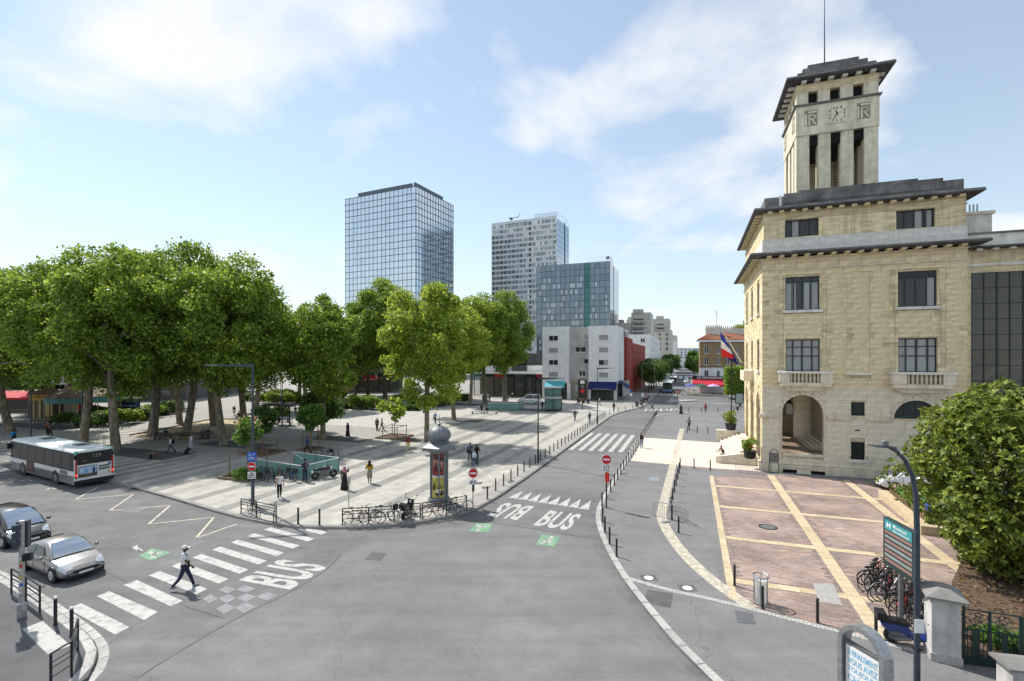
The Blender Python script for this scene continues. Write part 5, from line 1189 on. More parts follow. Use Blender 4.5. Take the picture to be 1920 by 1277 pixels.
# ---- low public building and shops behind the trees
Lc = thing('culture_centre', (-76, 112, 0), 'white low modern building with grey wall lettering behind the plane trees', 'building', rad(3))
b = MB(); b.box(-75, 0, 0, 38, 3.9, 6.6); b.build('upper_storey', X['render_white'], Lc); b = MB(); b.box(-75, 2, -.6, 38, 6.6, 7.1); b.build('roof_slab', X['render_white'], Lc)
MB().box(-8.6, .6, 1.5, 30, 0, 3.88).build('wall', X['pave_grey'], Lc); MB().box(-70, -8.7, 4, 4.2, 0, 3.88).build('shop_front', X['far_glass'], Lc); MB().box(-5.2, -3.6, -.03, 0, 4.6, 6.2).build('window', X['far_glass'], Lc)
for i in range(10): MB().box(-70 + i*6, -69.5 + i*6, 3.7, 4.2, 0, 3.87).build('pillar', X['render_white'], Lc)
marks(Lc, -6.9, -2.6, 1.49, 1.2, 2.4, mat('lettering_lilac', (.60,.58,.85), .6), 2, 3)
MB().box(-75, -10, 8, 36, 7.1, 13).build('rear_volume', X['zinc_dark'], Lc)
def shops(name, loc, rz, W_, D_, h, canopy, n, label, roofm='render_grey', sign=None):
    o = thing(name, loc, label, 'shop building', rz)
    MB().box(0, W_, 1.5, D_, canopy + .5, h).build('upper_storey', X[roofm], o); MB().box(-.6, W_ + .6, -1.8, D_, canopy, canopy + .5).build('canopy', X['render_white'] if roofm != 'render_grey' else X['pave_grey'], o)
    MB().box(0, W_, 6, 6.2, 0, canopy).build('inner_wall', X['inside'], o); s_ = W_/n
    for i in range(n):
        MB().box(i*s_ + .08, (i+1)*s_ - .08, .98, 1.02, .1, canopy - .9).build('shop_window', X['pane'], o); MB().box(i*s_ - .08, i*s_ + .08, .85, 1.15, 0, canopy).build('mullion', X['frame_dark'], o)
        MB().box(i*s_ + .1, (i+1)*s_ - .1, .8, 1.0, canopy - .85, canopy - .05).build('shop_sign', [X['frame_dark'], X['red_sign'], X['frame_green'], X['green_glass']][(i*7 + n) % 4], o)
    return o
s1 = shops('shop_row', (-56, 138, PZ), rad(4), 24, 20, 12, 5.6, 8, 'grey canopied shops with glass fronts behind the shrubs in the middle')
MB().box(8.2, 10.5, .6, .75, .1, 3.6).build('boarding', mat('plywood', (.58,.40,.21), .8, var=.1, scale=2), s1); b = MB(); b.box(14, 18, .5, .7, 3.4, 4.9); b.build('shop_sign', X['red_sign'], s1); marks(s1, 14.1, 17.2, .495, 3.45, 3.8, X['white_card'], 1, 5); text('lettering', 'B', X['white_card'], s1, (17.25,.48,3.9), (rad(90),0,0), width=.6, height=.9, bold=.02)
s2 = shops('shop_row', tuple(AB(-53, 116)), rad(-14), 19, 20, 11, 5.9, 7, 'glass-fronted shops with white canopy between plane trees and white apartment house', 'zinc_dark')
b = MB()
for i in range(14): b.box(10 + i*.3, 10.15 + i*.3, 1.2, 1.5, 6.6, 10.5)
b.build('louvre', X['metal_dark'], s2)
MB().box(0, 19, 1.4, 1.49, 6.5, 8).build('wall', X['render_white'], s2)
s3 = thing('shop_row', tuple(AB(-39.5, 122)), 'dark shops in the passage left of the white apartment house', 'shop building', A20); b = MB(); b.box(0, 5.5, 14, 20, 0, 12); b.build('upper_storey', X['render_red'], s3); b = MB(); b.box(-.2, .2, 0, 20, 0, 11); b.build('wall', X['render_grey'], s3); MB().box(.2, .6, 2, 3, 2.5, 7).build('banner', X['red_sign'], s3)
# dark block at the left edge, red-canopied cafe below
DB = thing('dark_block', (-112, 92, 0), 'dark brown tall building at the left edge behind the trees', 'building', rad(20)); wall_face(DB, ID, -40, 8, 4, 28, [(x, x+1.6, z, z+1.9, 'two') for x in range(-36, 6, 4) for z in (8, 11, 14, 17, 20, 23)], 'zinc_dark'); MB().box(-40, 8, .5, 20, 0, 27.8).build('volume', X['zinc_dark'], DB)
CFE = thing('terrace_cafe', (-92, 88, PZ), 'cafe with long red canopy at the far left of the square', 'cafe', rad(8))
MB().box(-14, 10, 2, 8, 0, 3.6).build('volume', X['inside'], CFE); awning(CFE, -14, 10, 2.7, 3.7, 2, -1.6, 'awn_red', .35); MB().box(-12, 9, 1.9, 1.98, .4, 2.5).build('shop_window', X['pane'], CFE); MB().box(-6, -1, -1.5, -1.4, 2.2, 2.35).build('neon_tube', emis('neon', (.45,.05,.75), 2.0), CFE)
# ================================================================ trees and plants
def leaf_quads(P, N, size, rng, aspect=1.25, fold=.18):
    """P points, N leaf normals -> kite-shaped leaves, each its own small face pair"""
    n = len(P); r = rng.normal(size=(n, 3)); U = np.cross(N, r); U /= np.linalg.norm(U, axis=1)[:, None] + 1e-9; V = np.cross(N, U)
    s = size * rng.uniform(.65, 1.3, n)[:, None]
    a = P - U*s*aspect*.5; c = P + U*s*aspect*.5; b = P + V*s*.5 + N*s*fold - U*s*.1; d = P - V*s*.5 + N*s*fold - U*s*.1
    co = np.stack([a, b, c, d], 1).reshape(-1, 3); return co
def mesh_quads(name, co, m, tris=False):
    nq = len(co)//4; me = bpy.data.meshes.new(name); me.vertices.add(len(co)); me.vertices.foreach_set('co', co.astype(np.float32).ravel())
    me.loops.add(nq*4); me.loops.foreach_set('vertex_index', np.arange(nq*4, dtype=np.int32)); me.polygons.add(nq)
    me.polygons.foreach_set('loop_start', np.arange(0, nq*4, 4, dtype=np.int32)); me.polygons.foreach_set('loop_total', np.full(nq, 4, dtype=np.int32))
    me.materials.append(m); me.update(calc_edges=True); return me
def unit(v): return v / (np.linalg.norm(v, axis=1)[:, None] + 1e-9)
def crown(seed, rx, ry, rz_, cz, nc, nl, leaf, rc=(1.2, 2.3), hollow=.35, flat=.0, up=.35):
    rng = np.random.default_rng(seed)
    d = unit(rng.normal(size=(nc, 3))); rr_ = rng.uniform(hollow, 1.0, nc) ** .6
    C = d * rr_[:, None] * np.array([rx, ry, rz_]); C[:, 2] = np.where(C[:, 2] < 0, C[:, 2] * (1 - flat), C[:, 2]); C[:, 2] += cz
    R = rng.uniform(*rc, nc)
    k = rng.choice(nc, nl, p=R**2 / (R**2).sum())
    dd = unit(rng.normal(size=(nl, 3)) + np.array([0, 0, .25])); rad_ = R[k] * (rng.uniform(.3, 1.05, nl) ** .7 + np.maximum(0, rng.normal(0, .16, nl)))
    P = C[k] + dd * rad_[:, None] * np.array([1, 1, .8])
    N = unit(dd * .35 + rng.normal(size=(nl, 3)) * .75 + np.array([0, 0, up]))
    return leaf_quads(P, N, leaf, rng), C, R
def trunk_mesh(name, h0, r0, C, rng, m, lean=(0, 0), fork=None, nb=9, twig=.05):
    b = MB(); top = Vector((lean[0], lean[1], h0)); fork = fork or h0 * .62
    f = fork / h0; mid = Vector((lean[0]*f*.8, lean[1]*f*.8, fork))
    b.path([(0,0,-.1),(0,0,.25),(lean[0]*.15, lean[1]*.15, fork*.35), mid, mid.lerp(top, .5) + Vector((.15,-.1,0)), top], [r0*1.45, r0*1.12, r0*.95, r0*.85, r0*.6, r0*.4], 10)
    idx = rng.choice(len(C), min(nb, len(C)), replace=False)
    for i in idx:
        c = Vector(C[i]); s = mid.lerp(top, rng.uniform(0, .75)); m1 = s.lerp(c, .45) + Vector((rng.normal()*.35, rng.normal()*.35, rng.uniform(.2, .9))); m2 = s.lerp(c, .8) + Vector((rng.normal()*.3, rng.normal()*.3, .3))
        q = r0 * rng.uniform(.34, .5); b.path([s, m1, m2, c], [q, q*.65, q*.38, twig], 6)
    return b.mesh(name, m, True)
def make_tree(name, seed, h, r, trunk_r, leafm, barkm, nl, leaf, low=.34, nc=52, rc=(1.2, 2.2), lean=(0,0), nb=9, hollow=.35, label='', group=None, fork=None):
    rng = np.random.default_rng(seed); cz = h * (1 + low) / 2 - .3; rz_ = h * (1 - low) / 2 - rc[0]*.5
    co, C, R = crown(seed, r - rc[0]*.7, r - rc[0]*.7, rz_, cz, nc, nl, leaf, rc, hollow)
    t = bpy.data.objects.new(name, None); COL.objects.link(t); tag(t, label, 'tree', group)
    linkmesh('trunk', trunk_mesh('trunk', h * .62, trunk_r, C, rng, X[barkm], lean, fork or h*.3, nb), t); linkmesh('crown', mesh_quads('crown', co, X[leafm]), t)
    return t
VAR = {}
def plane_proto(k, seed, **q): VAR[k] = make_tree('plane_tree', seed, **q); return VAR[k]
GP = 'plane trees on the square'
plane_proto('A', 21, h=22, r=7.7, trunk_r=.42, leafm='leaf_plane', barkm='bark', nl=44000, leaf=.27, nc=150, rc=(.7,2.0), low=.27, lean=(2.0,-.7), group=GP)
plane_proto('B', 22, h=23, r=7.3, trunk_r=.5, leafm='leaf_plane', barkm='bark', nl=44000, leaf=.27, nc=155, rc=(.7,1.9), low=.28, lean=(-1.5,.8), group=GP)
plane_proto('C', 23, h=21, r=7.9, trunk_r=.45, leafm='leaf_plane', barkm='bark', nl=44000, leaf=.27, nc=145, rc=(.7,2.1), low=.26, lean=(2.5,.9), group=GP)
plane_proto('S', 24, h=18, r=4.7, trunk_r=.3, leafm='leaf_plane', barkm='bark', nl=22000, leaf=.26, nc=95, rc=(.6,1.5), low=.24, lean=(.2,.1), group=GP)
plane_proto('Y', 25, h=18.5, r=5.4, trunk_r=.3, leafm='leaf_yel', barkm='bark', nl=22000, leaf=.27, nc=95, rc=(.5,1.5), low=.22, lean=(.5,.2), hollow=.25, group=GP)
plane_proto('Z', 26, h=20, r=6.4, trunk_r=.34, leafm='leaf_yel', barkm='bark', nl=24000, leaf=.3, nc=95, rc=(.6,1.8), low=.3, lean=(.7,-.2), group=GP)
plane_proto('D', 27, h=24, r=7.6, trunk_r=.42, leafm='leaf_plane', barkm='bark_dark', nl=30000, leaf=.33, nc=120, rc=(.8,2.0), low=.26, group=GP)
used = set()
def put(k, p, rz=0.0, s=1.0, label=None, sz=None):
    o = VAR[k] if k not in used else copy_tree(VAR[k]); used.add(k)
    o.location = (p[0], p[1], p[2] if len(p) > 2 else PZ); o.rotation_euler = (0, 0, rz); o.scale = (s, s, (sz or s))
    if label: o['label'] = label
    return o
for k, (u, v), rz, s, sz, lab in [
    ('A', (155,836), .3, 1.0, 1.03, 'plane tree with leaning trunk behind the lamp post at the bus'), ('B', (218,848), 2.0, .85, .92, 'plane tree with slim pale trunk between the bus and the wooden stump'),
    ('C', (19,809), 4.0, 1.1, 1.0, 'plane tree at the left edge beside the person in blue'), ('D', (59,783), 1.0, 1.0, 1.02, 'dark plane tree far left behind the lamp post by the cafe'),
    ('B', (286,818), 3.6, 1.0, 1.02, 'thick dark-trunked plane tree at the left end of the sand, by the thin lamp post'), ('C', (349,818), .6, 1.0, 1.14, 'plane tree in the sand behind the middle bench'),
    ('A', (337,794), 5.0, .95, 1.1, 'stout plane tree at the back of the sand'), ('B', (401,799), 1.2, .9, 1.0, 'narrow plane tree behind the forked one in the sand'), ('A', (419,834), 4.4, .95, .98, 'plane tree with pale forked trunk at the right end of the sand'),
    ('C', (459,806), 2.2, .95, .97, 'plane tree with leaning dark trunk behind the seated person'), ('S', (605,823), .2, 1.0, 1.0, 'slender plane tree standing alone near the metro stairs'),
    ('Y', (800,829), 1.1, 1.0, 1.0, 'yellow-green plane tree right behind the advertising column'), ('Z', (851,788), 3.0, 1.0, .92, 'yellow-green plane tree with forked trunk beyond the advertising column'),
    ('Z', (882,760), .4, 1.1, 1.12, 'plane tree left of the pair before the glass shops'), ('A', (911,756), 2.6, .95, 1.08, 'plane tree beside the bench by the rear metro stairs'), ('B', (946,753), 5.2, .98, 1.08, 'plane tree nearest the white van'),
    ('D', (666,741), 2.0, .9, .85, 'dark plane tree growing from the shrubs in the middle'), ('D', (722,752), 4.0, 1.15, 1.16, 'tall dark plane tree in front of the glass tower'), ('B', (560,748), 3.1, 1.0, .86, 'plane tree at the back of the square left of the glass tower'),
    ('A', (130,768), 2.5, 1.1, 1.05, 'plane tree behind the carousel at the left'), ('D', (253,763), 5.5, .9, .95, 'dark thin plane tree by the blue stall'), ('C', (-60,800), 1.0, 1.1, 1.05, 'plane tree cut by the left edge of the picture'), ('D', (612,753), 1.7, .95, .88, 'dark plane tree behind the slender one near the metro stairs'), ('B', (576,768), .9, .85, .84, 'plane tree filling the gap right of the pergola'), ('D', (690,745), 2.9, 1.0, .92, 'dark plane tree right of the boarded shop front'), ('D', (800,748), .5, 1.05, .95, 'dark plane tree behind the yellow-green one'), ('B', (480,770), 4.2, .9, .9, 'plane tree behind the pavilion at the middle left')]:
    put(k, G(u, v, PZ), rz, s, lab, sz)
# street trees, dark and round
VAR['ST'] = make_tree('street_tree', 31, 10.2, 4.0, .2, 'leaf_dark', 'bark_dark', 7000, .36, low=.28, nc=30, rc=(1,1.7), group='trees along the side street')
for i, (b, lab) in enumerate([(146,'nearest'),(155,'second'),(165,'third'),(177,'fourth'),(192,'fifth'),(212,'sixth'),(240,'seventh')]):
    put('ST', AB(-11.2, b, PZ), i*1.3, .92 + .06*(i % 3), lab + ' dark street tree in the row left of the side street')
VAR['SL'] = make_tree('street_tree', 32, 12, 4.6, .22, 'leaf_fresh', 'bark_dark', 6000, .5, low=.25, nc=26, rc=(1.2,2), group='trees along the side street')
put('SL', AB(2.5, 330, 0), 0, 1.3, 'bright green tree far up the right side of the street'); put('SL', AB(1.5, 250, 0), 2, 1.0, 'bright green tree behind the corner cafe house on the street'); put('D', AB(18, 178, 0), 1, .95, 'dark tree rising behind the corner cafe house', .95); put('ST', AB(-9.6, 275, PZ), 1, 1.3, 'farthest dark street tree on the left')
# clipped block of lime trees beside the cafe
def clipped(x, y, wd, dp, z0, z1, label, nl=7000):
    t = thing('clipped_tree', (x, y, PZ), label, 'tree', A20, 'clipped trees by the corner cafe'); rng = np.random.default_rng(int(x*10))
    P = rng.uniform(-1, 1, (nl, 3)); ax = rng.integers(0, 3, nl); P[np.arange(nl), ax] = np.sign(P[np.arange(nl), ax]) * rng.uniform(.82, 1.06, nl)
    N = np.zeros((nl, 3)); N[np.arange(nl), ax] = np.sign(P[np.arange(nl), ax]); N = unit(N + rng.normal(size=(nl, 3))*.6)
    P = (P + rng.normal(size=P.shape)*.045) * np.array([wd/2, dp/2, (z1-z0)/2]) + np.array([0, 0, (z0+z1)/2])
    linkmesh('crown', mesh_quads('crown', leaf_quads(P, N, .34, rng), X['leaf_plane']), t)
    b = MB(); b.path([(0,0,-.1),(.05,0,z0*.6),(0,.05,(z0+z1)/2)], [.2,.15,.08], 8)
    for i in range(6): a_ = i*1.05; b.path([(0,0,z0+.2),(math.cos(a_)*wd*.25, math.sin(a_)*dp*.25, z0+1),(math.cos(a_)*wd*.42, math.sin(a_)*dp*.42, z0+2.2)], [.07,.05,.02], 5)
    b.build('trunk', X['bark_dark'], t, True)
for i, lab in enumerate(('left', 'middle', 'right')):
    p = AB(10.6 + i*5.4, 130 - i*1.8); clipped(p.x, p.y, 5.3, 6, 1.2, 7.4, lab + ' of the clipped green trees beside the red cafe awning')
# shrubs
def make_shrub(name, seed, r, h, leafm, nl, leaf, cat='shrub', group=None, nc=14):
    t = bpy.data.objects.new(name, None); COL.objects.link(t); tag(t, 'shrub', cat, group); rng = np.random.default_rng(seed)
    co, C, R = crown(seed, r*.72, r*.72, h*.36, h*.5, nc, nl, leaf, (r*.3, r*.5), .2)
    linkmesh('foliage', mesh_quads('foliage', co, X[leafm]), t); b = MB()
    for i in range(6): c = C[i]; b.path([(c[0]*.15, c[1]*.15, -.05), (c[0]*.5, c[1]*.5, c[2]*.6), tuple(c)], [.035,.025,.01], 5)
    b.build('stem', X['bark_dark'], t); return t
GS = 'shrubs in the planting beds'
VAR['s1'] = make_shrub('shrub', 41, 1.7, 2.2, 'leaf_dark', 2600, .22, group=GS); VAR['s2'] = make_shrub('shrub', 42, 1.9, 2.5, 'leaf_plane', 2600, .24, group=GS); VAR['s3'] = make_shrub('shrub', 43, 1.5, 1.7, 'leaf_dark', 2200, .2, group=GS)
rs2 = random.Random(8); n = 0
beds = [('left bed by the bicycles', [(120,797),(150,800),(182,800),(205,797),(228,797),(250,793),(268,788),(285,783)]), ('bed behind the sand', [(300,779),(313,776),(328,772),(196,783),(222,780),(165,785)]),
        ('bed left of the slender plane tree', [(462,752),(478,753),(495,756),(512,758),(530,757),(548,757),(562,756),(515,748),(540,748),(575,750)]),
        ('long bed in front of the canopied shops', [(628,763),(642,765),(656,766),(670,767),(684,767),(698,768),(712,768),(640,750),(660,752),(690,755),(735,769),(750,769),(765,770),(780,770),(745,758),(772,758)]),
        ('bed right of the yellow-green trees', [(815,763),(830,761),(845,758),(858,755),(870,752)])]
ordn = ['first','second','third','fourth','fifth','sixth','seventh','eighth','ninth','tenth','eleventh','twelfth','thirteenth','fourteenth','fifteenth','sixteenth']
for bn, ps in beds:
    for i, (u, v) in enumerate(ps):
        put(rs2.choice(['s1','s2','s3']), G(u, v, PZ), rs2.uniform(0, 6), rs2.uniform(.75, 1.15), '%s shrub from the left in the %s' % (ordn[i], bn)); n += 1
for k in ('s1', 's2', 's3'):
    if k not in used: put(k, G(320,778,PZ), 0, 1, 'shrub at the end of the bed behind the sand')
# young trees in timber-edged pits with stakes
def pit(p, w_, label, stakes=4, hh=1.5, rz=A20):
    t = thing('tree_pit', (p.x, p.y, PZ), label, 'tree pit', rz, 'timber-edged tree pits')
    MB().prism([(-w_/2,-w_/2),(w_/2,-w_/2),(w_/2,w_/2),(-w_/2,w_/2)], -.05, .1).build('soil', X['soil'], t)
    for sx in (-1, 1):
        MB().cbox(-w_/2-.08, w_/2+.08, sx*w_/2-.06, sx*w_/2+.06, 0, .2, .02).build('edge_board', X['wood'], t); MB().cbox(sx*w_/2-.06, sx*w_/2+.06, -w_/2+.06, w_/2-.06, 0, .19, .02).build('edge_board', X['wood'], t)
    q = w_*.32
    for sx in (-1, 1):
        for sy in (-1, 1): MB().tube((sx*q,sy*q,0),(sx*q,sy*q,hh), .045, n=6).build('stake', X['wood'], t)
    b = MB()
    for sx in (-1, 1): b.tube((sx*q,-q,hh-.1),(sx*q,q,hh-.1),.035,n=5); b.tube((-q,sx*q,hh-.15),(q,sx*q,hh-.15),.035,n=5)
    b.build('rail', X['wood'], t); return t
pit(G(740,820,PZ), 3.2, 'timber tree pit of the young tree between two walkers'); pit(G(492,850,PZ), 3.0, 'timber tree pit with stakes left of the metro stairs'); pit(G(583,843,PZ), 1.8, 'stakes of the palm-like young tree behind the metro stairs', hh=2.0); pit(G(466,893,PZ), 3.0, 'timber bed beside the blue cycle sign, green plants inside', hh=2.1)
def young(name, p, seed, h, r, leafm, nl, leaf, low, label, nc=16, rc=(.35,.7)):
    t = make_tree(name, seed, h, r, .06, leafm, 'bark', nl, leaf, low=low, nc=nc, rc=rc, nb=8, label=label); t.location = (p.x, p.y, PZ); return t
young('young_tree', G(740,820,PZ), 51, 5.4, 1.9, 'leaf_yel', 900, .26, .42, 'thin young tree with airy crown between stakes'); young('young_tree', G(492,848,PZ), 52, 5.0, 1.7, 'leaf_dark', 2200, .25, .42, 'small dark young tree left of the metro stairs'); young('young_tree', G(583,845,PZ), 53, 5.2, 1.6, 'leaf_fresh', 2000, .3, .5, 'bright green feathery young tree behind the metro stairs')
al = young('young_tree', G(466,893,PZ), 54, 5.2, 1.2, 'leaf_fresh', 1000, .22, .55, 'young tree with pale orange blossom beside the lamp post'); rng = np.random.default_rng(3)
P = unit(rng.normal(size=(50,3))) * np.array([1.0,1.0,.6]) + np.array([0,0,4.4]); linkmesh('blossom', mesh_quads('blossom', leaf_quads(P, unit(rng.normal(size=(50,3))), .17, rng), X['petal']), al)
lo = make_shrub('low_plant', 55, 1.1, .8, 'leaf_fresh', 1200, .16, 'plant'); lo.location = tuple(G(461,898,PZ)); lo['label'] = 'low green plants in the timber bed by the blue cycle sign'
sm = young('young_tree', G(596,820,PZ), 56, 5.6, 3.0, 'leaf_dark', 3600, .3, .3, 'bushy dark low tree under the slender plane tree', 20, (.6,1.0)); 
# magnolia: rosettes of long glossy leaves
def magnolia(p, label):
    t = thing('magnolia_tree', (p[0], p[1], PZ), label, 'tree'); rng = np.random.default_rng(77)
    nc = 105; d = unit(rng.normal(size=(nc,3))); C = d * (rng.uniform(.45,1,nc)**.6)[:,None] * np.array([3.8,3.7,3.8]) + np.array([0,0,4.2]); R = rng.uniform(.7,1.3,nc)
    nt_ = 5600; k = rng.choice(nc, nt_, p=R**2/(R**2).sum()); dd = unit(rng.normal(size=(nt_,3)) + np.array([0,0,.3])); T_ = C[k] + dd*(R[k]*rng.uniform(.55,1.05,nt_))[:,None]
    ax = unit(dd + rng.normal(size=(nt_,3))*.35 + np.array([0,0,.35])); vs = []; 
    L = []
    for j in range(8):
        side = unit(np.cross(ax, rng.normal(size=(nt_,3)))); dr = unit(side*rng.uniform(.75,1.0,nt_)[:,None] + ax*rng.uniform(.15,.75,nt_)[:,None]); n_ = unit(np.cross(np.cross(dr, ax), dr) + rng.normal(size=(nt_,3))*.1); w_ = np.cross(dr, n_)
        ln = rng.uniform(.2,.31,nt_)[:,None]; wd = ln*.21; b0 = T_ + dr*.02; m_ = b0 + dr*ln*.55
        # two quads folded on the midrib, sharing it
        tip = b0 + dr*ln - n_*ln*.12; L.append(np.stack([b0, m_ + w_*wd + n_*wd*.35, tip, m_ - w_*wd + n_*wd*.35], 1))
    co = np.concatenate(L).reshape(-1, 3); linkmesh('crown', mesh_quads('crown', co, X['leaf_mag']), t)
    b = MB(); b.path([(0,0,-.1),(.05,0,.8),(0,.1,2),(.1,0,3.6),(0,0,5.5),(0,0,7)], [.26,.2,.17,.13,.09,.04], 9)
    for i in range(26): c = Vector(C[i]); s = Vector((0,0,rng.uniform(1.6,5))); b.path([s, s.lerp(c,.5)+Vector((0,0,.25)), c], [.06,.04,.015], 5)
    b.build('trunk', X['bark_dark'], t, True)
    fl = MB()
    for i in range(14):
        q = Vector(T_[rng.integers(nt_)]) if i > 4 else Vector(C[i]) + Vector((-.6,-1,.4)); o = [Vector(v) for v in unit(rng.normal(size=(7,3))+np.array([0,0,.5]))]
        for v in o: s_ = v.orthogonal().normalized()*.05; fl.add([q, q+v*.09+s_, q+v*.15, q+v*.09-s_], [(0,1,2,3)])
    fl.build('flowers', mat('magnolia_petal', (.8,.78,.7), .6), t)['kind'] = 'stuff'; return t
magnolia((22.4, 21.8), 'large dark green magnolia with glossy leaves behind the iron gate')
# undergrowth inside the garden and the soil there
gd = struct(MB().sheet([(14.6,16.0),(15.9,15.0),(24,11),(60,9),(60,34),(26,27.5),(19,21.2)], PZ + .02).build('garden_soil', X['soil']))
rng = np.random.default_rng(12); P = np.stack([rng.uniform(15.2,30,2200), rng.uniform(13,24,2200), np.full(2200,.16)+rng.uniform(0,.1,2200)], 1); P = P[(P[:,1] > 23.6 - P[:,0]*.53) & (P[:,0] > 14.7 + (P[:,1]-16.2)*.92)]
lt = linkmesh('leaf_litter', mesh_quads('leaf_litter', leaf_quads(P, unit(rng.normal(size=(len(P),3))*.5+np.array([0,0,1])), .11, rng), leafmat('dry_leaf', (.13,.06,.02), (.26,.17,.07), .1))); tag(lt, 'dry brown leaves lying under the magnolia', 'leaves', kind='stuff')
for i, (x, y, s, lab) in enumerate([(16.3,16.6,.55,'left'),(17.0,16.1,.6,'second'),(17.8,15.6,.55,'third'),(18.6,15.2,.65,'right')]):
    o = copy_tree(lo); o.location = (x, y, PZ); o.scale = (s,s,s*1.2); o['label'] = lab + ' low green plant in the garden behind the gate bars'
# ================================================================ street furniture
def make_bollard(h=.9, r=.05, tip=None, name='bollard'):
    t = bpy.data.objects.new(name, None); COL.objects.link(t)
    MB().lathe([(r*1.25,0),(r*1.25,.04),(r,.05),(r,h-.09)], 10).build('post', X['metal_dark'], t, True)
    MB().lathe([(r*.82,h-.09),(r*.82,h-.06),(r,h-.06),(r,h-.02),(r*.6,h)], 10).build('cap', X[tip] if tip else X['metal_dark'], t, True); return t
bo = make_bollard(); bw_ = make_bollard(1.05, .055, 'white_card', 'bollard_post'); bused = set()
def putb(proto, p, label, group):
    o = proto if proto.name not in bused else copy_tree(proto); bused.add(proto.name); o.location = (p[0], p[1], PZ); tag(o, label, 'bollard', group); return o
O_ = 'first second third fourth fifth sixth seventh eighth ninth tenth eleventh twelfth thirteenth fourteenth fifteenth sixteenth seventeenth eighteenth nineteenth'.split()
nth = lambda i: O_[i] if i < 19 else ['twentieth','thirtieth','fortieth'][(i-19)//10] if (i+1) % 10 == 0 else ['twenty-','thirty-','forty-'][(i-19)//10] + O_[(i+1) % 10 - 1]
line = [ZG(157,640), ZG(120,573), ZG(96,511), ZG(84,455)] + [AB(-5.45, 32.2 + 1.85*i) for i in range(31)]
for i, p in enumerate(line): putb(bo, p, '%s black bollard from us in the row along the granite kerb' % nth(i), 'bollards along the granite kerb')
for i, (a, b) in enumerate([(-4.2,91),(-2.4,92),(-.3,93),(1.8,94),(4.6,95),(7.4,96.2)]): putb(bo, AB(a, b), '%s black bollard from the left across the far end of the forecourt' % nth(i), 'bollards at the far end of the forecourt')
for i, (x, y) in enumerate([(482,513),(447,445),(444,395),(451,345),(460,298),(469,262),(477,228),(485,196),(490,170)]): putb(bo, ZG(x, y), '%s black bollard from us beside the cream tactile curve' % nth(i), 'bollards beside the tactile curve')
for (x, y), lab in [((563,172),'middle black bollard at the edge of the pale entrance paving'),((648,181),'right black bollard at the edge of the pale entrance paving'),((775,795),'black bollard left of the litter bin on the bricks'),((922,918),'black bollard right in front of the litter bin')]: putb(bo, ZG(x, y), lab, None)
ZD = lambda x, y: G(*zz(x, y, 1160, 560, 4.257))
for (x, y), lab in [((548,1080),'left black bollard at the far edge of the pale paving'),((627,1082),'middle black bollard at the far edge of the pale paving'),((712,1086),'right black bollard at the far edge of the pale paving'),((565,985),'black bollard at the far end of the tactile curve')]: putb(bo, ZD(x, y), lab, None)
for (x, y), lab in [((92,990),'black bollard alone at the lower edge of the bricks'),((398,1068),'black bollard beside the blue scooter')]: putb(bo, ZH(x, y), lab, None)
line = [ZL(740,765)] + [AB(-13.35, 33.2 + 1.62*i) for i in range(31)] + [AB(-13.1, 85.4), AB(-12.8, 87.6), AB(-12.3, 90), AB(-11.4, 93), AB(-10.4, 96)]
for i, p in enumerate(line): putb(bo, p, '%s dark post from us in the row between square and side street' % nth(i), 'posts between square and side street')
for (u, v), lab in [((559,983),'left white-tipped post at the kerb of the zebra crossing'),((599,985),'right white-tipped post at the kerb of the zebra crossing')]: putb(bw_, G(u, v, PZ), lab, None)
for (x, y), lab in [((267,1025),'left white-tipped post on the near left corner'),((345,1082),'right white-tipped post on the near left corner')]: putb(bw_, ZI(x, y), lab, None)
# pedestrian rails
def rail(pts, label, h=.95, bars=(.35,.62,.78)):
    pts = [Vector((p[0], p[1], PZ)) for p in pts]; t = thing('railing', tuple(pts[0]), label, 'railing'); o = pts[0]
    for p in pts: MB().tube(p - o, p - o + Vector((0,0,h)), .035, n=8).build('post', X['metal_dark'], t)
    b = MB()
    for p, q in zip(pts, pts[1:]):
        for z in (*bars, h): b.tube(p - o + Vector((0,0,z)), q - o + Vector((0,0,z)), .022 if z < h else .03, n=6)
    b.build('bar', X['metal_dark'], t); return t
rail([G(452,963.7,PZ), G(481,970,PZ), G(518,979,PZ)], 'dark rail with two bicycles at the lamp post with signs'); rail([G(642,984.5,PZ), G(691,982,PZ), G(739,979,PZ), G(788,973,PZ)], 'long dark rail with bicycles left of the advertising column'); rail([G(792,972.6,PZ), G(837,966,PZ), G(875,957,PZ)], 'dark rail with bicycles at the foot of the advertising column')
rail([ZI(55,868), ZI(125,912), ZI(192,962)], 'dark rail beside the traffic light pole', 1.0); rail([ZI(375,1150), ZI(345,1272), ZI(245,1340)], 'dark rail round the near left corner', 1.05)
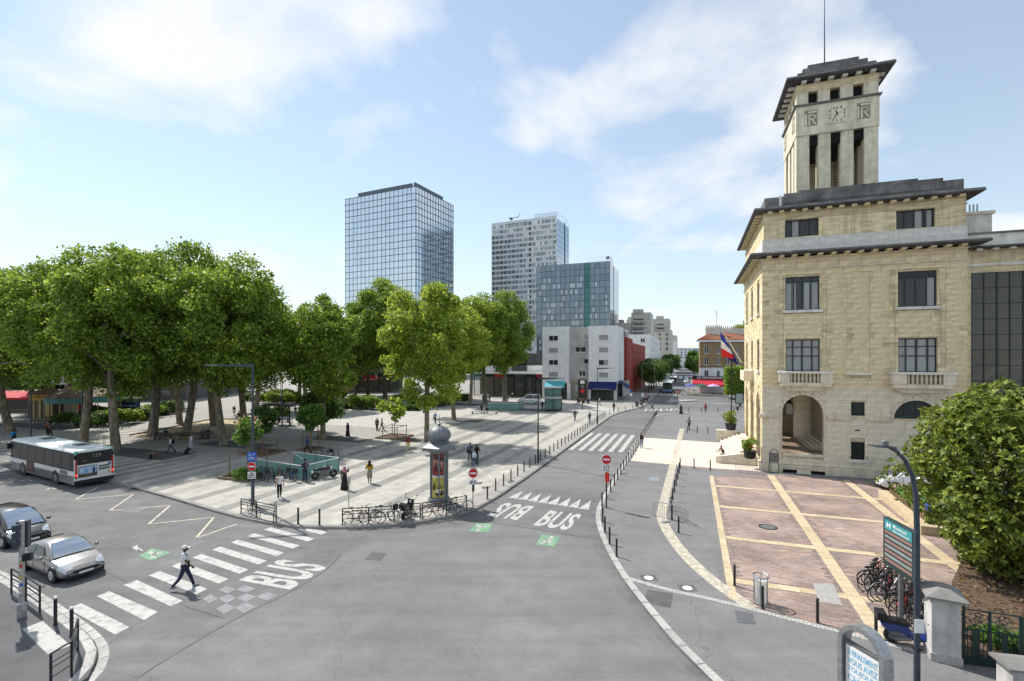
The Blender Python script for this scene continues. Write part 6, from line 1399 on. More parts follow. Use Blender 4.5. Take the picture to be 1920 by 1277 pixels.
# lamp posts with long arms
def lamp(p, h, arm, label, m='steel_blue', r=.09, droop=.0):
    t = thing('lamp_post', (p.x, p.y, PZ), label, 'street lamp'); a = Vector((arm[0], arm[1], 0)); L = a.length; d = a.normalized(); n = Vector((-d.y, d.x, 0))
    MB().lathe([(r*1.9,0),(r*1.9,.04),(r*1.25,.06),(r*1.2,1.2),(r,1.25),(r*.7,h)], 10).build('pole', X[m], t, True)
    b = MB(); z = h - .05
    def bx(s0, s1, w0, w1, z0, z1, zt0, zt1): 
        vs = []
        for s, w_, za, zb in ((s0, w0, z0, z1), (s1, w1, zt0, zt1)):
            c = d*s; vs += [c - n*w_ + Vector((0,0,za)), c + n*w_ + Vector((0,0,za)), c + n*w_ + Vector((0,0,zb)), c - n*w_ + Vector((0,0,zb))]
        b.add([tuple(v) for v in vs], [(3,2,1,0),(4,5,6,7),(0,1,5,4),(1,2,6,5),(2,3,7,6),(3,0,4,7)])
    bx(0, L*.72, .08, .06, z-.16, z+.04, z-.08, z+.02); b.build('arm', X[m], t)
    b = MB(); bx(L*.70, L, .14, .1, z-.07, z+.03, z-.03, z+.01); b.build('lamp_head', X['grey_paint'], t); b = MB(); bx(L*.73, L*.97, .1, .07, z-.08, z-.071, z-.05, z-.04); b.build('lamp_glass', X['white_card'], t); return t
lp1 = lamp(G(474,946,PZ), 9.3, (-2.9,-.5), 'blue-grey lamp post with traffic signs and long arm beside the kerb of the square'); lamp(G(154,836,PZ), 9.4, (-3.6,-.3), 'blue-grey lamp post with long arm behind the bus'); lamp(G(58,826,PZ), 9.2, (-3.4,-.2), 'blue-grey lamp post at the left near the person in blue'); lamp(G(289.5,825,PZ), 8.6, (-2.6,-.6), 'slim lamp post at the bench on the left end of the sand')
lamp(G(1009,868,PZ), 7.9, (2.5,.2), 'dark lamp post beside the row of posts between square and street', 'metal_dark', .07); lamp(G(1120,796,PZ), 8.3, (2.5,.3), 'dark lamp post before the blue brasserie awning', 'metal_dark', .07); lamp(G(1371.5,778.5,PZ), 10.2, (-2.2,.6), 'dark lamp post under the flags of the town hall', 'metal_dark', .1); lamp(G(1227,738,PZ), 9.8, (3.2,.5), 'lamp post among the trees of the side street', 'grey_paint', .08); lamp(G(1204,745,PZ), 8.5, (3.0,.4), 'lamp post before the red house', 'grey_paint', .08); lamp(G(529,800,PZ), 8.6, (-2.5,-.5), 'lamp post beside the steel pergola', 'steel_blue', .08); lamp(G(657,762,PZ), 8, (2.5,0), 'thin lamp post in front of the shrubs in the middle', 'metal_dark', .07)
# curved lamp in the foreground
t = thing('curved_lamp', (12.05, 14.6, PZ), 'dark blue-grey lamp with curved top in the right foreground', 'street lamp')
pts = [(0,0,0),(0,0,2),(0,0,4.6),(-.03,0,5.6),(-.14,0,6.2),(-.36,0,6.65),(-.62,0,6.92),(-.8,0,7.0)]; MB().path(pts, [.085,.08,.075,.07,.065,.06,.05,.045], 12).build('pole', X['steel_blue'], t, True)
b = MB(); b.add([(-.7,-.14,7.0),(-.7,.14,7.0),(-1.36,.17,7.06),(-1.36,-.17,7.06),(-.7,-.14,7.05),(-.7,.14,7.05),(-1.36,.17,7.09),(-1.36,-.17,7.09)], [(0,1,2,3),(7,6,5,4),(0,4,5,1),(1,5,6,2),(2,6,7,3),(3,7,4,0)]); b.build('lamp_head', X['steel_blue'], t); MB().lathe([(.09,7.08),(.09,7.2),(.07,7.22)], 12, (-.95,0)).build('sensor', X['grey_paint'], t); MB().box(-.09,.09,-.1,.1,1.0,1.05).build('collar', X['metal_dark'], t)
MB().box(-.14,.14,-.1,-.085,1.55,1.95).build('plate', X['white_card'], t)
# signs
def disc(b, c, r, y0, y1, n=24): 
    vs = [(c[0] + r*math.cos(2*math.pi*i/n), y0, c[1] + r*math.sin(2*math.pi*i/n)) for i in range(n)] + [(c[0] + r*math.cos(2*math.pi*i/n), y1, c[1] + r*math.sin(2*math.pi*i/n)) for i in range(n)]
    b.add(vs, [tuple(range(n-1,-1,-1)), tuple(range(n,2*n))] + [(i,(i+1)%n,n+(i+1)%n,n+i) for i in range(n)]); return b
def no_entry(t, z, r=.31, y=-.06):
    s = disc(MB(), (0,z), r, y, y+.02).build('no_entry_disc', X['white_card'], t); disc(MB(), (0,z), r*.94, y-.006, y-.001).build('red_face', X['red_sign'], s); MB().box(-r*.68, r*.68, y-.012, y-.007, z-r*.17, z+r*.17).build('white_bar', X['white_card'], s)
def plate(t, z0, z1, w_, lines, y=-.06):
    p = MB().box(-w_/2, w_/2, y, y+.015, z0, z1).build('text_plate', X['white_card'], t); marks(p, -w_*.4, w_*.4, y - .001, z0 + .03, z1 - .03, X['black'], len(lines) + 1, len(lines))
t = thing('no_entry_sign', tuple(G(886.8,946.7,PZ)), 'no entry sign on grey post beside the advertising column', 'road sign', rad(4)); MB().tube((0,0,0),(0,0,2.5),.035,n=8).build('post', X['steel'], t); no_entry(t, 2.1); plate(t, 1.35, 1.65, .5, ['SAUF BUS', 'ET VELOS']); MB().box(-.06,.1,-.08,.05,.9,1.35).build('box', X['metal_dark'], t)
disc(MB(), (.02,2.14), .3, .03, .05).build('back_plate', X['metal_dark'], t)
t = thing('no_entry_sign', tuple(G(1137,952.6,PZ)), 'no entry sign with red bag on dark post on the town hall pavement', 'road sign', rad(-4)); MB().tube((0,0,0),(0,0,3.45),.045,n=8).build('post', X['metal_dark'], t); no_entry(t, 3.15); plate(t, 2.35, 2.8, .5, ['SAUF BUS', 'TAXIS', 'CYCLES']); MB().ext([(-.1,2.3),(.17,2.3),(.17,1.8),(.1,1.68),(-.1,1.78)], 'y', -.14, -.05).build('red_bag', mat('red_bag', (.75,.03,.02), .5), t)
t = thing('sign_panel', tuple(lp1.location), 'blue cycle sign over a no entry sign and white plate on the lamp post', 'road sign', rad(4))
MB().box(-.3,.3,-.16,-.14,2.9,3.5).build('blue_plate', X['blue_sign'], t); b = MB()
for cx in (-.12, .1):
    for i in range(14): a0, a1 = 2*math.pi*i/14, 2*math.pi*(i+1)/14; b.tube((cx+.075*math.cos(a0), -.163, 3.07+.075*math.sin(a0)), (cx+.075*math.cos(a1), -.163, 3.07+.075*math.sin(a1)), .012, n=4)
b.tube((-.12,-.163,3.07),(-.02,-.163,3.2),.014,n=4); b.tube((-.02,-.163,3.2),(.1,-.163,3.07),.014,n=4); b.tube((-.2,-.163,3.25),(-.1,-.163,3.42),.02,n=4); b.tube((.05,-.163,3.25),(.2,-.163,3.42),.02,n=4); b.ball((-.08,-.163,3.3),.035,6,4); b.build('pictogram', X['white_card'], t)
disc(MB(), (.17,3.05), .07, -.166, -.161).build('red_dot', X['red_sign'], t)
no_entry(t, 2.55, .28, -.16); plate(t, 1.75, 2.2, .52, ['SAUF', 'BUS TAXI'], -.16); MB().tube((0,0,1.7),(0,0,3.5),.03,n=6).build('bracket', X['steel'], t)
t = thing('grey_post', tuple(G(654,953,PZ)), 'grey sign post seen edge-on beside the woman with pink headscarf', 'sign post', rad(85)); MB().tube((0,0,0),(0,0,2.0),.035,n=8).build('post', X['steel'], t); MB().box(-.2,.2,-.03,-.01,1.5,2.0).build('plate', X['steel'], t)
def simple_sign(u, v, h, label, col='blue_sign', w_=.5, ph=.6):
    t = thing('street_sign', tuple(G(u, v, PZ)), label, 'road sign'); MB().tube((0,0,0),(0,0,h),.03,n=6).build('post', X['steel'], t); MB().box(-w_/2,w_/2,-.05,-.03,h-ph,h).build('plate', X[col], t); MB().box(-w_/2,w_/2,-.05,-.03,h-ph*2-.05,h-ph-.05).build('lower_plate', X['white_card'], t); return t
simple_sign(1183,758,3.0,'blue and white sign before the dark hedge of the brasserie'); simple_sign(1205,758,2.4,'white sign by the parked scooters','white_card',.4,.4); simple_sign(1301,748,2.2,'sign post on the traffic island','metal_dark',.4,.3)
t = thing('no_entry_sign', tuple(AB(-2.8,118.5,.14)), 'small distant no entry sign with grey panels on the traffic island', 'road sign', A20); MB().tube((0,0,0),(0,0,2.6),.05,n=6).build('post', X['metal_dark'], t); no_entry(t, 2.0, .45, -.08); MB().box(-1.2,1.6,.3,.36,2.4,4.2).build('direction_panel', X['grey_paint'], t); MB().box(-1.1,1.5,.29,.299,2.6,3.2).build('direction_text', X['white_card'], t)
# advertising column
t = thing('advertising_column', tuple(G(823.4,944,PZ)), 'grey domed advertising column with posters by the kerb of the square', 'advertising column', rad(8))
X['column_grey'] = mat('column_grey', (.20,.215,.23), .45, .3, var=.12, scale=5)
MB().lathe([(.82,0),(.82,.12),(.74,.2),(.74,.34),(.68,.42),(.64,.46)], 24).build('base', X['column_grey'], t, True); MB().lathe([(.60,.46),(.60,3.45)], 24).build('drum', X['column_grey'], t, True)
b = MB()
for i in range(6): a_ = rad(60*i+30); b.box(0,0,0,0,0,0) if False else None; c_, s_ = math.cos(a_), math.sin(a_); b.tube((.63*c_,.63*s_,.45),(.63*c_,.63*s_,3.45),.045,n=6)
b.build('pilaster', X['column_grey'], t, True)
MB().lathe([(.66,3.40),(.72,3.5),(1.1,3.62),(1.22,3.72),(1.22,3.84),(1.1,3.9),(.9,4.02),(.62,4.12)], 6, a0=rad(30)).build('hexagonal_cornice', X['column_grey'], t)
for i in range(6): a_ = rad(60*i+30); MB().ball((1.16*math.cos(a_),1.16*math.sin(a_),3.7), .1, 8, 6).build('lion_boss', X['column_grey'], t, True)
MB().lathe([(.60,4.05),(.68,4.15),(.60,4.22),(.70,4.32),(.77,4.5),(.76,4.68),(.66,4.88),(.48,5.05),(.26,5.16),(.1,5.2),(.1,5.26),(.14,5.32),(.08,5.36),(.03,5.42),(.02,5.9)], 24).build('dome', X['column_grey'], t, True)
b = MB()
for i in range(12): a_ = rad(30*i); pr2 = [(.70,4.32),(.775,4.5),(.765,4.68),(.665,4.88),(.485,5.05),(.265,5.165)]; b.path([(r*math.cos(a_),r*math.sin(a_),z) for r, z in pr2], .014, 5)
b.build('dome_rib', X['column_grey'], t)
def cpatch(name, t0, t1, z0, z1, r, m, par, n=12):
    b = MB(); vs = []
    for i in range(n+1): a_ = rad(t0 + (t1-t0)*i/n); vs += [(r*math.cos(a_), r*math.sin(a_), z0), (r*math.cos(a_), r*math.sin(a_), z1)]
    return b.add(vs, [(2*i,2*i+2,2*i+3,2*i+1) for i in range(n)]).build(name, m, par)
def cell(name, t, z, rt, rz_, r, m, par):     # rounded shape printed on the curved poster
    b = MB(); n = 18; vs = [(r*math.cos(rad(t)), r*math.sin(rad(t)), z)]
    for i in range(n): a_ = 2*math.pi*i/n; th = rad(t + rt*math.cos(a_)); vs.append((r*math.cos(th), r*math.sin(th), z + rz_*math.sin(a_)))
    return b.add(vs, [(0,1+i,1+(i+1)%n) for i in range(n)]).build(name, m, par)
pc = lambda n, c: mat('poster_' + n, c, .35, var=.25, scale=4)
pk = {k: pc(k, c) for k, c in {'red': (.22,.03,.03), 'skin': (.42,.22,.15), 'dark': (.04,.025,.025), 'yellow': (.52,.44,.10), 'white': (.7,.68,.62), 'black': (.02,.02,.02), 'bright': (.5,.06,.05)}.items()}
for base in (-98, 22, 142):
    p1 = cpatch('poster', base-37, base+37, 2.0, 3.4, .612, pk['red'], t); 
    for dt, z, rt, rz_, k in ((-22,2.95,11,.33,'skin'),(1,2.8,10,.33,'skin'),(23,2.75,10,.32,'skin'),(-20,3.2,13,.14,'dark'),(3,3.12,12,.13,'dark'),(24,3.06,12,.12,'dark'),(-10,2.6,7,.3,'dark'),(12,2.5,7,.3,'dark')): cell('print', base+dt, z, rt, rz_, .616 + .002*(k == 'dark'), pk[k], p1)
    cpatch('print', base-24, base+24, 2.1, 2.2, .619, pk['bright'], p1)
    cpatch('strip', base-37, base+37, 1.85, 1.99, .612, pk['white'], t)
    p2 = cpatch('poster', base-37, base+37, .55, 1.84, .612, pk['yellow'], t)
    for dt, z, rt, rz_, k in ((-5,1.45,14,.25,'yellow'),(2,1.0,26,.32,'black'),(-24,1.25,9,.22,'black'),(5,.98,20,.12,'white'),(24,.85,9,.2,'dark')): cell('print', base+dt, z, rt, rz_, .616 + .002*(k == 'white'), pk[k], p2)
# glazed stairs of the underground
X['frost'] = glass('frosted_green_glass', (.20,.42,.39), .18, .62, .7); X['frost2'] = glass('green_glass_panel', (.10,.24,.23), .06, .6, .9)
def stairs(p, L, W_, h, label, rz, open_side='left'):
    t = thing('metro_stairs', (p.x, p.y, PZ), label, 'metro entrance', rz)
    MB().prism([(-L,0),(0,0),(0,W_),(-L,W_)], .012, .02).build('stair_shade_sheet', X['shade_black'], t)  # flat black sheet on the paving, painted shade instead of an opening
    for i in range(10): MB().box(-L + .35*i + .1, -L + .35*i + .4, .15, W_-.15, .021, .05).build('step', X['pave_dark'], t)
    n = max(2, round(L/1.4)); l = L/n
    for y in (0, W_):
        for i in range(n): MB().box(-L + l*i + .02, -L + l*(i+1) - .02, y-.012, y+.012, .06, h).build('glass_panel', X['frost'], t); MB().box(-L + l*i - .025, -L + l*i + .015, y-.03, y+.03, 0, h).build('post', X['grey_paint'], t)
    n2 = max(2, round(W_/1.3)); l2 = W_/n2
    for i in range(n2): MB().box(-.012, .012, l2*i + .03, l2*(i+1) - .03, .06, h).build('glass_panel', X['frost'], t); MB().box(-.03, .03, l2*i - .02, l2*i + .02, 0, h).build('post', X['grey_paint'], t)
    MB().box(-.03,.03,W_-.02,W_+.03,0,h).build('post', X['grey_paint'], t)
    b = MB(); b.tube((-L,0,h),(0,0,h),.03,n=6); b.tube((-L,W_,h),(0,W_,h),.03,n=6); b.tube((0,0,h),(0,W_,h),.03,n=6); b.tube((-L,.2,h+.05),(-L+2.6,.2,.25),.025,n=6); b.tube((-L,W_-.2,h+.05),(-L+2.6,W_-.2,.25),.025,n=6); b.build('handrail', X['white_card'], t); return t
stairs(G(568,901,PZ), 5.6, 3.7, 1.15, 'green glass metro stairs in front of the motorcycle', rad(-27)); stairs(G(974,770,PZ), 6.2, 3.2, 1.3, 'green glass stairs before the white van at the back of the square', rad(-14))
# lift
t = thing('lift_kiosk', tuple(G(1037,771,PZ)), 'green glass lift kiosk with steel band near the row of posts', 'lift', rad(-8)); b = MB(); z1 = 4.4
for x in (-1.5, 0, 1.5):
    for y in (0, 2.6): b.box(x-.05,x+.05,y-.05,y+.05,0,z1)
for z in (0,): b.box(-1.52,1.52,-.04,2.64,z,z+.25)
b.build('frame', X['frame_dark'], t); b = MB(); b.box(-1.58,1.58,-.08,2.68,2.3,2.65); b.box(-1.58,1.58,-.08,2.68,z1-.2,z1); b.build('steel_band', X['steel'], t)
for i in range(2):
    for z0, z1_ in ((.27,2.28),(2.67,4.18)):
        MB().box(-1.44+1.5*i,-.06+1.5*i,-.01,.01,z0,z1_).build('glass_panel', X['frost2'], t); MB().box(-1.44+1.5*i,-.06+1.5*i,2.59,2.61,z0,z1_).build('glass_panel', X['frost2'], t)
        for x in (-1.5,1.5): MB().box(x-.01,x+.01,.06+1.3*i,1.24+1.3*i,z0,z1_).build('glass_panel', X['frost2'], t)
MB().box(-.8,-.1,1.2,1.4,2.7,4.1).build('shaft', X['green_glass'], t); MB().box(-.7,.7,.8,1.8,.3,2.2).build('cabin', X['frame_dark'], t)
# totem
t = thing('shop_totem', tuple(G(1092,768,PZ)), 'tall black totem sign with white and red icons on a post', 'sign', rad(-5)); MB().tube((0,0,0),(0,0,2.3),.1,n=8).build('post', X['wood'], t); MB().box(-.8,.8,-.12,.12,2.2,5.7).build('panel', X['black'], t); MB().box(-.4,.4,-.14,-.121,4.9,5.5).build('icon', X['white_card'], t); disc(MB(), (0,4.4), .35, -.14, -.121).build('icon', X['grey_paint'], t); disc(MB(), (0,3.5), .42, -.14, -.121).build('icon', X['red_sign'], t)
# benches
def make_bench(name='bench', L=2.1):
    t = bpy.data.objects.new(name, None); COL.objects.link(t)
    for y in (-.2,-.05,.1): MB().box(-L/2,L/2,y-.06,y+.06,.42,.46).build('seat_slat', X['bark_dark'], t)
    for z in (.6,.76): MB().box(-L/2,L/2,.2,.24,z,z+.12).build('back_slat', X['bark_dark'], t)
    for x in (-L*.4, L*.4): b = MB(); b.box(x-.03,x+.03,-.22,.22,.36,.42); b.box(x-.03,x+.03,-.2,-.14,0,.36); b.box(x-.03,x+.03,.14,.2,0,.36); b.box(x-.03,x+.03,.18,.2+.02,.36,.88); b.build('leg', X['steel'], t)
    return t
be = make_bench(); first = True
for (u, v), rz, lab in [((303,824),.1,'bench at the left end of the sand, two people on it'),((320,825),.1,'empty-ended bench right of the first by the sand'),((349,824),.15,'middle bench by the sand with light bags under it'),((385,823),.2,'bench at the right end of the sand with two people'),((451,785),-.9,'bench with one person in black at the back of the sand'),((330,781),.2,'bench by the shrubs behind the sand'),((210,797),.2,'bench among the shrubs by the parked bicycles'),((165,801),.3,'bench with people by the parked bicycles'),((690,768),.1,'bench in front of the shrubs in the middle')]:
    o = be if first else copy_tree(be); first = False; p = G(u, v, PZ); o.location = tuple(p); o.rotation_euler = (0,0,rz + math.pi); tag(o, lab, 'bench', 'benches on the square')
t = thing('long_bench', tuple(G(908,776,PZ)), 'long low stone bench beside the rear metro stairs', 'bench', rad(-6)); MB().cbox(-2.3,2.3,-.3,.3,.38,.48,.03).build('seat', X['granite'], t)
for x in (-2.1,0,2.1): MB().box(x-.08,x+.08,-.25,.25,0,.38).build('leg', X['metal_dark'], t)
# pergola with ladder-like pillar, stump, hoops
t = thing('steel_pergola', tuple(G(530,797,PZ)), 'dark steel pergola with climbing plant on the square', 'pergola', rad(-15)); b = MB()
for x, y in ((-2,-1),(2,-1),(-2,1.5),(2,1.5)): b.box(x-.06,x+.06,y-.06,y+.06,0,2.9)
b.build('post', X['metal_dark'], t); b = MB()
for i in range(9): b.box(-2.6+.65*i,-2.5+.65*i,-1.6,2,2.9,3.02)
b.box(-2.8,2.8,-1.1,-1,2.8,2.9); b.box(-2.8,2.8,1.4,1.5,2.8,2.9); b.build('beam', X['metal_dark'], t); co, C_, R_2 = crown(61, 1.4, .9, .9, 2.0, 9, 1100, .2, (.4,.7)); linkmesh('climbing_plant', mesh_quads('climbing_plant', co, X['leaf_dark']), t); MB().box(-1.6,1.6,-.2,.3,.4,.48).build('seat', X['wood'], t)
t = thing('lattice_mast', tuple(G(522,765,PZ)), 'lattice steel mast behind the pergola', 'mast'); b = MB(); [b.tube((x,y,0),(x,y,6.2),.05,n=5) for x in (-.6,.6) for y in (-.3,.3)]; [b.tube((-.6,-.3,.5*i+.3),(.6,-.3,.5*i+.3),.03,n=4) for i in range(12)]; b.build('frame', X['metal_dark'], t)
t = thing('wooden_box', tuple(G(286,861,PZ)), 'small brown wooden stump seat on the dark paving', 'seat', .3); b = MB(); b.cbox(-.35,.35,-.3,.3,.5,.62,.03); b.build('top', X['wood'], t); b = MB(); b.box(-.28,-.1,-.25,.25,0,.5); b.box(.1,.28,-.25,.25,0,.5); b.build('leg', X['bark_dark'], t)
def hoop(p, label, rz=0.0):
    t = thing('cycle_hoop', tuple(p), label, 'cycle stand', rz)
    for y in (-.25,.25): MB().path([(-.3,y,0),(-.3,y,.7),(-.22,y,.8),(.22,y,.8),(.3,y,.7),(.3,y,0)], .025, 6).build('hoop', X['steel'], t)
hoop(G(189,834,PZ), 'pair of steel hoops on the paving between two tree trunks', .4)
# carousel, kiosk, stalls at the left
t = thing('carousel', tuple(G(160,782,PZ)), 'carousel with brown conical roof and turquoise valance behind the trees', 'carousel'); MB().lathe([(5.0,3.3),(4.9,3.6),(2.4,5.0),(.3,6.3),(.1,6.7)], 16).build('roof', mat('carousel_roof', (.20,.13,.10), .7, var=.2), t); MB().lathe([(5.02,2.6),(5.05,3.4)], 16).build('valance', mat('carousel_valance', (.07,.24,.25), .6), t); MB().lathe([(1.0,.3),(1.0,3.3)], 12).build('drum', X['awn_red'], t); MB().lathe([(5,0),(5,.3),(4.9,.32)], 24).build('platform', X['wood'], t)
for i in range(12): a_ = i*math.pi/6; MB().tube((4.6*math.cos(a_),4.6*math.sin(a_),.3),(4.6*math.cos(a_),4.6*math.sin(a_),3.3),.06,n=6).build('pole', mat('brass', (.55,.40,.15), .35, .6), t)
t = thing('ticket_kiosk', tuple(G(89,783,PZ)), 'yellow kiosk with brown awning beside the carousel', 'kiosk', .15); yk = mat('kiosk_yellow', (.55,.36,.06), .6, var=.1)
for x in (-1.3,-.4,.5,1.3): MB().box(x-.1,x+.1,-1,-.8,0,2.9).build('post', mat('kiosk_cream', (.6,.48,.25), .6), t)
MB().box(-1.5,1.5,-.7,1.3,0,2.9).build('cabin', X['inside'], t); MB().box(-1.7,1.7,-1.25,-1.1,2.9,3.9).build('sign_board', yk, t); MB().lathe([(2.6,3.9),(2.5,4.0),(.2,5.0)], 8).build('roof', mat('kiosk_roof', (.19,.10,.07), .8), t); MB().path([(-1.2+.12*i,-1.27,3.4+.16*math.sin(i*1.9)) for i in range(21)], .05, 5).build('lettering', mat('kiosk_red', (.30,.10,.02), .6), t)
t = thing('blue_stall', tuple(G(236,775,PZ)), 'dark blue market stall with white roof behind the shrubs', 'stall', .1); MB().box(-1.9,1.9,-.6,.8,0,2.6).build('cabin', mat('stall_blue', (.015,.04,.14), .5), t); MB().box(-2.1,2.1,-.9,1,2.6,2.85).build('roof', X['white'], t); MB().box(-1.95,1.95,-.62,-.601,1.35,1.42).build('trim', X['white_card'], t); disc(MB(), (-1.2,2.0), .2, -.63, -.602).build('emblem', X['grey_paint'], t)
# town hall forecourt: barriers, hoop stand, bin, planters, ad panel
def barrier(p, rz, label):
    t = thing('crowd_barrier', tuple(p), label, 'barrier', rz); b = MB(); b.path([(-1,0,.15),(-1,0,.95),(-.9,0,1.05),(.9,0,1.05),(1,0,.95),(1,0,.15)], .022, 6, closed=True); b.build('frame', X['steel'], t)
    for i in range(13): MB().tube((-.85+.142*i,0,.15),(-.85+.142*i,0,1.05),.009,n=5).build('bar', X['steel'], t)
    b = MB()
    for x in (-.7,.7): b.box(x-.03,x+.03,-.3,.3,0,.03); b.box(x-.02,x+.02,-.02,.02,0,.15)
    b.build('foot', X['steel'], t)
barrier(TH.matrix_basis @ Vector((-1.2,-1.4,PZ)), A20, 'steel crowd barrier against the town hall plinth'); barrier(ZG(430,440), rad(-42), 'steel crowd barrier standing across the tactile curve'); barrier(ZG(482,440), rad(-78), 'steel crowd barrier beside the bollards of the tactile curve')
t = thing('concrete_foot', tuple(ZG(400,452)), 'pale concrete block at the foot of the crowd barrier', 'block', .3); MB().cbox(-.45,.45,-.15,.15,0,.12,.02).build('block', X['granite'], t); MB().cbox(-.2,.2,-.35,-.1,0,.2,.02).build('small_block', X['pave_grey'], t)
t = thing('arched_stand', tuple(TH.matrix_basis @ Vector((.75,-1.0,PZ))), 'tall arched black stand at the corner of the town hall', 'stand', A20); MB().path([(-.28,0,0),(-.38,0,.5),(-.33,0,1.0),(-.33,0,1.7),(-.2,0,2.0),(0,0,2.08),(.2,0,2.0),(.33,0,1.7),(.33,0,1.0),(.38,0,.5),(.28,0,0)], .03, 6).build('arch', X['metal_dark'], t); MB().box(-.3,.3,-.02,.02,.95,1.75).build('panel', X['grey_paint'], t)
p = ZG(912,888); t = thing('litter_bin', tuple(p + Vector((0,0,PZ))), 'round steel litter bin with clear bag on the red bricks', 'litter bin'); MB().lathe([(.22,.02),(.24,.05),(.26,.95)], 14).build('bag', glass('clear_bag', (.7,.72,.72), .3, .5), t, True); b = MB(); [b.tube((.27*math.cos(i*math.pi/3),.27*math.sin(i*math.pi/3),0),(.27*math.cos(i*math.pi/3),.27*math.sin(i*math.pi/3),1.1),.018,n=5) for i in range(6)]; b.build('frame', X['steel'], t); b = MB(); b.path([(.29*math.cos(i*math.pi/8),.29*math.sin(i*math.pi/8),1.1) for i in range(16)], .03, 6, closed=True); b.build('rim', X['steel'], t); b = MB(); b.path([(.28*math.cos(i*math.pi/8),.28*math.sin(i*math.pi/8),.1) for i in range(16)], .02, 6, closed=True); b.build('base_ring', X['steel'], t)
def pot(p, s, label):
    t = thing('flower_pot', tuple(p), label, 'potted plant'); t.scale = (s,s,s); MB().lathe([(.35,0),(.45,.1),(.52,.6),(.56,.62),(.56,.7),(.45,.68)], 14).build('pot', X['metal_dark'], t, True); co, C_, R_2 = crown(int(p[0]*7), .55, .55, .55, 1.3, 10, 900, .13, (.28,.45)); linkmesh('foliage', mesh_quads('foliage', co, X['leaf_plane']), t); rng = np.random.default_rng(5); q = unit(rng.normal(size=(30,3)))*np.array([.75,.75,.75]) + np.array([0,0,1.4]); linkmesh('blossom', mesh_quads('blossom', leaf_quads(q, unit(rng.normal(size=(30,3))), .12, rng), X['red_sign']), t)
pot(TH.matrix_basis @ Vector((-.9,.6,1.0)), 1.0, 'red-flowered pot on the low wall at the town hall corner'); pot(TH.matrix_basis @ Vector((-1.4,15.4,1.42)), 1.15, 'red-flowered pot on the far low wall of the entrance steps')
t = thing('advert_panel', tuple(G(1386,762,PZ)), 'dark framed poster panel beside the far pavement behind the lamp post', 'advertising panel', rad(-12)); MB().box(-.75,.75,-.1,.1,.5,2.7).build('frame', X['black'], t); MB().box(-.62,.62,-.12,-.101,.65,2.55).build('poster', mat('poster_teal', (.25,.48,.48), .4, col2=(.5,.42,.34), scale=3), t); MB().box(-.3,.3,-.08,.08,0,.5).build('foot', X['black'], t)
# planter with flowers near the van
t = thing('stone_planter', (22.6, 27.3, PZ), 'low stone planter wall with flower bed before the white van', 'planter', math.atan2(7,3)); MB().cbox(0,7.6,-.5,0,0,.5,.02).build('wall', X['slab_tan'], t); MB().box(.1,7.5,-3.2,-.5,0,.42).build('soil', X['soil'], t); MB().cbox(-.45,0,-3.4,0,0,.5,.02).build('wall', X['slab_tan'], t)
for i in range(24): MB().box(.4+.28*i,.58+.28*i,-.56,-.5,.3,.78).build('slat', X['wood'], t)
rng = np.random.default_rng(9); P = np.stack([rng.uniform(.3,7.4,1900), rng.uniform(-3,-.6,1900), rng.uniform(.4,1.1,1900)], 1); linkmesh('foliage', mesh_quads('foliage', leaf_quads(P, unit(rng.normal(size=(1900,3))+np.array([0,0,.5])), .16, rng), X['leaf_fresh']), t); P = np.stack([rng.uniform(.3,7.4,110), rng.uniform(-3,-.6,110), rng.uniform(.8,1.2,110)], 1); linkmesh('blossom', mesh_quads('blossom', leaf_quads(P, unit(rng.normal(size=(110,3))), .12, rng), X['petal']), t)
# information display
t = thing('information_display', (13.55, 17.1, PZ), 'tall post with dark bus information display and turquoise header', 'display', rad(-98)); MB().lathe([(.13,0),(.13,.03),(.075,.05),(.075,2.4)], 12).build('post', X['grey_paint'], t, True)
MB().cbox(-.84,.84,-.09,.09,2.2,3.9,.02).build('housing', X['frame_green'], t); MB().box(-.74,.74,-.1,-.091,3.5,3.84).build('header', mat('header_teal', (.05,.30,.33), .5), t); text('lettering', 'Montreuil', X['white_card'], t, (-.25,-.104,3.66), (rad(90),0,0), width=.72, height=.13, bold=.01); text('lettering', 'Mairie de Montreuil', X['white_card'], t, (-.25,-.104,3.53), (rad(90),0,0), width=.85, height=.09, bold=.01); text('lettering', 'M', X['white_card'], t, (-.62,-.104,3.58), (rad(90),0,0), width=.22, height=.18, bold=.01)
led = mat('led_row', (.27,.30,.29), .5, col2=(.20,.23,.23), scale=3); red_led = mat('led_red', (.28,.20,.18), .5, col2=(.26,.11,.09), scale=30, ramp=(.42,.58))
for i in range(7): MB().box(-.74,.74,-.098,-.0905,3.36-.165*i,3.46-.165*i).build('display_row', led if i % 2 else red_led, t)
# poster stand with arched head
t = thing('poster_stand', (9.05, 12.6, PZ), 'grey poster stand with arched metal head at the lower right edge', 'poster stand', rad(-74)); n = 14
b = MB(); out_ = [(.62*math.cos(math.pi*i/n), 2.15 + .62*math.sin(math.pi*i/n)) for i in range(n+1)]; inn = [(.50*math.cos(math.pi*i/n), 2.15 + .50*math.sin(math.pi*i/n)) for i in range(n+1)]
b.ext([(.62,0)] + out_ + [(-.62,0),(-.50,0)] + inn[::-1] + [(.50,0)], 'y', -.17, .17); b.build('arch', X['steel'], t); MB().box(-.5,.5,-.06,.06,.5,2.2).build('panel', X['grey_paint'], t); ps_ = MB().box(-.45,.45,-.075,-.061,.55,2.12).build('poster', X['white_card'], t)
blu = mat('poster_blue', (.20,.50,.72), .5)
for i, s in enumerate(['SI FINALEMENT', 'VOUS AVEZ', 'TOUJOURS', 'CHAUD']): text('lettering', s, blu, ps_, (-.4,-.078,1.88-.22*i), (rad(90),0,0), width=.8, height=.16, bold=.02)
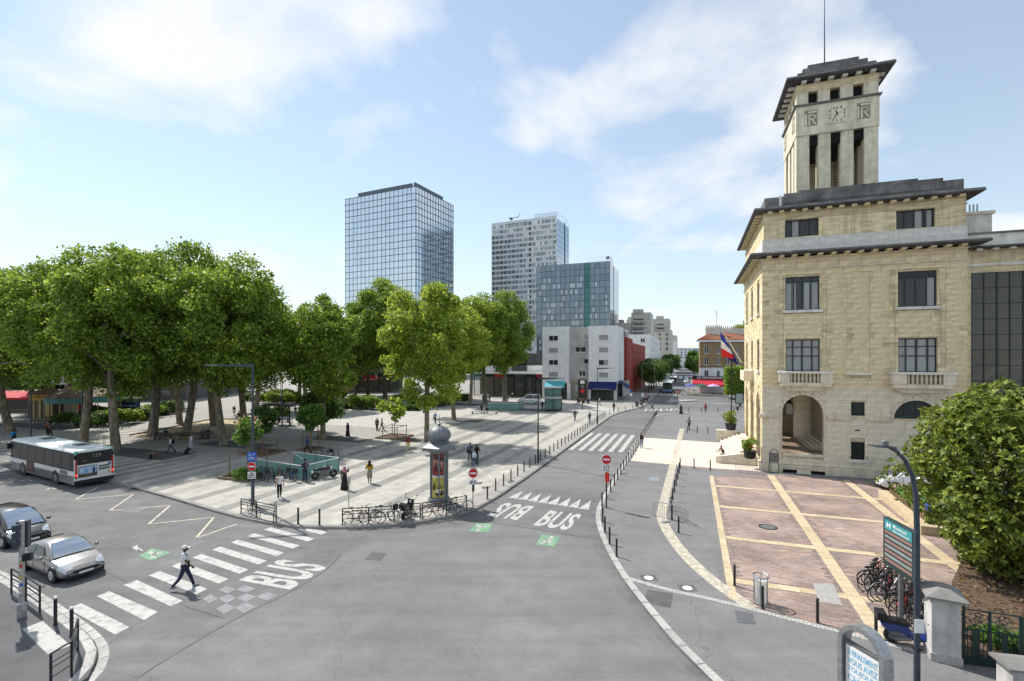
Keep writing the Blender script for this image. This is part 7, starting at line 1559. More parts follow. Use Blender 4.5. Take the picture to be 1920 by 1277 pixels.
# garden wall, pillar and iron gate
t = thing('gate_pillar', (13.98, 15.95, PZ), 'white rendered gate pillar with weathered stone cap', 'pillar', rad(-28)); X['wall_white'] = mat('old_white_render', (.56,.55,.52), .9, var=.12, scale=1.5, streak=.4); MB().box(-.36,.36,-.45,.45,0,2.0).build('shaft', X['wall_white'], t); MB().box(-.40,.40,-.49,.49,0,.25).build('foot', X['granite'], t)
b = MB(); b.box(-.52,.52,-.62,.62,2.0,2.08); b.add([(-.52,-.62,2.08),(.52,-.62,2.08),(.52,.62,2.08),(-.52,.62,2.08),(-.15,-.3,2.28),(.15,-.3,2.28),(.15,.3,2.28),(-.15,.3,2.28)], [(0,1,5,4),(1,2,6,5),(2,3,7,6),(3,0,4,7),(4,5,6,7)]); b.build('cap', X['pave_dark'], t)
t = thing('garden_wall', (13.75, 13.7, PZ), 'low white wall with stone coping at the lower right corner', 'wall', rad(-12)); MB().box(0,9,-.3,.3,0,1.15).build('wall', X['wall_white'], t)
for i in range(8): b = MB(); b.add([(-.12,-.42,1.15),(1.0,-.42,1.15),(1.0,.42,1.15),(-.12,.42,1.15),(-.12,-.42,1.22),(1.0,-.42,1.22),(1.0,.42,1.22),(-.12,.42,1.22),(-.1,0,1.36),(.98,0,1.36)], [(3,2,1,0),(0,1,5,4),(2,3,7,6),(4,5,9,8),(6,7,8,9),(7,4,8),(5,6,9),(0,4,7,3),(1,2,6,5)]); b.build('coping_stone', X['pave_dark'], t, location=(1.13*i,0,0))
t = thing('iron_gate', (14.12, 15.55, PZ), 'dark green wrought-iron gate with wavy scrollwork', 'gate', rad(-19)); GW = 1.62; gm = X['frame_green']
b = MB(); b.box(0,.06,-.03,.03,.05,1.85); b.box(.13,.19,-.03,.03,.05,1.85); b.box(.06,.13,-.025,.025,1.55,1.6); b.box(.06,.13,-.025,.025,.05,.12); b.box(GW-.09,GW,-.03,.03,.05,1.75); b.box(.2,GW-.09,-.03,.03,.05,.3); b.box(.2,GW-.09,-.02,.02,1.74,1.77); b.box(.78,.84,-.03,.03,.3,1.78); b.box(.2,GW-.09,-.018,.018,1.12,1.16); b.build('frame', gm, t)
for x in (.38, 1.1): MB().box(x,x+.16,-.02,.02,.3,1.15).build('flat_panel', gm, t)
for i in range(13): MB().tube((.25+.1*i,0,.3),(.25+.1*i,0,1.13),.012,n=5).build('bar', gm, t)
for k in range(4):
    for j in range(2):
        x0 = .3 + j*.6; z = 1.22 + k*.13; MB().path([(x0+.05*i, .012*math.sin(i), z + .05*math.sin(i*1.15 + k*1.9 + j)) for i in range(11)], .014, 5).build('scroll', gm, t)
        MB().path([(x0+.22+.09*math.cos(a_), 0, z+.02+.07*math.sin(a_)) for a_ in np.arange(0, 5.2, .4)], .012, 5).build('scroll', gm, t)
# traffic light pole in the left foreground
p = ZI(105,985); t = thing('traffic_light', tuple(p + Vector((0,0,PZ))), 'traffic light pole with stickers on the near left corner', 'traffic light', rad(25)); MB().lathe([(.14,0),(.14,.5),(.085,.55),(.085,3.6)], 12).build('pole', X['steel'], t, True)
b = MB(); b.cbox(-.2,.14,.08,.36,2.55,3.55,.04); b.build('signal_housing', X['steel_blue'], t)
for i in range(3): disc(MB(), (-.03,2.75+.31*i), .1, .361, .40).build('signal_visor', X['black'], t); MB().cbox(-.22,.0,-.2,-.06,2.66+.3*i,2.9+.3*i,.03).build('repeater', X['steel_blue'], t)
MB().cbox(.05,.3,-.12,.12,2.1,2.35,.03).build('pedestrian_signal', X['black'], t)
st_ = [pk['yellow'], pk['white'], X['blue_sign'], X['red_sign']]
for i in range(10): MB().box(-.05+.02*(i%3),.03+.02*(i%3),-.094,-.087,.9+.14*i,1.0+.14*i).build('sticker', st_[i % 4] if i % 3 else pk['white'], t)
# cafe terrace
par = {'p_blue': (.10,.12,.36), 'p_green': (.03,.10,.08), 'p_lilac': (.50,.34,.58)}
for i, (a, b_, k, lab) in enumerate([(-.2,139.5,'p_blue','blue parasol on the left of the cafe terrace'),(2.6,138.8,'p_green','dark green parasol in the middle of the cafe terrace'),(5.6,139,'p_lilac','lilac parasol on the right of the cafe terrace')]):
    t = thing('parasol', tuple(AB(a, b_, PZ)), lab, 'parasol', A20, 'parasols of the cafe terrace'); MB().tube((0,0,0),(0,0,2.9),.04,n=6).build('pole', X['steel'], t); MB().lathe([(1.75,2.25),(1.7,2.4),(.9,2.75),(.05,3.0)], 8).build('canopy', mat(k, par[k], .8), t)
tt = thing('terrace_table', tuple(AB(.5,138,PZ)), 'x', 'table'); MB().lathe([(.35,.72),(.35,.76)], 10).build('top', X['wood'], tt); MB().tube((0,0,0),(0,0,.72),.04,n=6).build('leg', X['metal_dark'], tt); MB().lathe([(.22,0),(.22,.03)], 8).build('foot', X['metal_dark'], tt)
ch = thing('terrace_chair', tuple(AB(0,137,PZ)), 'x', 'chair'); yg = mat('chair_yellow_green', (.42,.45,.10), .6); MB().box(-.22,.22,-.22,.22,.43,.47).build('seat', yg, ch); MB().box(-.22,.22,.19,.23,.5,.9).build('backrest', yg, ch); [MB().tube((x,y,0),(x,y,.45),.02,n=5).build('leg', yg, ch) for x in (-.19,.19) for y in (-.19,.19)]
f1 = f2 = True
for i in range(6):
    a = -1.2 + 1.7*i; o = tt if f1 else copy_tree(tt); f1 = False; o.location = tuple(AB(a, 137.9 + .4*(i%2), PZ)); tag(o, '%s round table from the left on the cafe terrace' % nth(i), 'table', 'tables of the cafe terrace')
    for s in (-1, 1): o = ch if f2 else copy_tree(ch); f2 = False; o.location = tuple(AB(a + .65*s, 137.8 + .4*(i%2), PZ)); o.rotation_euler = (0,0,s*-1.4); tag(o, 'yellow-green chair %s the %s table of the cafe terrace' % ('left of' if s < 0 else 'right of', nth(i)), 'chair', 'chairs of the cafe terrace')
# flags on the west front of the town hall
ft = thing('flag', tuple(TH.matrix_basis @ Vector((-.4,13.0,9.3))), 'French tricolour on a slanting white pole at the town hall', 'flag', A20); ft2 = thing('flag', tuple(ft.location), 'navy blue flag hanging behind the French tricolour', 'flag', A20)
pb = Vector((0,0,0)); pe = Vector((-2.05,-.3,3.6)); MB().tube(pb, pe, .05, .03, 8).build('pole', X['white'], ft); MB().tube((0,.9,0), (-1.3,1.0,2.4), .04, .03, 8).build('pole', X['white'], ft2)
d = (pb - pe).normalized()
def flag_part(s0, s1, L0, L1, m, name, base=pe, dr=d, par=ft):
    b = MB(); n = 12; vs = []
    for i in range(n+1):
        f = i/n
        for s in (s0, s1):
            p = base + dr*(.05 + 1.75*f) ; q = p + Vector((-.25 + .5*s*.25, -.12*math.sin(5*f + 4*s), -(2.1 - .9*f)*s)) + Vector((.3*s*f,0,0)); vs.append(tuple(q + Vector((0, .1*math.sin(9*f + 3*s), 0))))
    b.add(vs, [(2*i,2*i+2,2*i+3,2*i+1) for i in range(n)]); return b.build(name, m, par, 'all')
for i, (c, nm) in enumerate((((.02,.05,.40),'blue_stripe'),((.8,.8,.8),'white_stripe'),((.62,.02,.03),'red_stripe'))):
    m_ = mat('flag_' + nm, c, .8, var=.08)
    for k in range(3): flag_part((i + k/3)/3*1.35, (i + (k+1)/3)/3*1.35, 0, 0, m_, nm)
m_ = mat('flag_navy', (.012,.018,.14), .8); b0 = Vector((-1.3,1.0,2.4)); flag_part(0, .9, 0, 0, m_, 'navy_flag', b0, (Vector((0,.9,0)) - b0).normalized(), ft2)
# ================================================================ vehicles
def paint(name, c, metal=.3, rough=.28): return mat('car_paint_' + name, c, rough, metal, var=.05, scale=3, coat=.6, spec=.6)
X['car_glass'] = mirror('car_glass', (.42,.47,.51), .04, .85, .15); X['side_glass'] = mirror('side_glass_dark', (.05,.06,.06), .05, .3, .2); X['lamp_clear'] = mat('headlamp', (.62,.64,.66), .1, .5, var=.05); X['lamp_red'] = mat('tail_lamp', (.42,.01,.01), .2, var=.05); X['alloy'] = mat('alloy', (.5,.5,.51), .3, .8, var=.05)
def wheel(parent, x, y, r, w_, m='alloy'):
    s = 1 if y > 0 else -1; b = MB(); b.T = Matrix.Translation((x, y, r)) @ Matrix.Rotation(rad(90), 4, 'X'); b.lathe([(r*.62,-w_/2),(r*.95,-w_/2),(r,-w_*.3),(r,w_*.3),(r*.95,w_/2),(r*.62,w_/2)], 22); o = b.build('wheel', X['rubber'], parent, True)
    b = MB(); b.T = Matrix.Translation((x, y + s*w_*.5, r)) @ Matrix.Rotation(rad(-90*s), 4, 'X'); b.lathe([(r*.66,-.01),(r*.66,.012),(r*.56,.006),(r*.5,.02),(r*.14,.012),(r*.1,.03)], 18); b.build('rim', X[m], o, True)
def lerp(t, x):
    for i in range(len(t)-1):
        if x <= t[i+1][0]: f = (x - t[i][0]) / (t[i+1][0] - t[i][0] + 1e-9); return t[i][1] + (t[i+1][1] - t[i][1]) * max(0, f)
    return t[-1][1]
def car(name, p, rz, label, L, W_, H, top, ws, col, cat='car', zb=.2, wr=.32, wx=None, glassy=True, side_win=True, roofm=None, narrow=.72):
    """top: height of bonnet and waist along the length; ws: (windscreen foot, windscreen head, rear glass head, rear glass foot) measured from the front"""
    t = thing(name, (p.x, p.y, 0), label, cat, rz); m = paint(name + label[:8], col); xs = sorted({*[q[0] for q in top], *np.linspace(0, L, 22)}); hw = W_/2
    wid = [(0,hw*.72),(.12,hw*.84),(.5,hw*.95),(1.1,hw),(L-.9,hw),(L-.3,hw*.95),(L,hw*.84)]; bot = [(0,zb+.12),(.35,zb),(L-.4,zb),(L,zb+.18)]; b = MB(); vs = []; n = 13
    for x in xs:
        w_, z1, z0 = lerp(wid, x), lerp(top, x), lerp(bot, x); half = [(0,z0),(w_-.1,z0),(w_-.02,z0+.1),(w_,z0+(z1-z0)*.45),(w_-.02,z1-.14),(w_-.1,z1-.03),(w_*.5,z1+.01)]
        ring_ = half + [(0,z1+.02)] + [(-a, c) for a, c in half[:0:-1]]; n = len(ring_); vs += [(-x, a, c) for a, c in ring_]
    k = len(xs); fs = [(i*n+j, i*n+(j+1)%n, (i+1)*n+(j+1)%n, (i+1)*n+j) for i in range(k-1) for j in range(n)] + [tuple(range(n)), tuple(range((k-1)*n, k*n))]
    b.add(vs, fs).build('body', m, t, True)
    a0, a1, a2, a3 = ws; zw = lambda x: lerp(top, x); rw = hw*narrow
    sec = [(a0, hw-.1, zw(a0), zw(a0)+.01), (a0+(a1-a0)*.5, hw*.83, zw(a0)-.05, zw(a0)+(H-zw(a0))*.58), (a1, rw+.02, zw(a1)-.05, H-.05), ((a1*2+a2)/3, rw+.03, zw(a1)-.05, H), ((a1+a2*2)/3, rw+.02, zw(a2)-.05, H), (a2, rw, zw(a2)-.05, H-.06), (a2+(a3-a2)*.5, hw*.8, zw(a3)-.05, zw(a3)+(H-zw(a3))*.6), (a3, hw-.14, zw(a3)-.05, zw(a3)+.01)]
    b = MB(); vs = []
    for x, w_, z0, z1 in sec:
        wb = hw - .06; f = .5; half = [(wb,z0),(wb*.99,z0+.05),(w_+(wb-w_)*.35, z0+(z1-z0)*.55),(w_, z1-.07 if z1-z0 > .2 else z1-.005),(w_*.86, z1),(0, z1+.02)]; r_ = half + [(-a, c) for a, c in half[-2::-1]]; n = len(r_); vs += [(-x, a, c) for a, c in r_]
    fs = [(i*n+j, (i+1)*n+j, (i+1)*n+j+1, i*n+j+1) for i in range(len(sec)-1) for j in range(n-1)] + [tuple(range(n)), tuple(range((len(sec)-1)*n, len(sec)*n))]; cab = b.add(vs, fs).build('roof', m if not roofm else X[roofm], t, True)
    def pan(nm, ps, mm='side_glass', par=t):
        c = sum((Vector(q) for q in ps), Vector())/len(ps); return MB().add(ps, [tuple(range(len(ps)))]).build(nm, X[mm], par)
    z0, e = zw(a0)+.03, .02
    def wsq(xa, xb, za, zb_, wa, wb): return [(-xa, wa, za), (-xb, wb, zb_), (-xb, -wb, zb_), (-xa, -wa, za)]
    xm, zm = a0+(a1-a0)*.5, zw(a0)+(H-zw(a0))*.58
    b = MB(); b.add([(-a0-.02+e*2,hw*.78,z0+.02),(-xm+e*2,hw*.72,zm+.035),(-a1+e,rw*.82,H-.015),(-a1+e,-rw*.82,H-.015),(-xm+e*2,-hw*.72,zm+.035),(-a0-.02+e*2,-hw*.78,z0+.02),(-xm+e*3,0,zm+.055),(-a1+e,0,H+.008),(-a0-.02+e*3,0,z0+.04)], [(0,1,6,8),(1,2,7,6),(6,7,3,4),(8,6,4,5)]); b.build('windscreen', X['car_glass'], t, True)
    zr, zrm = zw(a3)+.04, zw(a3)+(H-zw(a3))*.6; xr = a2+(a3-a2)*.5
    if glassy: b = MB(); b.add([(-a3+.02-e*2,hw*.72,zr),(-xr-e*2,hw*.68,zrm+.035),(-a2-e,rw*.8,H-.02),(-a2-e,-rw*.8,H-.02),(-xr-e*2,-hw*.68,zrm+.035),(-a3+.02-e*2,-hw*.72,zr)], [(0,1,4,5),(1,2,3,4)]); b.build('rear_window', X['car_glass'], t)
    for s in (-1, 1):
        wbl = hw-.035; zt = H-.12; zl = (zw(a1)+.0)+.05; wt = rw+.06
        def at(x, z): f = (z - zl)/(zt - zl); return (-x, s*(wbl + (wt - wbl)*f + .012), z)
        xm2 = (a1+a2)/2 + .1
        if side_win:
            pan('side_window', [at(a0+(a1-a0)*.45+.1, zl), at(xm2-.04, zl), at(xm2-.04, zt), at(a1+.12, zt)]); pan('side_window', [at(xm2+.04, zl), at(a2+(a3-a2)*.45, zl), at(a2-.1, zt), at(xm2+.04, zt)])
        else: pan('side_window', [at(a0+(a1-a0)*.45+.1, zl), at(xm2-.5, zl), at(xm2-.5, zt), at(a1+.12, zt)])
        MB().ball((-(a0+.35), s*(hw+.12), zw(a0)+.1), .11, 8, 6, (.6,1,.7)).build('wing_mirror', m, t, True)
        hl = MB(); vv = []
        for q, x in enumerate((.07,.18,.32,.48)):
            w_, z1 = lerp(wid, x), lerp(top, x); f = (.62,.55,.62,.8)[q]; vv += [(-x+.03, s*(w_-.0), z1-.13), (-x+.02, s*(w_-.08), z1-.012), (-x+.015, s*w_*f, z1+.018)]
        hl.add(vv, [(3*q+k, 3*q+k+1, 3*q+k+4, 3*q+k+3) for q in range(3) for k in range(2)]).build('headlight', X['lamp_clear'], t, True)
        MB().box(-L+.0,-L+.1,*sorted((s*hw*.55,s*hw*.85)),zw(L)-.32,zw(L)-.1).build('tail_light', X['lamp_red'], t)
        d = MB()
        for xx in (a0+.35, xm2, a2+.25): d.box(-xx-.006,-xx+.006,*sorted((s*(hw-.01),s*(hw+.006))),zb+.2,zw(a1)-.1)
        d.build('door_gap', X['black'], t)
        for xx in (xm2-.18, a2+.1): MB().box(-xx-.1,-xx+.08,*sorted((s*(hw-.01),s*(hw+.02))),zw(a1)-.22,zw(a1)-.18).build('door_handle', m, t)
        for xx in (wx or (.85, L-.85)): b = MB(); b.T = Matrix.Translation((-xx, s*(hw-.07), wr)) @ Matrix.Rotation(rad(90),4,'X'); b.lathe([(wr*1.16,-.08),(wr*1.16,.075)], 20).build('wheel_arch', X['black'], t); wheel(t, -xx, s*(hw-.09), wr, .2)
    MB().box(-.1,.03,-hw*.5,hw*.5,lerp(top,.05)-.17,lerp(top,.05)-.03).build('grille', X['black'], t); MB().box(-.02,.05,-.26,.26,zb+.13,zb+.22).build('number_plate', X['white_card'], t); MB().box(-.16,.02,-hw*.75,hw*.75,zb+.02,zb+.13).build('lower_intake', X['black'], t); MB().box(-L-.03,-L+.02,-.26,.26,zb+.4,zb+.5).build('number_plate', X['white_card'], t)
    return t
HR = rad(-29.5)
# silver saloon and dark people carrier waiting at the crossing
pf = G(172,1092); car('silver_car', pf + Vector((-.55,.35,0)), rad(-27), 'silver saloon car waiting at the near zebra crossing', 4.5, 1.8, 1.43, [(0,.52),(.12,.62),(.5,.78),(1.3,.92),(2,.94),(3.3,.97),(3.9,.98),(4.4,.95),(4.5,.86)], (1.15,1.95,3.1,3.95), (.27,.26,.245), roofm=None)
car('people_carrier', G(62,1034) + Vector((-.75,.75,0)), rad(-27), 'black people carrier with reflecting windscreen left of the silver car', 4.6, 1.83, 1.66, [(0,.58),(.12,.68),(.5,.86),(1.0,.98),(1.5,1.02),(4.3,1.06),(4.6,.95)], (.75,1.95,4.0,4.55), (.035,.036,.042), wr=.33)
vp = TH.matrix_basis @ Vector((7.3,-3.2,0)); car('white_van', vp, math.pi + A20, 'small white van parked behind the magnolia at the town hall', 4.2, 1.83, 1.8, [(0,.62),(.12,.74),(.5,.92),(1.0,1.05),(1.6,1.12),(4.0,1.1),(4.2,1.0)], (1.0,1.75,4.05,4.18), (.78,.78,.78), 'van', side_win=False, narrow=.84, glassy=False).location.z = PZ
wv = car('white_van', G(971,758.5) + Vector((0,0,0)), math.pi + rad(-6), 'white van with turquoise stripe near the glass shops', 4.9, 1.95, 2.1, [(0,.7),(.12,.85),(.5,1.0),(1.0,1.12),(1.6,1.2),(4.7,1.2),(4.9,1.1)], (.95,1.85,4.7,4.88), (.78,.79,.8), 'van', narrow=.86); wv.location.z = PZ
MB().box(-3.6,-1.2,.975,.985,.75,.87).build('stripe', X['awn_turq'], wv)
# ---- buses
X['bus_white'] = paint('bus_white', (.68,.69,.69), 0, .35); X['bus_grey'] = paint('bus_grey', (.085,.09,.095), 0, .4); X['bus_mint'] = mat('bus_mint', (.16,.52,.42), .35, var=.05); X['bus_roof'] = mat('bus_roof', (.80,.86,.84), .5, var=.06, scale=1.2); X['bus_glass'] = mirror('bus_glass', (.010,.012,.013), .3, .0, .3)
def rprof(W_, z0, z1, r=.18):
    h = W_/2; return [(-h,z0),(h,z0),(h+.0,z1-r),(h-r*.3,z1-r*.3),(h-r,z1),(-h+r,z1),(-h+r*.3,z1-r*.3),(-h,z1-r)]
def bus(name, p, rz, label, L, H=2.85, front=False, mint=True, W_=2.5):
    t = thing(name, (p.x, p.y, 0), label, 'bus', rz); h = W_/2
    MB().ext([(-h,.32),(h,.32),(h,.95),(-h,.95)], 'x', -L, 0).build('skirt', X['bus_grey'], t); MB().ext([(-h-.004,.951),(h+.004,.951),(h+.004,1.3),(-h-.004,1.3)], 'x', -L+.02, -.02).build('body', X['bus_white'], t)
    MB().ext([(-h,1.301),(h,1.301),(h-.03,H-.22),(-h+.03,H-.22)], 'x', -L+.05, -.05).build('pillars', X['black'], t); MB().ext([(-h+.02,H-.219),(h-.02,H-.219),(h-.1,H-.06),(h-.3,H),(-h+.3,H),(-h+.1,H-.06)], 'x', -L+.03, -.03).build('roof', X['bus_roof'], t)
    for s in (-1, 1):
        n = round((L-1.2)/1.45); l = (L-1.2)/n
        for i in range(n): x0 = -L + .6 + l*i; MB().add([(x0+.04,s*(h+.012),1.34),(x0+l-.04,s*(h+.012),1.34),(x0+l-.04,s*(h-.018),H-.27),(x0+.04,s*(h-.018),H-.27)], [(0,1,2,3)]).build('window', X['bus_glass'], t)
        MB().box(-L+.1,-.1,*sorted((s*(h-.06),s*(h+.006))),H-.24,H-.17).build('cant_rail', X['frame_green'] if mint else X['bus_grey'], t)
        for xx in (-2.6, -L+3.2): b = MB(); b.T = Matrix.Translation((xx,s*(h-.12),.48)) @ Matrix.Rotation(rad(90),4,'X'); b.lathe([(.62,-.13),(.62,.125)], 20).build('wheel_arch', X['black'], t); wheel(t, xx, s*(h-.14), .48, .28, 'grey_paint')
    for xx in (-L*.22, -L*.5, -L*.75): b = MB(); b.cbox(xx-.6,xx+.5,-.7,.1,H,H+.07,.03); b.build('roof_hatch', X['grey_paint'] if xx != -L*.5 else X['bus_roof'], t)
    return t
B1 = bus('city_bus', G(203.4,901.7) + Vector((-11.4,4.9,0)), rad(151.7), 'white and green city bus seen from behind at the bus stop', 12, 2.85)
B1.location = tuple(G(171,912) + Vector((math.cos(rad(151.7)), math.sin(rad(151.7)), 0))*11.9 + Vector((0,.25,0)))
L, h = 12, 1.25
def rear(nm, y0, y1, z0, z1, m, x=.012, par=None): return MB().box(-L-x,-L+.03,y0,y1,z0,z1).build(nm, X[m] if isinstance(m, str) else m, par or B1)
rear('rear_window', -1.12, 1.12, 1.75, 2.66, 'black', .03); rear('rear_panel', -1.2, 1.2, .6, 1.78, 'bus_white', .02); rear('bumper', -1.22, 1.22, .3, .6, 'black', .05)
for s in (-1, 1):
    rear('tail_light', *sorted((s*1.08,s*1.2)), .75, 2.1, 'lamp_red', .04); rear('lit_lamp', *sorted((s*1.085,s*1.195)), .95, 1.1, emis('brake_lamp', (.9,.03,.02), 1.2), .05); rear('corner_post', *sorted((s*1.2,s*1.26)), .6, 2.2, 'bus_white', .025); MB().ball((-L+.1,s*1.12,2.66), .2, 8, 6, (.6,.7,1)).build('roof_corner', X['bus_mint'], B1, True)
ad = rear('advert_frame', -.15, 1.0, .8, 1.62, 'black', .035); adm = mat('advert_sky', (.10,.30,.62), .4, col2=(.62,.70,.78), scale=2.5); rear('advert_sky', -.11, .96, 1.05, 1.58, adm, .042, B1); rear('advert_ground', -.11, .96, .84, 1.05, mat('advert_ground', (.16,.13,.06), .5, var=.4, scale=6), .043); rear('advert_figure', .0, .12, .95, 1.45, X['metal_dark'], .046); rear('advert_figure', -.06, .2, 1.28, 1.34, X['metal_dark'], .047)
for i in range(2): rear('vent_grille', -.95, -.25, 1.18+.2*i, 1.33+.2*i, 'bus_grey', .03)
rear('yellow_label', -1.0, -.82, .85, 1.02, mat('label_yellow', (.6,.45,.05), .5), .03); rear('number_plate', -.3, .3, .62, .74, 'white_card', .06); rear('blue_label', -1.02,-.86,1.5,1.68,'blue_sign',.03)
text('route_number', '129', mat('route_dim', (.25,.28,.25), .5), B1, (-L-.035,.1,2.22), (rad(90),0,rad(-90)), width=.5, height=.26); text('lettering', 'RATP', mat('gold_print', (.45,.38,.2), .5), B1, (-L-.035,.8,1.98), (rad(90),0,rad(-90)), width=.3, height=.1)
MB().box(-4.9,-2.7-.65-.0,1.253,1.262,.5,1.3).build('side_advert', mat('side_advert', (.22,.05,.07), .4, col2=(.03,.02,.025), scale=1.6, ramp=(.45,.75)), B1); MB().box(-10.9,-9.6,1.253,1.262,.98,1.26).build('side_grille', X['bus_grey'], B1); MB().box(.0,.25,1.2,1.45,2.0,2.45).build('mirror', X['black'], B1)
def bus_front(t, H, W_=2.5):
    MB().add([(.012,-1.15,1.0),(.012,1.15,1.0),(-.03,1.1,H-.4),(-.03,-1.1,H-.4)], [(0,1,2,3)]).build('windscreen', X['bus_glass'], t); MB().box(-.05,.03,-1.25,1.25,.35,.98).build('front_panel', mat('bus_blue', (.12,.22,.42), .4), t)
    for s in (-1,1): MB().box(.0,.045,*sorted((s*.75,s*1.1)),.6,.8).build('headlight', X['lamp_clear'], t)
    MB().box(-.02,.02,-.8,.8,H-.38,H-.12).build('route_display', X['black'], t)
b2 = bus('articulated_bus', AB(-6.2,146), rad(-110), 'white articulated bus with blue front coming down the side street', 10, 3.0, mint=False); bus_front(b2, 3.0); MB().box(-11.6,-10,-1.1,1.1,.4,2.9).build('bellows', X['rubber'], b2)
for o in [copy_tree(c, b2) for c in list(b2.children) if c.name.split('.')[0] in ('skirt','body','pillars','roof','window')]: o.location = (o.location.x - 11.6, o.location.y, o.location.z)
b3 = bus('city_bus', AB(-6.0,186), rad(-110), 'second white bus farther up the side street', 12, 3.0, mint=False); bus_front(b3, 3.0)
for i, (a, b, c, lab) in enumerate([(-1.6,205,(.6,.6,.6),'white'),(-1.6,214,(.35,.37,.4),'grey'),(-1.6,224,(.05,.06,.09),'dark'),(-4.4,238,(.65,.65,.66),'pale oncoming'),(-7.0,252,(.3,.04,.03),'red'),(-1.8,236,(.1,.14,.25),'blue')]):
    car('far_car', AB(a, b), rad(-110), '%s car far up the side street behind the second bus' % lab, 4.3, 1.78, 1.5, [(0,.55),(.12,.66),(.5,.82),(1.2,.95),(4.1,1.0),(4.3,.9)], (1.0,1.8,3.4,4.1), c)
# ---- bicycles
def make_bike(col, basket=False, seed=0):
    t = bpy.data.objects.new('bicycle', None); COL.objects.link(t); m = mat('bike_paint', col, .35, .3, var=.05); R = .34
    wm = []
    for x in (-.52, .52):
        b = MB(); b.path([(x+R*math.cos(2*math.pi*i/20), 0, R+R*math.sin(2*math.pi*i/20)) for i in range(20)], .019, 5, closed=True); o = b.build('wheel', X['rubber'], t)
        b = MB(); [b.tube((x,.012*(-1)**i,R),(x+(R-.02)*math.cos(i*math.pi/6),0,R+(R-.02)*math.sin(i*math.pi/6)),.003,n=3,cap=False) for i in range(12)]; b.path([(x+.315*math.cos(2*math.pi*i/16), 0, R+.315*math.sin(2*math.pi*i/16)) for i in range(16)], .009, 4, closed=True); b.build('spokes', X['steel'], o)
    b = MB(); bb_, st, hd, hd2, ra = (-.08,0,.29), (-.22,0,.78), (.36,0,.86), (.39,0,.66), (-.52,0,.34)
    for q in ((bb_,st),(st,hd) if not seed % 2 else (bb_,hd),(bb_,hd2),(hd,hd2)): b.tube(*q,.018,n=6)
    for s in (-.05,.05): b.tube((bb_[0],s*.6,bb_[2]),(ra[0],s,ra[2]),.011,n=5); b.tube((st[0],s*.3,st[2]-.06),(ra[0],s,ra[2]),.01,n=5); b.tube((hd2[0],s,hd2[2]),(.52,s,.34),.012,n=5)
    b.build('frame', m, t); b = MB(); b.tube(hd,(.33,0,1.0),.015,n=5); b.path([(.2,-.3,1.03),(.32,-.24,1.02),(.36,0,1.0),(.32,.24,1.02),(.2,.3,1.03)],.014,5); b.build('handlebar', X['metal_dark'], t)
    b = MB(); b.tube(st,(-.25,0,.92),.014,n=5); b.ball((-.27,0,.95),.14,8,5,(1,.6,.35)); b.build('saddle', X['black'], t); b = MB(); b.lathe([(.09,-.01),(.09,.01)],12) if False else None; b.tube((-.08,-.1,.29),(-.08,.1,.29),.02,n=6); b.tube((-.08,.09,.29),(.05,.09,.18),.01,n=4); b.tube((-.08,-.09,.29),(-.21,-.09,.4),.01,n=4); b.box(.0,.1,.08,.16,.16,.19); b.box(-.26,-.16,-.16,-.08,.39,.42); b.build('pedals', X['metal_dark'], t)
    if basket: b = MB(); b.box(.45,.75,-.16,.16,.72,.75); b.box(.45,.47,-.16,.16,.75,.98); b.box(.73,.75,-.16,.16,.75,.98); b.box(.47,.73,-.16,-.14,.75,.98); b.box(.47,.73,.14,.16,.75,.98); b.build('basket', X['metal_dark'], t)
    b = MB(); b.path([(-.52+.365*math.cos(a_),0,.34+.365*math.sin(a_)) for a_ in np.linspace(.3,2.9,7)],.012,4); b.build('mudguard', m, t); return t
BK = [('black', make_bike((.015,.015,.016))), ('white', make_bike((.62,.62,.6), seed=1)), ('red', make_bike((.35,.03,.025))), ('blue', make_bike((.03,.09,.28), True, 1)), ('grey', make_bike((.22,.23,.24), True))]; bk_used = set()
def bike(k, p, rz, place, tilt=0.0):
    nm, pr = BK[k]; o = pr if k not in bk_used else copy_tree(pr); bk_used.add(k); o.location = (p[0], p[1], PZ); o.rotation_euler = (tilt, 0, rz); tag(o, '%s bicycle %s' % (nm, place), 'bicycle', 'parked bicycles'); return o
bike(0, G(477,966,PZ), rad(-38), 'leaning on the rail by the lamp post with signs', .1); bike(1, G(512,975,PZ), rad(-65), 'at the right end of the rail by the lamp post', -.12)
for k, (u, v), rz, pl in [(2,(668,981),-8,'leftmost at the long rail'),(0,(697,979),170,'second at the long rail'),(3,(722,977),8,'with basket in the middle of the long rail'),(0,(752,974),175,'beside the scooter at the long rail'),(2,(815,967),12,'left at the rail of the advertising column'),(0,(838,964),190,'middle at the rail of the advertising column'),(1,(862,958),20,'right at the rail of the advertising column')]: bike(k, G(u, v+1.5, PZ), rad(rz), pl, random.uniform(-.12,.12))
for i in range(9): bike([0,4,1,0,2,0,4,3,0][i], G(489 + i*8.5, 899 + (i % 2)*4 - i*.3, PZ), rad(-62 + 13*(i % 3)), '%s from the left beside the front metro stairs' % nth(i), random.uniform(-.15,.15))
for i in range(4): bike([0,4,0,0][i], G(598 + i*10, 861 + i*1.5, PZ), rad(25 + 10*i), '%s from the left behind the metro stairs' % nth(i), .08)
for i in range(24): bike([0,4,0,0,0,1,0,2][i % 8], Vector((14.55 + .2*(i % 6) + .2*(i//6), 17.25 + .18*i, 0)), rad(8 + 11*((i*5) % 4) - 15), '%s counting back in the crowd by the gate' % nth(i), random.uniform(-.16,.16))
for i in range(10): bike([0,0,4,0,1][i % 5], G(70 + i*6.5, 800 + (i*7) % 5, PZ), rad(20 + 30*(i % 3)), '%s from the left in the row before the carousel' % nth(i), .08)
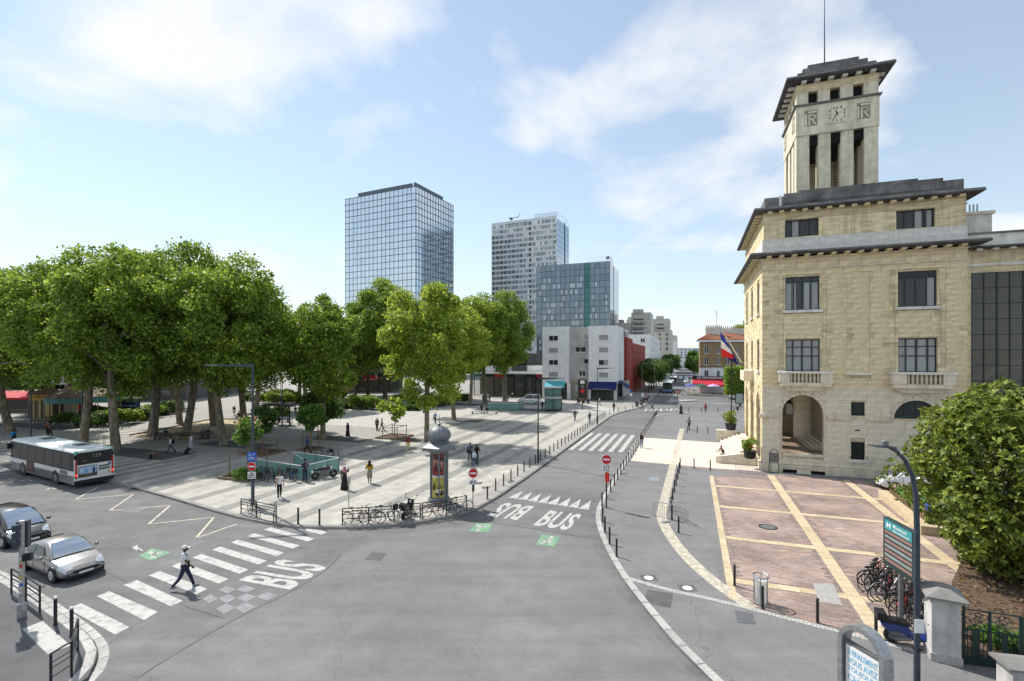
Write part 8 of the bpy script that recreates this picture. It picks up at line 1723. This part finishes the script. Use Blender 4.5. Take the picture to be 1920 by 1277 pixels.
for i in range(6): bike([0,4][i % 2], G(196 + i*7, 809 - i*1.4, PZ), rad(10 + 25*(i % 3)), '%s from the left at the shrubs behind the bus' % nth(i), -.08)
# ---- motorcycles and scooters
def moto(p, rz, label, col, scooter=False):
    t = thing('scooter' if scooter else 'motorcycle', (p[0], p[1], PZ), label, 'scooter' if scooter else 'motorcycle', rz); t.rotation_euler = (rad(7), 0, rz); m = paint('moto' + label[:6], col); r = .25 if scooter else .31; wb = .62 if scooter else .7
    for x in (-wb, wb):
        b = MB(); b.T = Matrix.Translation((x,0,r)) @ Matrix.Rotation(rad(90),4,'X'); b.lathe([(r*.6,-.06),(r*.92,-.06),(r,-.025),(r,.025),(r*.92,.06),(r*.6,.06)],18); o = b.build('wheel', X['rubber'], t, True); b = MB(); b.T = Matrix.Translation((x,0,r)) @ Matrix.Rotation(rad(90),4,'X'); b.lathe([(r*.5,-.065),(r*.5,.065)],12); b.build('rim', X['grey_paint'], o)
    b = MB(); [b.tube((wb,s,r),(wb-.28,s,.88),.028,n=6) for s in (-.09,.09)]; b.build('fork', X['steel'], t); b = MB(); b.path([(wb-.4,-.36,1.02),(wb-.3,-.2,1.0),(wb-.27,0,.96),(wb-.3,.2,1.0),(wb-.4,.36,1.02)],.018,6); [b.tube((wb-.32,s*.3,1.02),(wb-.25,s*.36,1.22),.01,n=4) for s in (-1,1)]; b.build('handlebar', X['metal_dark'], t); b = MB(); [b.ball((wb-.25,s*.37,1.24),.06,8,5,(.4,1,.7)) for s in (-1,1)]; b.build('mirror', X['metal_dark'], t)
    if scooter:
        b = MB(); b.ext([(.28,.3),(.55,.35),(.42,.95),(.34,.98),(.25,.45)],'y',-.19,.19); b.ext([(-.3,.25),(.3,.25),(.3,.34),(-.3,.34)],'y',-.15,.15); b.ext([(-.95,.62),(-.85,.74),(-.2,.70),(-.12,.34),(-.5,.30),(-.78,.45)],'y',-.15,.15); b.build('body', m, t); b = MB(); b.ext([(-.8,.45),(-.5,.28),(-.3,.2),(-.2,.34),(-.5,.5)],'y',-.17,.17); b.tube((-.62,-.2,.25),(-.15,-.2,.3),.06,n=8); b.build('engine', X['grey_paint'], t); b = MB(); b.ext([(-.9,.76),(-.88,.84),(-.55,.86),(-.2,.80),(-.14,.72)],'y',-.14,.14); b.build('seat', X['black'], t); b = MB(); b.ext([(-1.1,.8),(-1.12,1.05),(-.85,1.08),(-.8,.82)],'y',-.17,.17); b.build('top_case', X['black'], t); MB().box(-.98,-.95,-.09,.09,.5,.64).build('number_plate', X['white_card'], t); MB().ball((wb-.22,0,.82),.12,8,6).build('headlight', X['lamp_clear'], t)
    else:
        b = MB(); b.ball((.15,0,.84),.34,12,8,(1,.55,.55)); b.build('tank', m, t, True); b = MB(); b.ball((-.38,0,.84),.42,12,6,(1,.36,.26)); b.ext([(-.95,.9),(-.55,.84),(-.55,.7),(-.9,.8)],'y',-.08,.08); b.build('seat', X['black'], t, True); b = MB(); b.cbox(-.32,.36,-.2,.2,.24,.74,.06); b.ball((.05,.2,.42),.14,8,6); b.build('engine', X['grey_paint'], t); b = MB(); b.path([(.2,.16,.3),(-.2,.2,.26),(-.8,.22,.36)],[.03,.035,.06],8); b.build('exhaust', X['grey_paint'], t); MB().ball((wb-.2,0,.85),.13,10,6).build('headlight', X['lamp_clear'], t); MB().box(-.98,-.92,-.1,.1,.55,.72).build('number_plate', X['white_card'], t)
    MB().path([(wb+.3*math.cos(a_)*1.1,0,r+.3*math.sin(a_)*1.1) for a_ in np.linspace(.6,2.5,6)],.05,6).build('mudguard', m, t)
moto(G(608,897,PZ), rad(35), 'black motorcycle at the corner of the front metro stairs', (.015,.015,.016)); moto(G(763,968,PZ), rad(80), 'black scooter standing at the long rail left of the advertising column', (.02,.02,.022), True); moto(Vector((13.55,16.55)), rad(-20), 'blue and black scooter behind the display post', (.012,.04,.2), True)
for i, (u, v) in enumerate([(1194,764),(1200,760),(1205,757),(1210,753),(1090,757),(1098,758)]): moto(G(u, v), rad(60 + 20*i), '%s of the dark scooters parked near the brasserie' % nth(i), [(.02,.02,.022),(.4,.4,.4),(.03,.03,.04),(.3,.04,.03),(.05,.05,.06),(.02,.02,.02)][i], True)
# ================================================================ people
def fk(o, ang, L, side=0.0): return o + Vector((math.sin(ang)*L*math.cos(side), math.sin(side)*L, -math.cos(ang)*L*math.cos(side)))
def skeleton(hl, kl, hr, kr, al, el, ar, er, pz=.92, lean=0.0, head=0.0):
    J = {}; J['pel'] = Vector((0,0,pz)); up = lambda z: Vector((math.sin(lean)*z, 0, math.cos(lean)*z)) + J['pel']
    J['waist'], J['chest'], J['neck'] = up(.18), up(.40), up(.57); J['headc'] = J['neck'] + Vector((.02 + head, 0, .13))
    for s, h, k, a, e in ((1,hl,kl,al,el),(-1,hr,kr,ar,er)):
        J['hip',s] = J['pel'] + Vector((0,s*.09,-.03)); J['knee',s] = fk(J['hip',s], h, .42); J['ank',s] = fk(J['knee',s], h-k, .41); J['toe',s] = J['ank',s] + Vector((.17,s*.02,-.035 if abs(h-k) < .6 else -.02))
        J['sh',s] = up(.51) + Vector((0,s*.185,0)); J['elb',s] = fk(J['sh',s], a, .29, s*.16); J['wri',s] = fk(J['elb',s], a+e, .25, s*.02); J['hand',s] = fk(J['wri',s], a+e, .09)
    return J
R_ = rad
POSE = {'walk': skeleton(R_(24),R_(6),R_(-20),R_(22),R_(-22),R_(14),R_(24),R_(18)), 'walk2': skeleton(R_(-14),R_(16),R_(18),R_(5),R_(16),R_(14),R_(-12),R_(12),lean=.04), 'stand': skeleton(R_(3),R_(3),R_(-3),R_(3),R_(-2),R_(8),R_(3),R_(10)), 'phone': skeleton(R_(2),R_(2),R_(-4),R_(4),R_(18),R_(85),R_(15),R_(95),head=.03), 'raise': skeleton(R_(10),R_(4),R_(-10),R_(10),R_(-10),R_(20),R_(60),R_(100)), 'sit': skeleton(R_(84),R_(84),R_(78),R_(80),R_(25),R_(40),R_(30),R_(35),pz=.53,lean=.12), 'crouch': skeleton(R_(95),R_(110),R_(60),R_(120),R_(50),R_(30),R_(40),R_(40),pz=.36,lean=.45)}
def skin_obj(V, E, root):
    me = bpy.data.meshes.new('sk'); me.from_pydata([v[0] for v in V], E, []); o = bpy.data.objects.new('sk', me); COL.objects.link(o); md = o.modifiers.new('s', 'SKIN'); md.use_smooth_shade = True; o.modifiers.new('u', 'SUBSURF').levels = 1
    for i, v in enumerate(V): me.skin_vertices[0].data[i].radius = v[1] if isinstance(v[1], tuple) else (v[1], v[1])
    me.skin_vertices[0].data[root].use_root = True; return o
def chain(names, J, grow=0.0, ext=None):
    RAD = {'pel': (.125,.15), 'waist': (.10,.13), 'chest': (.115,.155), 'neck': .055, 'headc': .085, 'hip': .088, 'knee': .058, 'ank': .04, 'sh': .06, 'elb': .042, 'wri': .03}
    V, E, ix = [], [], {}
    for a, b in names:
        for q in (a, b):
            if q not in ix: r = RAD[q if isinstance(q, str) else q[0]]; r = (tuple(x + grow for x in r) if isinstance(r, tuple) else r + grow); ix[q] = len(V); V.append((J[q], r))
        E.append((ix[a], ix[b]))
    return V, E, ix
TORSO = [('pel','waist'),('waist','chest'),('chest','neck')]; LEGS = lambda: [e for s in (1,-1) for e in (('pel',('hip',s)),(('hip',s),('knee',s)),(('knee',s),('ank',s)))]; ARMS = lambda full=True: [e for s in (1,-1) for e in ((('chest',('sh',s)),(('sh',s),('elb',s))) + (((('elb',s),('wri',s)),) if full else ()))]
jobs = {}
for nm, J in POSE.items():
    V, E, ix = chain(TORSO + ARMS() + LEGS(), J); jobs[nm,'body'] = skin_obj(V, E, 0)
    V, E, ix = chain(TORSO[:2] + ARMS(), J, .016); jobs[nm,'jacket'] = skin_obj(V, E, 0); 
    Js = dict(J); 
    for s in (1,-1): Js['elb',s] = J['sh',s].lerp(J['elb',s], .75)
    V, E, ix = chain(TORSO[:2] + ARMS(False), Js, .02); jobs[nm,'shirt'] = skin_obj(V, E, 0)
    V, E, ix = chain([TORSO[0]] + LEGS(), J, .014); jobs[nm,'trousers'] = skin_obj(V, E, 0)
dg = bpy.context.evaluated_depsgraph_get(); PM = {}
for k, o in jobs.items(): PM[k] = bpy.data.meshes.new_from_object(o.evaluated_get(dg))
for o in jobs.values(): me = o.data; bpy.data.objects.remove(o); bpy.data.meshes.remove(me)
def head_hands(b, J):
    c = J['headc']; n, k = 12, 9; vs = []
    for i in range(k+1):
        ph = math.pi*i/k - math.pi/2
        for j in range(n):
            th = 2*math.pi*j/n; x, y, z = .098*math.cos(ph)*math.cos(th), .078*math.cos(ph)*math.sin(th), .122*math.sin(ph)
            if z < -.03: x = x*.88 + .012; y *= .86
            if j == 0 and i == 4: x += .024
            if j == 0 and i == 3: x += .006
            if j in (1, n-1) and i == 5: x -= .008
            vs.append(c + Vector((x, y, z)))
    b.add(vs, [(i*n+j, i*n+(j+1)%n, (i+1)*n+(j+1)%n, (i+1)*n+j) for i in range(k) for j in range(n)]); b.tube(J['neck'] - Vector((0,0,.06)), c - Vector((.01,0,.06)), .05, .048, 8)
    for s in (1,-1):
        b.ball(tuple(c + Vector((-.005,s*.08,.0))), .028, 6, 4, (.6,.35,1)); w_, h_ = J['wri',s], J['hand',s]; d = (h_ - w_).normalized(); sd = Vector((1,0,0)) - d*d.x; sd = sd.normalized() if sd.length > .2 else Vector((0,1,0)); nn = d.cross(sd)
        b.path([w_ - d*.02, w_ + d*.03, w_ + d*.085], [.03,.037,.034], 6)
        for q in range(4): r0 = w_ + d*.08 + sd*(.026 - .0175*q); ln = (.062,.075,.07,.052)[q]; b.path([r0, r0 + d*ln*.55 + nn*.004*s, r0 + d*ln*.85 + nn*.022*s], [.0095,.0088,.0065], 5)
        r0 = w_ + d*.03 + sd*.03; b.path([r0, r0 + sd*.028 + d*.02, r0 + sd*.036 + d*.055], [.011,.010,.0075], 5)
for nm, J in POSE.items():
    me = PM[nm,'body']; b = MB(); b.add([v.co for v in me.vertices], [tuple(p.vertices) for p in me.polygons]); head_hands(b, J); PM[nm,'body'] = b.mesh('body', X['white'], 'all', fix=False)
    for s in (1,-1): a, t_ = J['ank',s], J['toe',s]; b = MB(); b.path([a + Vector((-.05,0,-.02)), a + Vector((.02,0,-.015)), (a+t_)/2 + Vector((.02,0,-.005)), t_ + Vector((.02,0,.0))], [.045,.05,.046,.03], 8); PM[nm,'shoe',s] = b.mesh('shoe', X['black'], 'all')
    c = J['headc']; b = MB(); b.ball((c.x-.014, c.y, c.z+.026), .104, 12, 8, (1,.9,1.08)); PM[nm,'hair'] = b.mesh('hair', X['black'], 'all')
    b = MB(); b.ball((c.x-.012, c.y, c.z+.05), .103, 12, 8, (1,.88,.85)); b.add([(c.x+.06,c.y-.06,c.z+.06),(c.x+.17,c.y-.045,c.z+.045),(c.x+.17,c.y+.045,c.z+.045),(c.x+.06,c.y+.06,c.z+.06)], [(0,1,2,3)]); PM[nm,'cap'] = b.mesh('cap', X['white'], 'all')
    b = MB(); b.ball((c.x-.015, c.y, c.z), .125, 12, 8, (.95,.92,1.1)); b.lathe([(.17,J['neck'].z-.16),(.13,J['neck'].z-.04),(.085,J['neck'].z+.05)], 12, (J['neck'].x, 0)); PM[nm,'headscarf'] = b.mesh('headscarf', X['black'], 'all')
    p = J['pel']; b = MB(); b.lathe([(.30,.06),(.26,.35),(.2,.75),(.175,.98),(.16,1.1)], 14, (p.x, 0)); PM[nm,'robe'] = b.mesh('robe', X['black'], 'all'); b = MB(); b.lathe([(.21,.48),(.2,.7),(.175,.95),(.15,1.08)], 14, (p.x,0)); PM[nm,'skirt'] = b.mesh('skirt', X['black'], 'all')
    q = J['chest']; b = MB(); b.cbox(q.x-.33,q.x-.13,-.14,.14,q.z-.3,q.z+.12,.05); b.path([(q.x-.14,.11,q.z+.1),(q.x,.12,q.z+.17),(q.x+.13,.11,q.z)], .02, 4); b.path([(q.x-.14,-.11,q.z+.1),(q.x,-.12,q.z+.17),(q.x+.13,-.11,q.z)], .02, 4); PM[nm,'backpack'] = b.mesh('backpack', X['black']); b = MB(); b.cbox(-.16,.12,.2,.32,p.z-.16,p.z+.14,.03); b.path([(0,.25,p.z+.14),(.1,.05,p.z+.35),(.09,-.16,p.z+.55),(-.1,-.12,p.z+.5),(-.06,.22,p.z+.14)], .014, 4); PM[nm,'shoulder_bag'] = b.mesh('shoulder_bag', X['black'])
for k, me in PM.items():
    me.materials.clear(); me.materials.append(X['white'])
    if k[1] in ('body','jacket','shirt','trousers'): me.polygons.foreach_set('use_smooth', [True]*len(me.polygons))
CL = {}
def cm(c):
    if c not in CL: CL[c] = mat('cloth_%d' % len(CL), c, .85, var=.1, scale=8)
    return CL[c]
BLK, NAV, JEA, WHT, GRY = (.014,.014,.016), (.018,.024,.06), (.05,.085,.17), (.72,.72,.74), (.22,.22,.23); SK1, SK2 = (.42,.25,.17), (.09,.045,.028)
def person(p, rz, label, pose='walk', top=('shirt', WHT), bottom=('trousers', BLK), hair=('hair', (.02,.015,.012)), skin=SK1, extra=(), s=1.0, z=None, shoes=BLK):
    def ob(nm, me, c, par=None):
        o = linkmesh(nm, me, par); o.material_slots[0].link = 'OBJECT'; o.material_slots[0].material = cm(c); return o
    o = ob('person', PM[pose,'body'], skin); o.location = (p[0], p[1], PZ - .045 if z is None else z); o.rotation_euler = (0,0,rz); o.scale = (s,s,s); tag(o, label, 'person')
    ob(top[0], PM[pose,top[0]], top[1], o)
    if bottom[0] == 'skirt': ob('skirt', PM[pose,'skirt'], bottom[1], o)
    else: ob(bottom[0], PM[pose,bottom[0]], bottom[1], o)
    if hair: ob(hair[0], PM[pose,hair[0]], hair[1], o)
    for q in (1,-1): ob('shoe', PM[pose,'shoe',q], shoes, o)
    for e in extra: ob(e[0], PM[pose,e[0]], e[1], o)
    return o
P_ = lambda u, v: G(u, v, PZ); D = rad
person(G(346,1104), D(22), 'man in white shirt and white cap with black shoulder bag on the near zebra crossing', 'walk', ('shirt', WHT), ('trousers', NAV), ('cap', WHT), SK2, (('shoulder_bag', BLK),), 1.08, -.045, GRY)
person(P_(524,934), D(-60), 'man in white T-shirt and black trousers by the rail with bicycles', 'walk2', ('shirt', WHT), ('trousers', BLK), ('hair', (.02,.015,.012)), SK1, (), 1.03, None, WHT)
person(P_(572,903), D(120), 'man in navy suit seen from behind at the front metro stairs', 'phone', ('jacket', NAV), ('trousers', NAV), s=1.06)
person(P_(646,918), D(100), 'woman in black with pink headscarf holding a phone to her ear', 'raise', ('jacket', BLK), ('robe', BLK), ('headscarf', (.42,.14,.22)), s=1.0)
person(P_(693,906), D(-85), 'person in yellow jacket and grey skirt walking towards us', 'phone', ('jacket', (.48,.30,.03)), ('skirt', (.28,.25,.21)), ('headscarf', BLK), SK2, s=1.04, shoes=WHT)
person(P_(576,851), D(170), 'person in blue jacket walking behind the metro stairs', 'walk', ('jacket', (.03,.05,.22)), ('trousers', BLK), s=1.05)
person(P_(652,818), D(-20), 'woman in long black robe crossing the square', 'stand', ('jacket', BLK), ('robe', BLK), ('headscarf', BLK))
person(P_(707,808), D(80), 'man in dark blue-grey left of the pair by the young tree', 'stand', ('jacket', (.05,.06,.085)), ('trousers', BLK), s=1.03); person(P_(716,808), D(10), 'person with olive top striding beside the young tree', 'walk', ('shirt', (.16,.15,.05)), ('trousers', BLK))
person(P_(765,846), D(-90), 'person in red jacket, yellow trousers and white cap', 'walk2', ('jacket', (.25,.03,.04)), ('trousers', (.60,.52,.16)), ('cap', WHT), SK2)
person(P_(881.5,863), D(85), 'woman in denim jacket with handbag beyond the advertising column', 'walk2', ('jacket', (.06,.10,.17)), ('trousers', BLK), extra=(('shoulder_bag', BLK),)); pc_ = P_(894,868); person(pc_, D(-70), 'woman in black pushing a pale blue pushchair', 'phone', ('jacket', BLK), ('trousers', BLK), ('headscarf', BLK))
t = thing('pushchair', (pc_.x - .15, pc_.y - .9, PZ), 'pale blue pushchair in front of the woman in black', 'pushchair', D(-80)); b = MB(); b.path([(-.5,0,1.0),(-.1,0,.6),(.35,0,.15)], .02, 5); b.tube((-.3,-.2,.15),(.1,-.2,.65),.015,n=5); b.tube((-.3,.2,.15),(.1,.2,.65),.015,n=5); b.build('frame', X['metal_dark'], t); b = MB(); b.ball((0,0,.85),.3,10,6,(.9,.8,.8)); b.build('hood', cm((.40,.50,.60)), t, True); b = MB(); b.cbox(-.25,.3,-.2,.2,.4,.62,.05); b.build('seat', cm((.06,.09,.15)), t)
for x in (-.3,.35):
    for y in (-.22,.22): b = MB(); b.T = Matrix.Translation((x,y,.12)) @ Matrix.Rotation(rad(90),4,'X'); b.lathe([(.12,-.02),(.12,.02)], 12).build('wheel', X['rubber'], t)
for (u, v), a, lab, ps, tp, bt, hr, sk, ex in [
    ((816,794),90,'person in light blue shirt with red bag behind the advertising column','walk',('shirt',(.16,.36,.55)),('trousers',NAV),('hair',GRY),SK1,(('shoulder_bag',(.5,.03,.05)),)),
    ((1078,789),85,'man in black jacket and jeans walking away on the square','walk2',('jacket',BLK),('trousers',JEA),('hair',BLK),SK1,()), ((1105.5,793.7),80,'person in white with black backpack beside the row of posts','walk',('shirt',WHT),('trousers',JEA),('hair',BLK),SK1,(('backpack',BLK),)),
    ((1083,759.6),180,'dark figure walking before the white apartment house','walk',('jacket',BLK),('trousers',NAV),('hair',BLK),SK1,()), ((1124,760),0,'person in white shirt before the brasserie awning','walk2',('shirt',WHT),('trousers',GRY),('hair',BLK),SK1,()), ((1151,771),40,'dark figure at the bend of the row of posts','stand',('jacket',BLK),('trousers',BLK),('hair',BLK),SK2,()), ((1017,768),60,'man in black beside the lift kiosk','stand',('jacket',BLK),('trousers',BLK),('hair',BLK),SK1,()),
    ((1223,770),170,'person stepping onto the faint far crossing','walk',('jacket',GRY),('trousers',BLK),('hair',BLK),SK1,()), ((1204,767),0,'person beside the parked scooters at the kerb','walk2',('jacket',BLK),('trousers',JEA),('hair',BLK),SK1,()),
    ((1203,840),-60,'woman in black top and jeans beside the bollards of the granite kerb','stand',('jacket',BLK),('trousers',(.20,.30,.42)),('hair',(.06,.03,.02)),SK1,()), ((1277,776),0,'person in long black robe near the far bollards','walk',('jacket',BLK),('robe',BLK),('headscarf',BLK),SK1,()), ((1323,773),-90,'person in red top near the far bollards','stand',('jacket',(.55,.06,.07)),('trousers',NAV),('hair',BLK),SK1,()), ((1383,773),-100,'person in white top and black skirt at the far corner of the town hall','walk2',('shirt',WHT),('skirt',BLK),('hair',BLK),SK1,()), ((1292,806),100,'person at the far end of the tactile curve','walk2',('jacket',GRY),('trousers',BLK),('hair',BLK),SK1,()),
    ((320,849.5),200,'person in white shirt and jeans with black backpack by the sand','walk',('shirt',WHT),('trousers',JEA),('hair',BLK),SK1,(('backpack',BLK),)), ((358,849),10,'woman in lilac dress and white headscarf pulling a trolley','walk',('jacket',(.42,.38,.46)),('skirt',(.42,.38,.46)),('headscarf',WHT),SK1,()),
    ((26,833),100,'person in bright blue top at the left edge behind the bus','walk2',('shirt',(.03,.20,.45)),('trousers',BLK),('hair',BLK),SK2,(('backpack',(.03,.20,.45)),)), ((89,814),-80,'person with brown jacket left of the pair behind the bus','stand',('jacket',(.16,.06,.03)),('trousers',BLK),('hair',(.10,.04,.02)),SK1,()), ((94,821),90,'person in dark coat right of the pair behind the bus','walk2',('jacket',(.03,.03,.035)),('trousers',BLK),('hair',BLK),SK1,()),
    ((439,779),-60,'woman in black top and pale skirt beyond the sand','walk',('shirt',BLK),('skirt',(.55,.52,.5)),('hair',BLK),SK1,()), ((554,779),-90,'dark figure standing right of the pergola','stand',('jacket',BLK),('trousers',GRY),('hair',BLK),SK1,()), ((638,755.5),90,'person in white before the shrubs in the middle','walk2',('shirt',WHT),('trousers',WHT),('hair',BLK),SK1,()), ((703.5,771),0,'person in orange top striding past the shrubs','walk',('shirt',(.5,.24,.12)),('trousers',BLK),('hair',BLK),SK1,()),
    ((903,775),90,'tall dark figure beside the long bench','stand',('jacket',BLK),('trousers',BLK),('hair',BLK),SK1,()), ((906,755),-80,'dark figure left of the pair before the glass shops','stand',('jacket',BLK),('trousers',BLK),('hair',BLK),SK1,()), ((917.5,755),100,'dark figure right of the pair before the glass shops','walk2',('jacket',GRY),('trousers',BLK),('hair',BLK),SK1,()), ((952,753),-90,'figure in grey beside the plane tree nearest the van','stand',('jacket',GRY),('trousers',JEA),('hair',BLK),SK1,()), ((961,747.5),180,'pale-shirted walker behind the white van','walk',('shirt',WHT),('trousers',BLK),('hair',BLK),SK1,()), ((968,746),0,'dark walker behind the white van','walk',('jacket',BLK),('trousers',BLK),('hair',BLK),SK1,()), ((1014,748),90,'walker at the corner of the passage by the apartment house','walk2',('jacket',NAV),('trousers',BLK),('hair',BLK),SK1,()),
    ((1743,992),-150,'child-sized figure in blue half hidden by the magnolia','stand',('shirt',(.05,.12,.5)),('trousers',NAV),('hair',(.3,.12,.05)),SK1,())]:
    person(P_(u, v), D(a), lab, ps, tp, bt, hr, sk, ex, .98 + .06*((u*7) % 1), shoes=BLK)
sv = P_(350,851); t = thing('shopping_trolley', (sv.x - .15, sv.y - .05, PZ), 'black wheeled shopping trolley pulled by the woman in lilac', 'trolley', D(10)); b = MB(); b.T = Matrix.Rotation(rad(35),4,'Y'); b.cbox(-.15,.15,-.17,.17,.1,.75,.05); b.build('bag', X['black'], t); b = MB(); b.path([(.1,0,.3),(.75,0,.95)], .015, 5); b.build('handle', X['steel'], t)
for y in (-.18,.18): b = MB(); b.T = Matrix.Translation((.02,y,.09)) @ Matrix.Rotation(rad(90),4,'X'); b.lathe([(.09,-.02),(.09,.02)], 10).build('wheel', X['rubber'], t)
for (u, v), a, lab, c in [((304,823.5),-78,'person in white sitting left on the first bench by the sand',WHT),((311,823.5),-78,'person in black sitting right on the first bench by the sand',BLK),((381,822.5),-70,'person in grey-blue sitting left on the bench at the right end of the sand',(.12,.15,.2)),((391,822.5),-70,'person in navy sitting right on the bench at the right end of the sand',NAV),((449,785),-145,'person in black sitting on the bench beyond the sand',BLK),((539.5,797),-10,'person in pale blue sitting right of the pergola post',(.25,.32,.4)),((524,797),-100,'person in black sitting under the pergola',BLK),((647,767),-90,'dark seated figure before the shrubs in the middle',BLK),((160,801),-70,'person in pale shirt sitting on the bench by the parked bicycles',(.5,.55,.62)),((170,801),-70,'person in black sitting on the bench by the parked bicycles',BLK),((913,775.5),-80,'dark figure sitting on the long bench',BLK)]:
    person(P_(u, v), D(a), lab, 'sit', ('jacket', c), ('trousers', NAV), z=PZ - .05)
person(P_(1357,856), D(190), 'man in black T-shirt crouching on the pale entrance paving', 'crouch', ('shirt', BLK), ('trousers', (.45,.42,.38)), shoes=BLK)
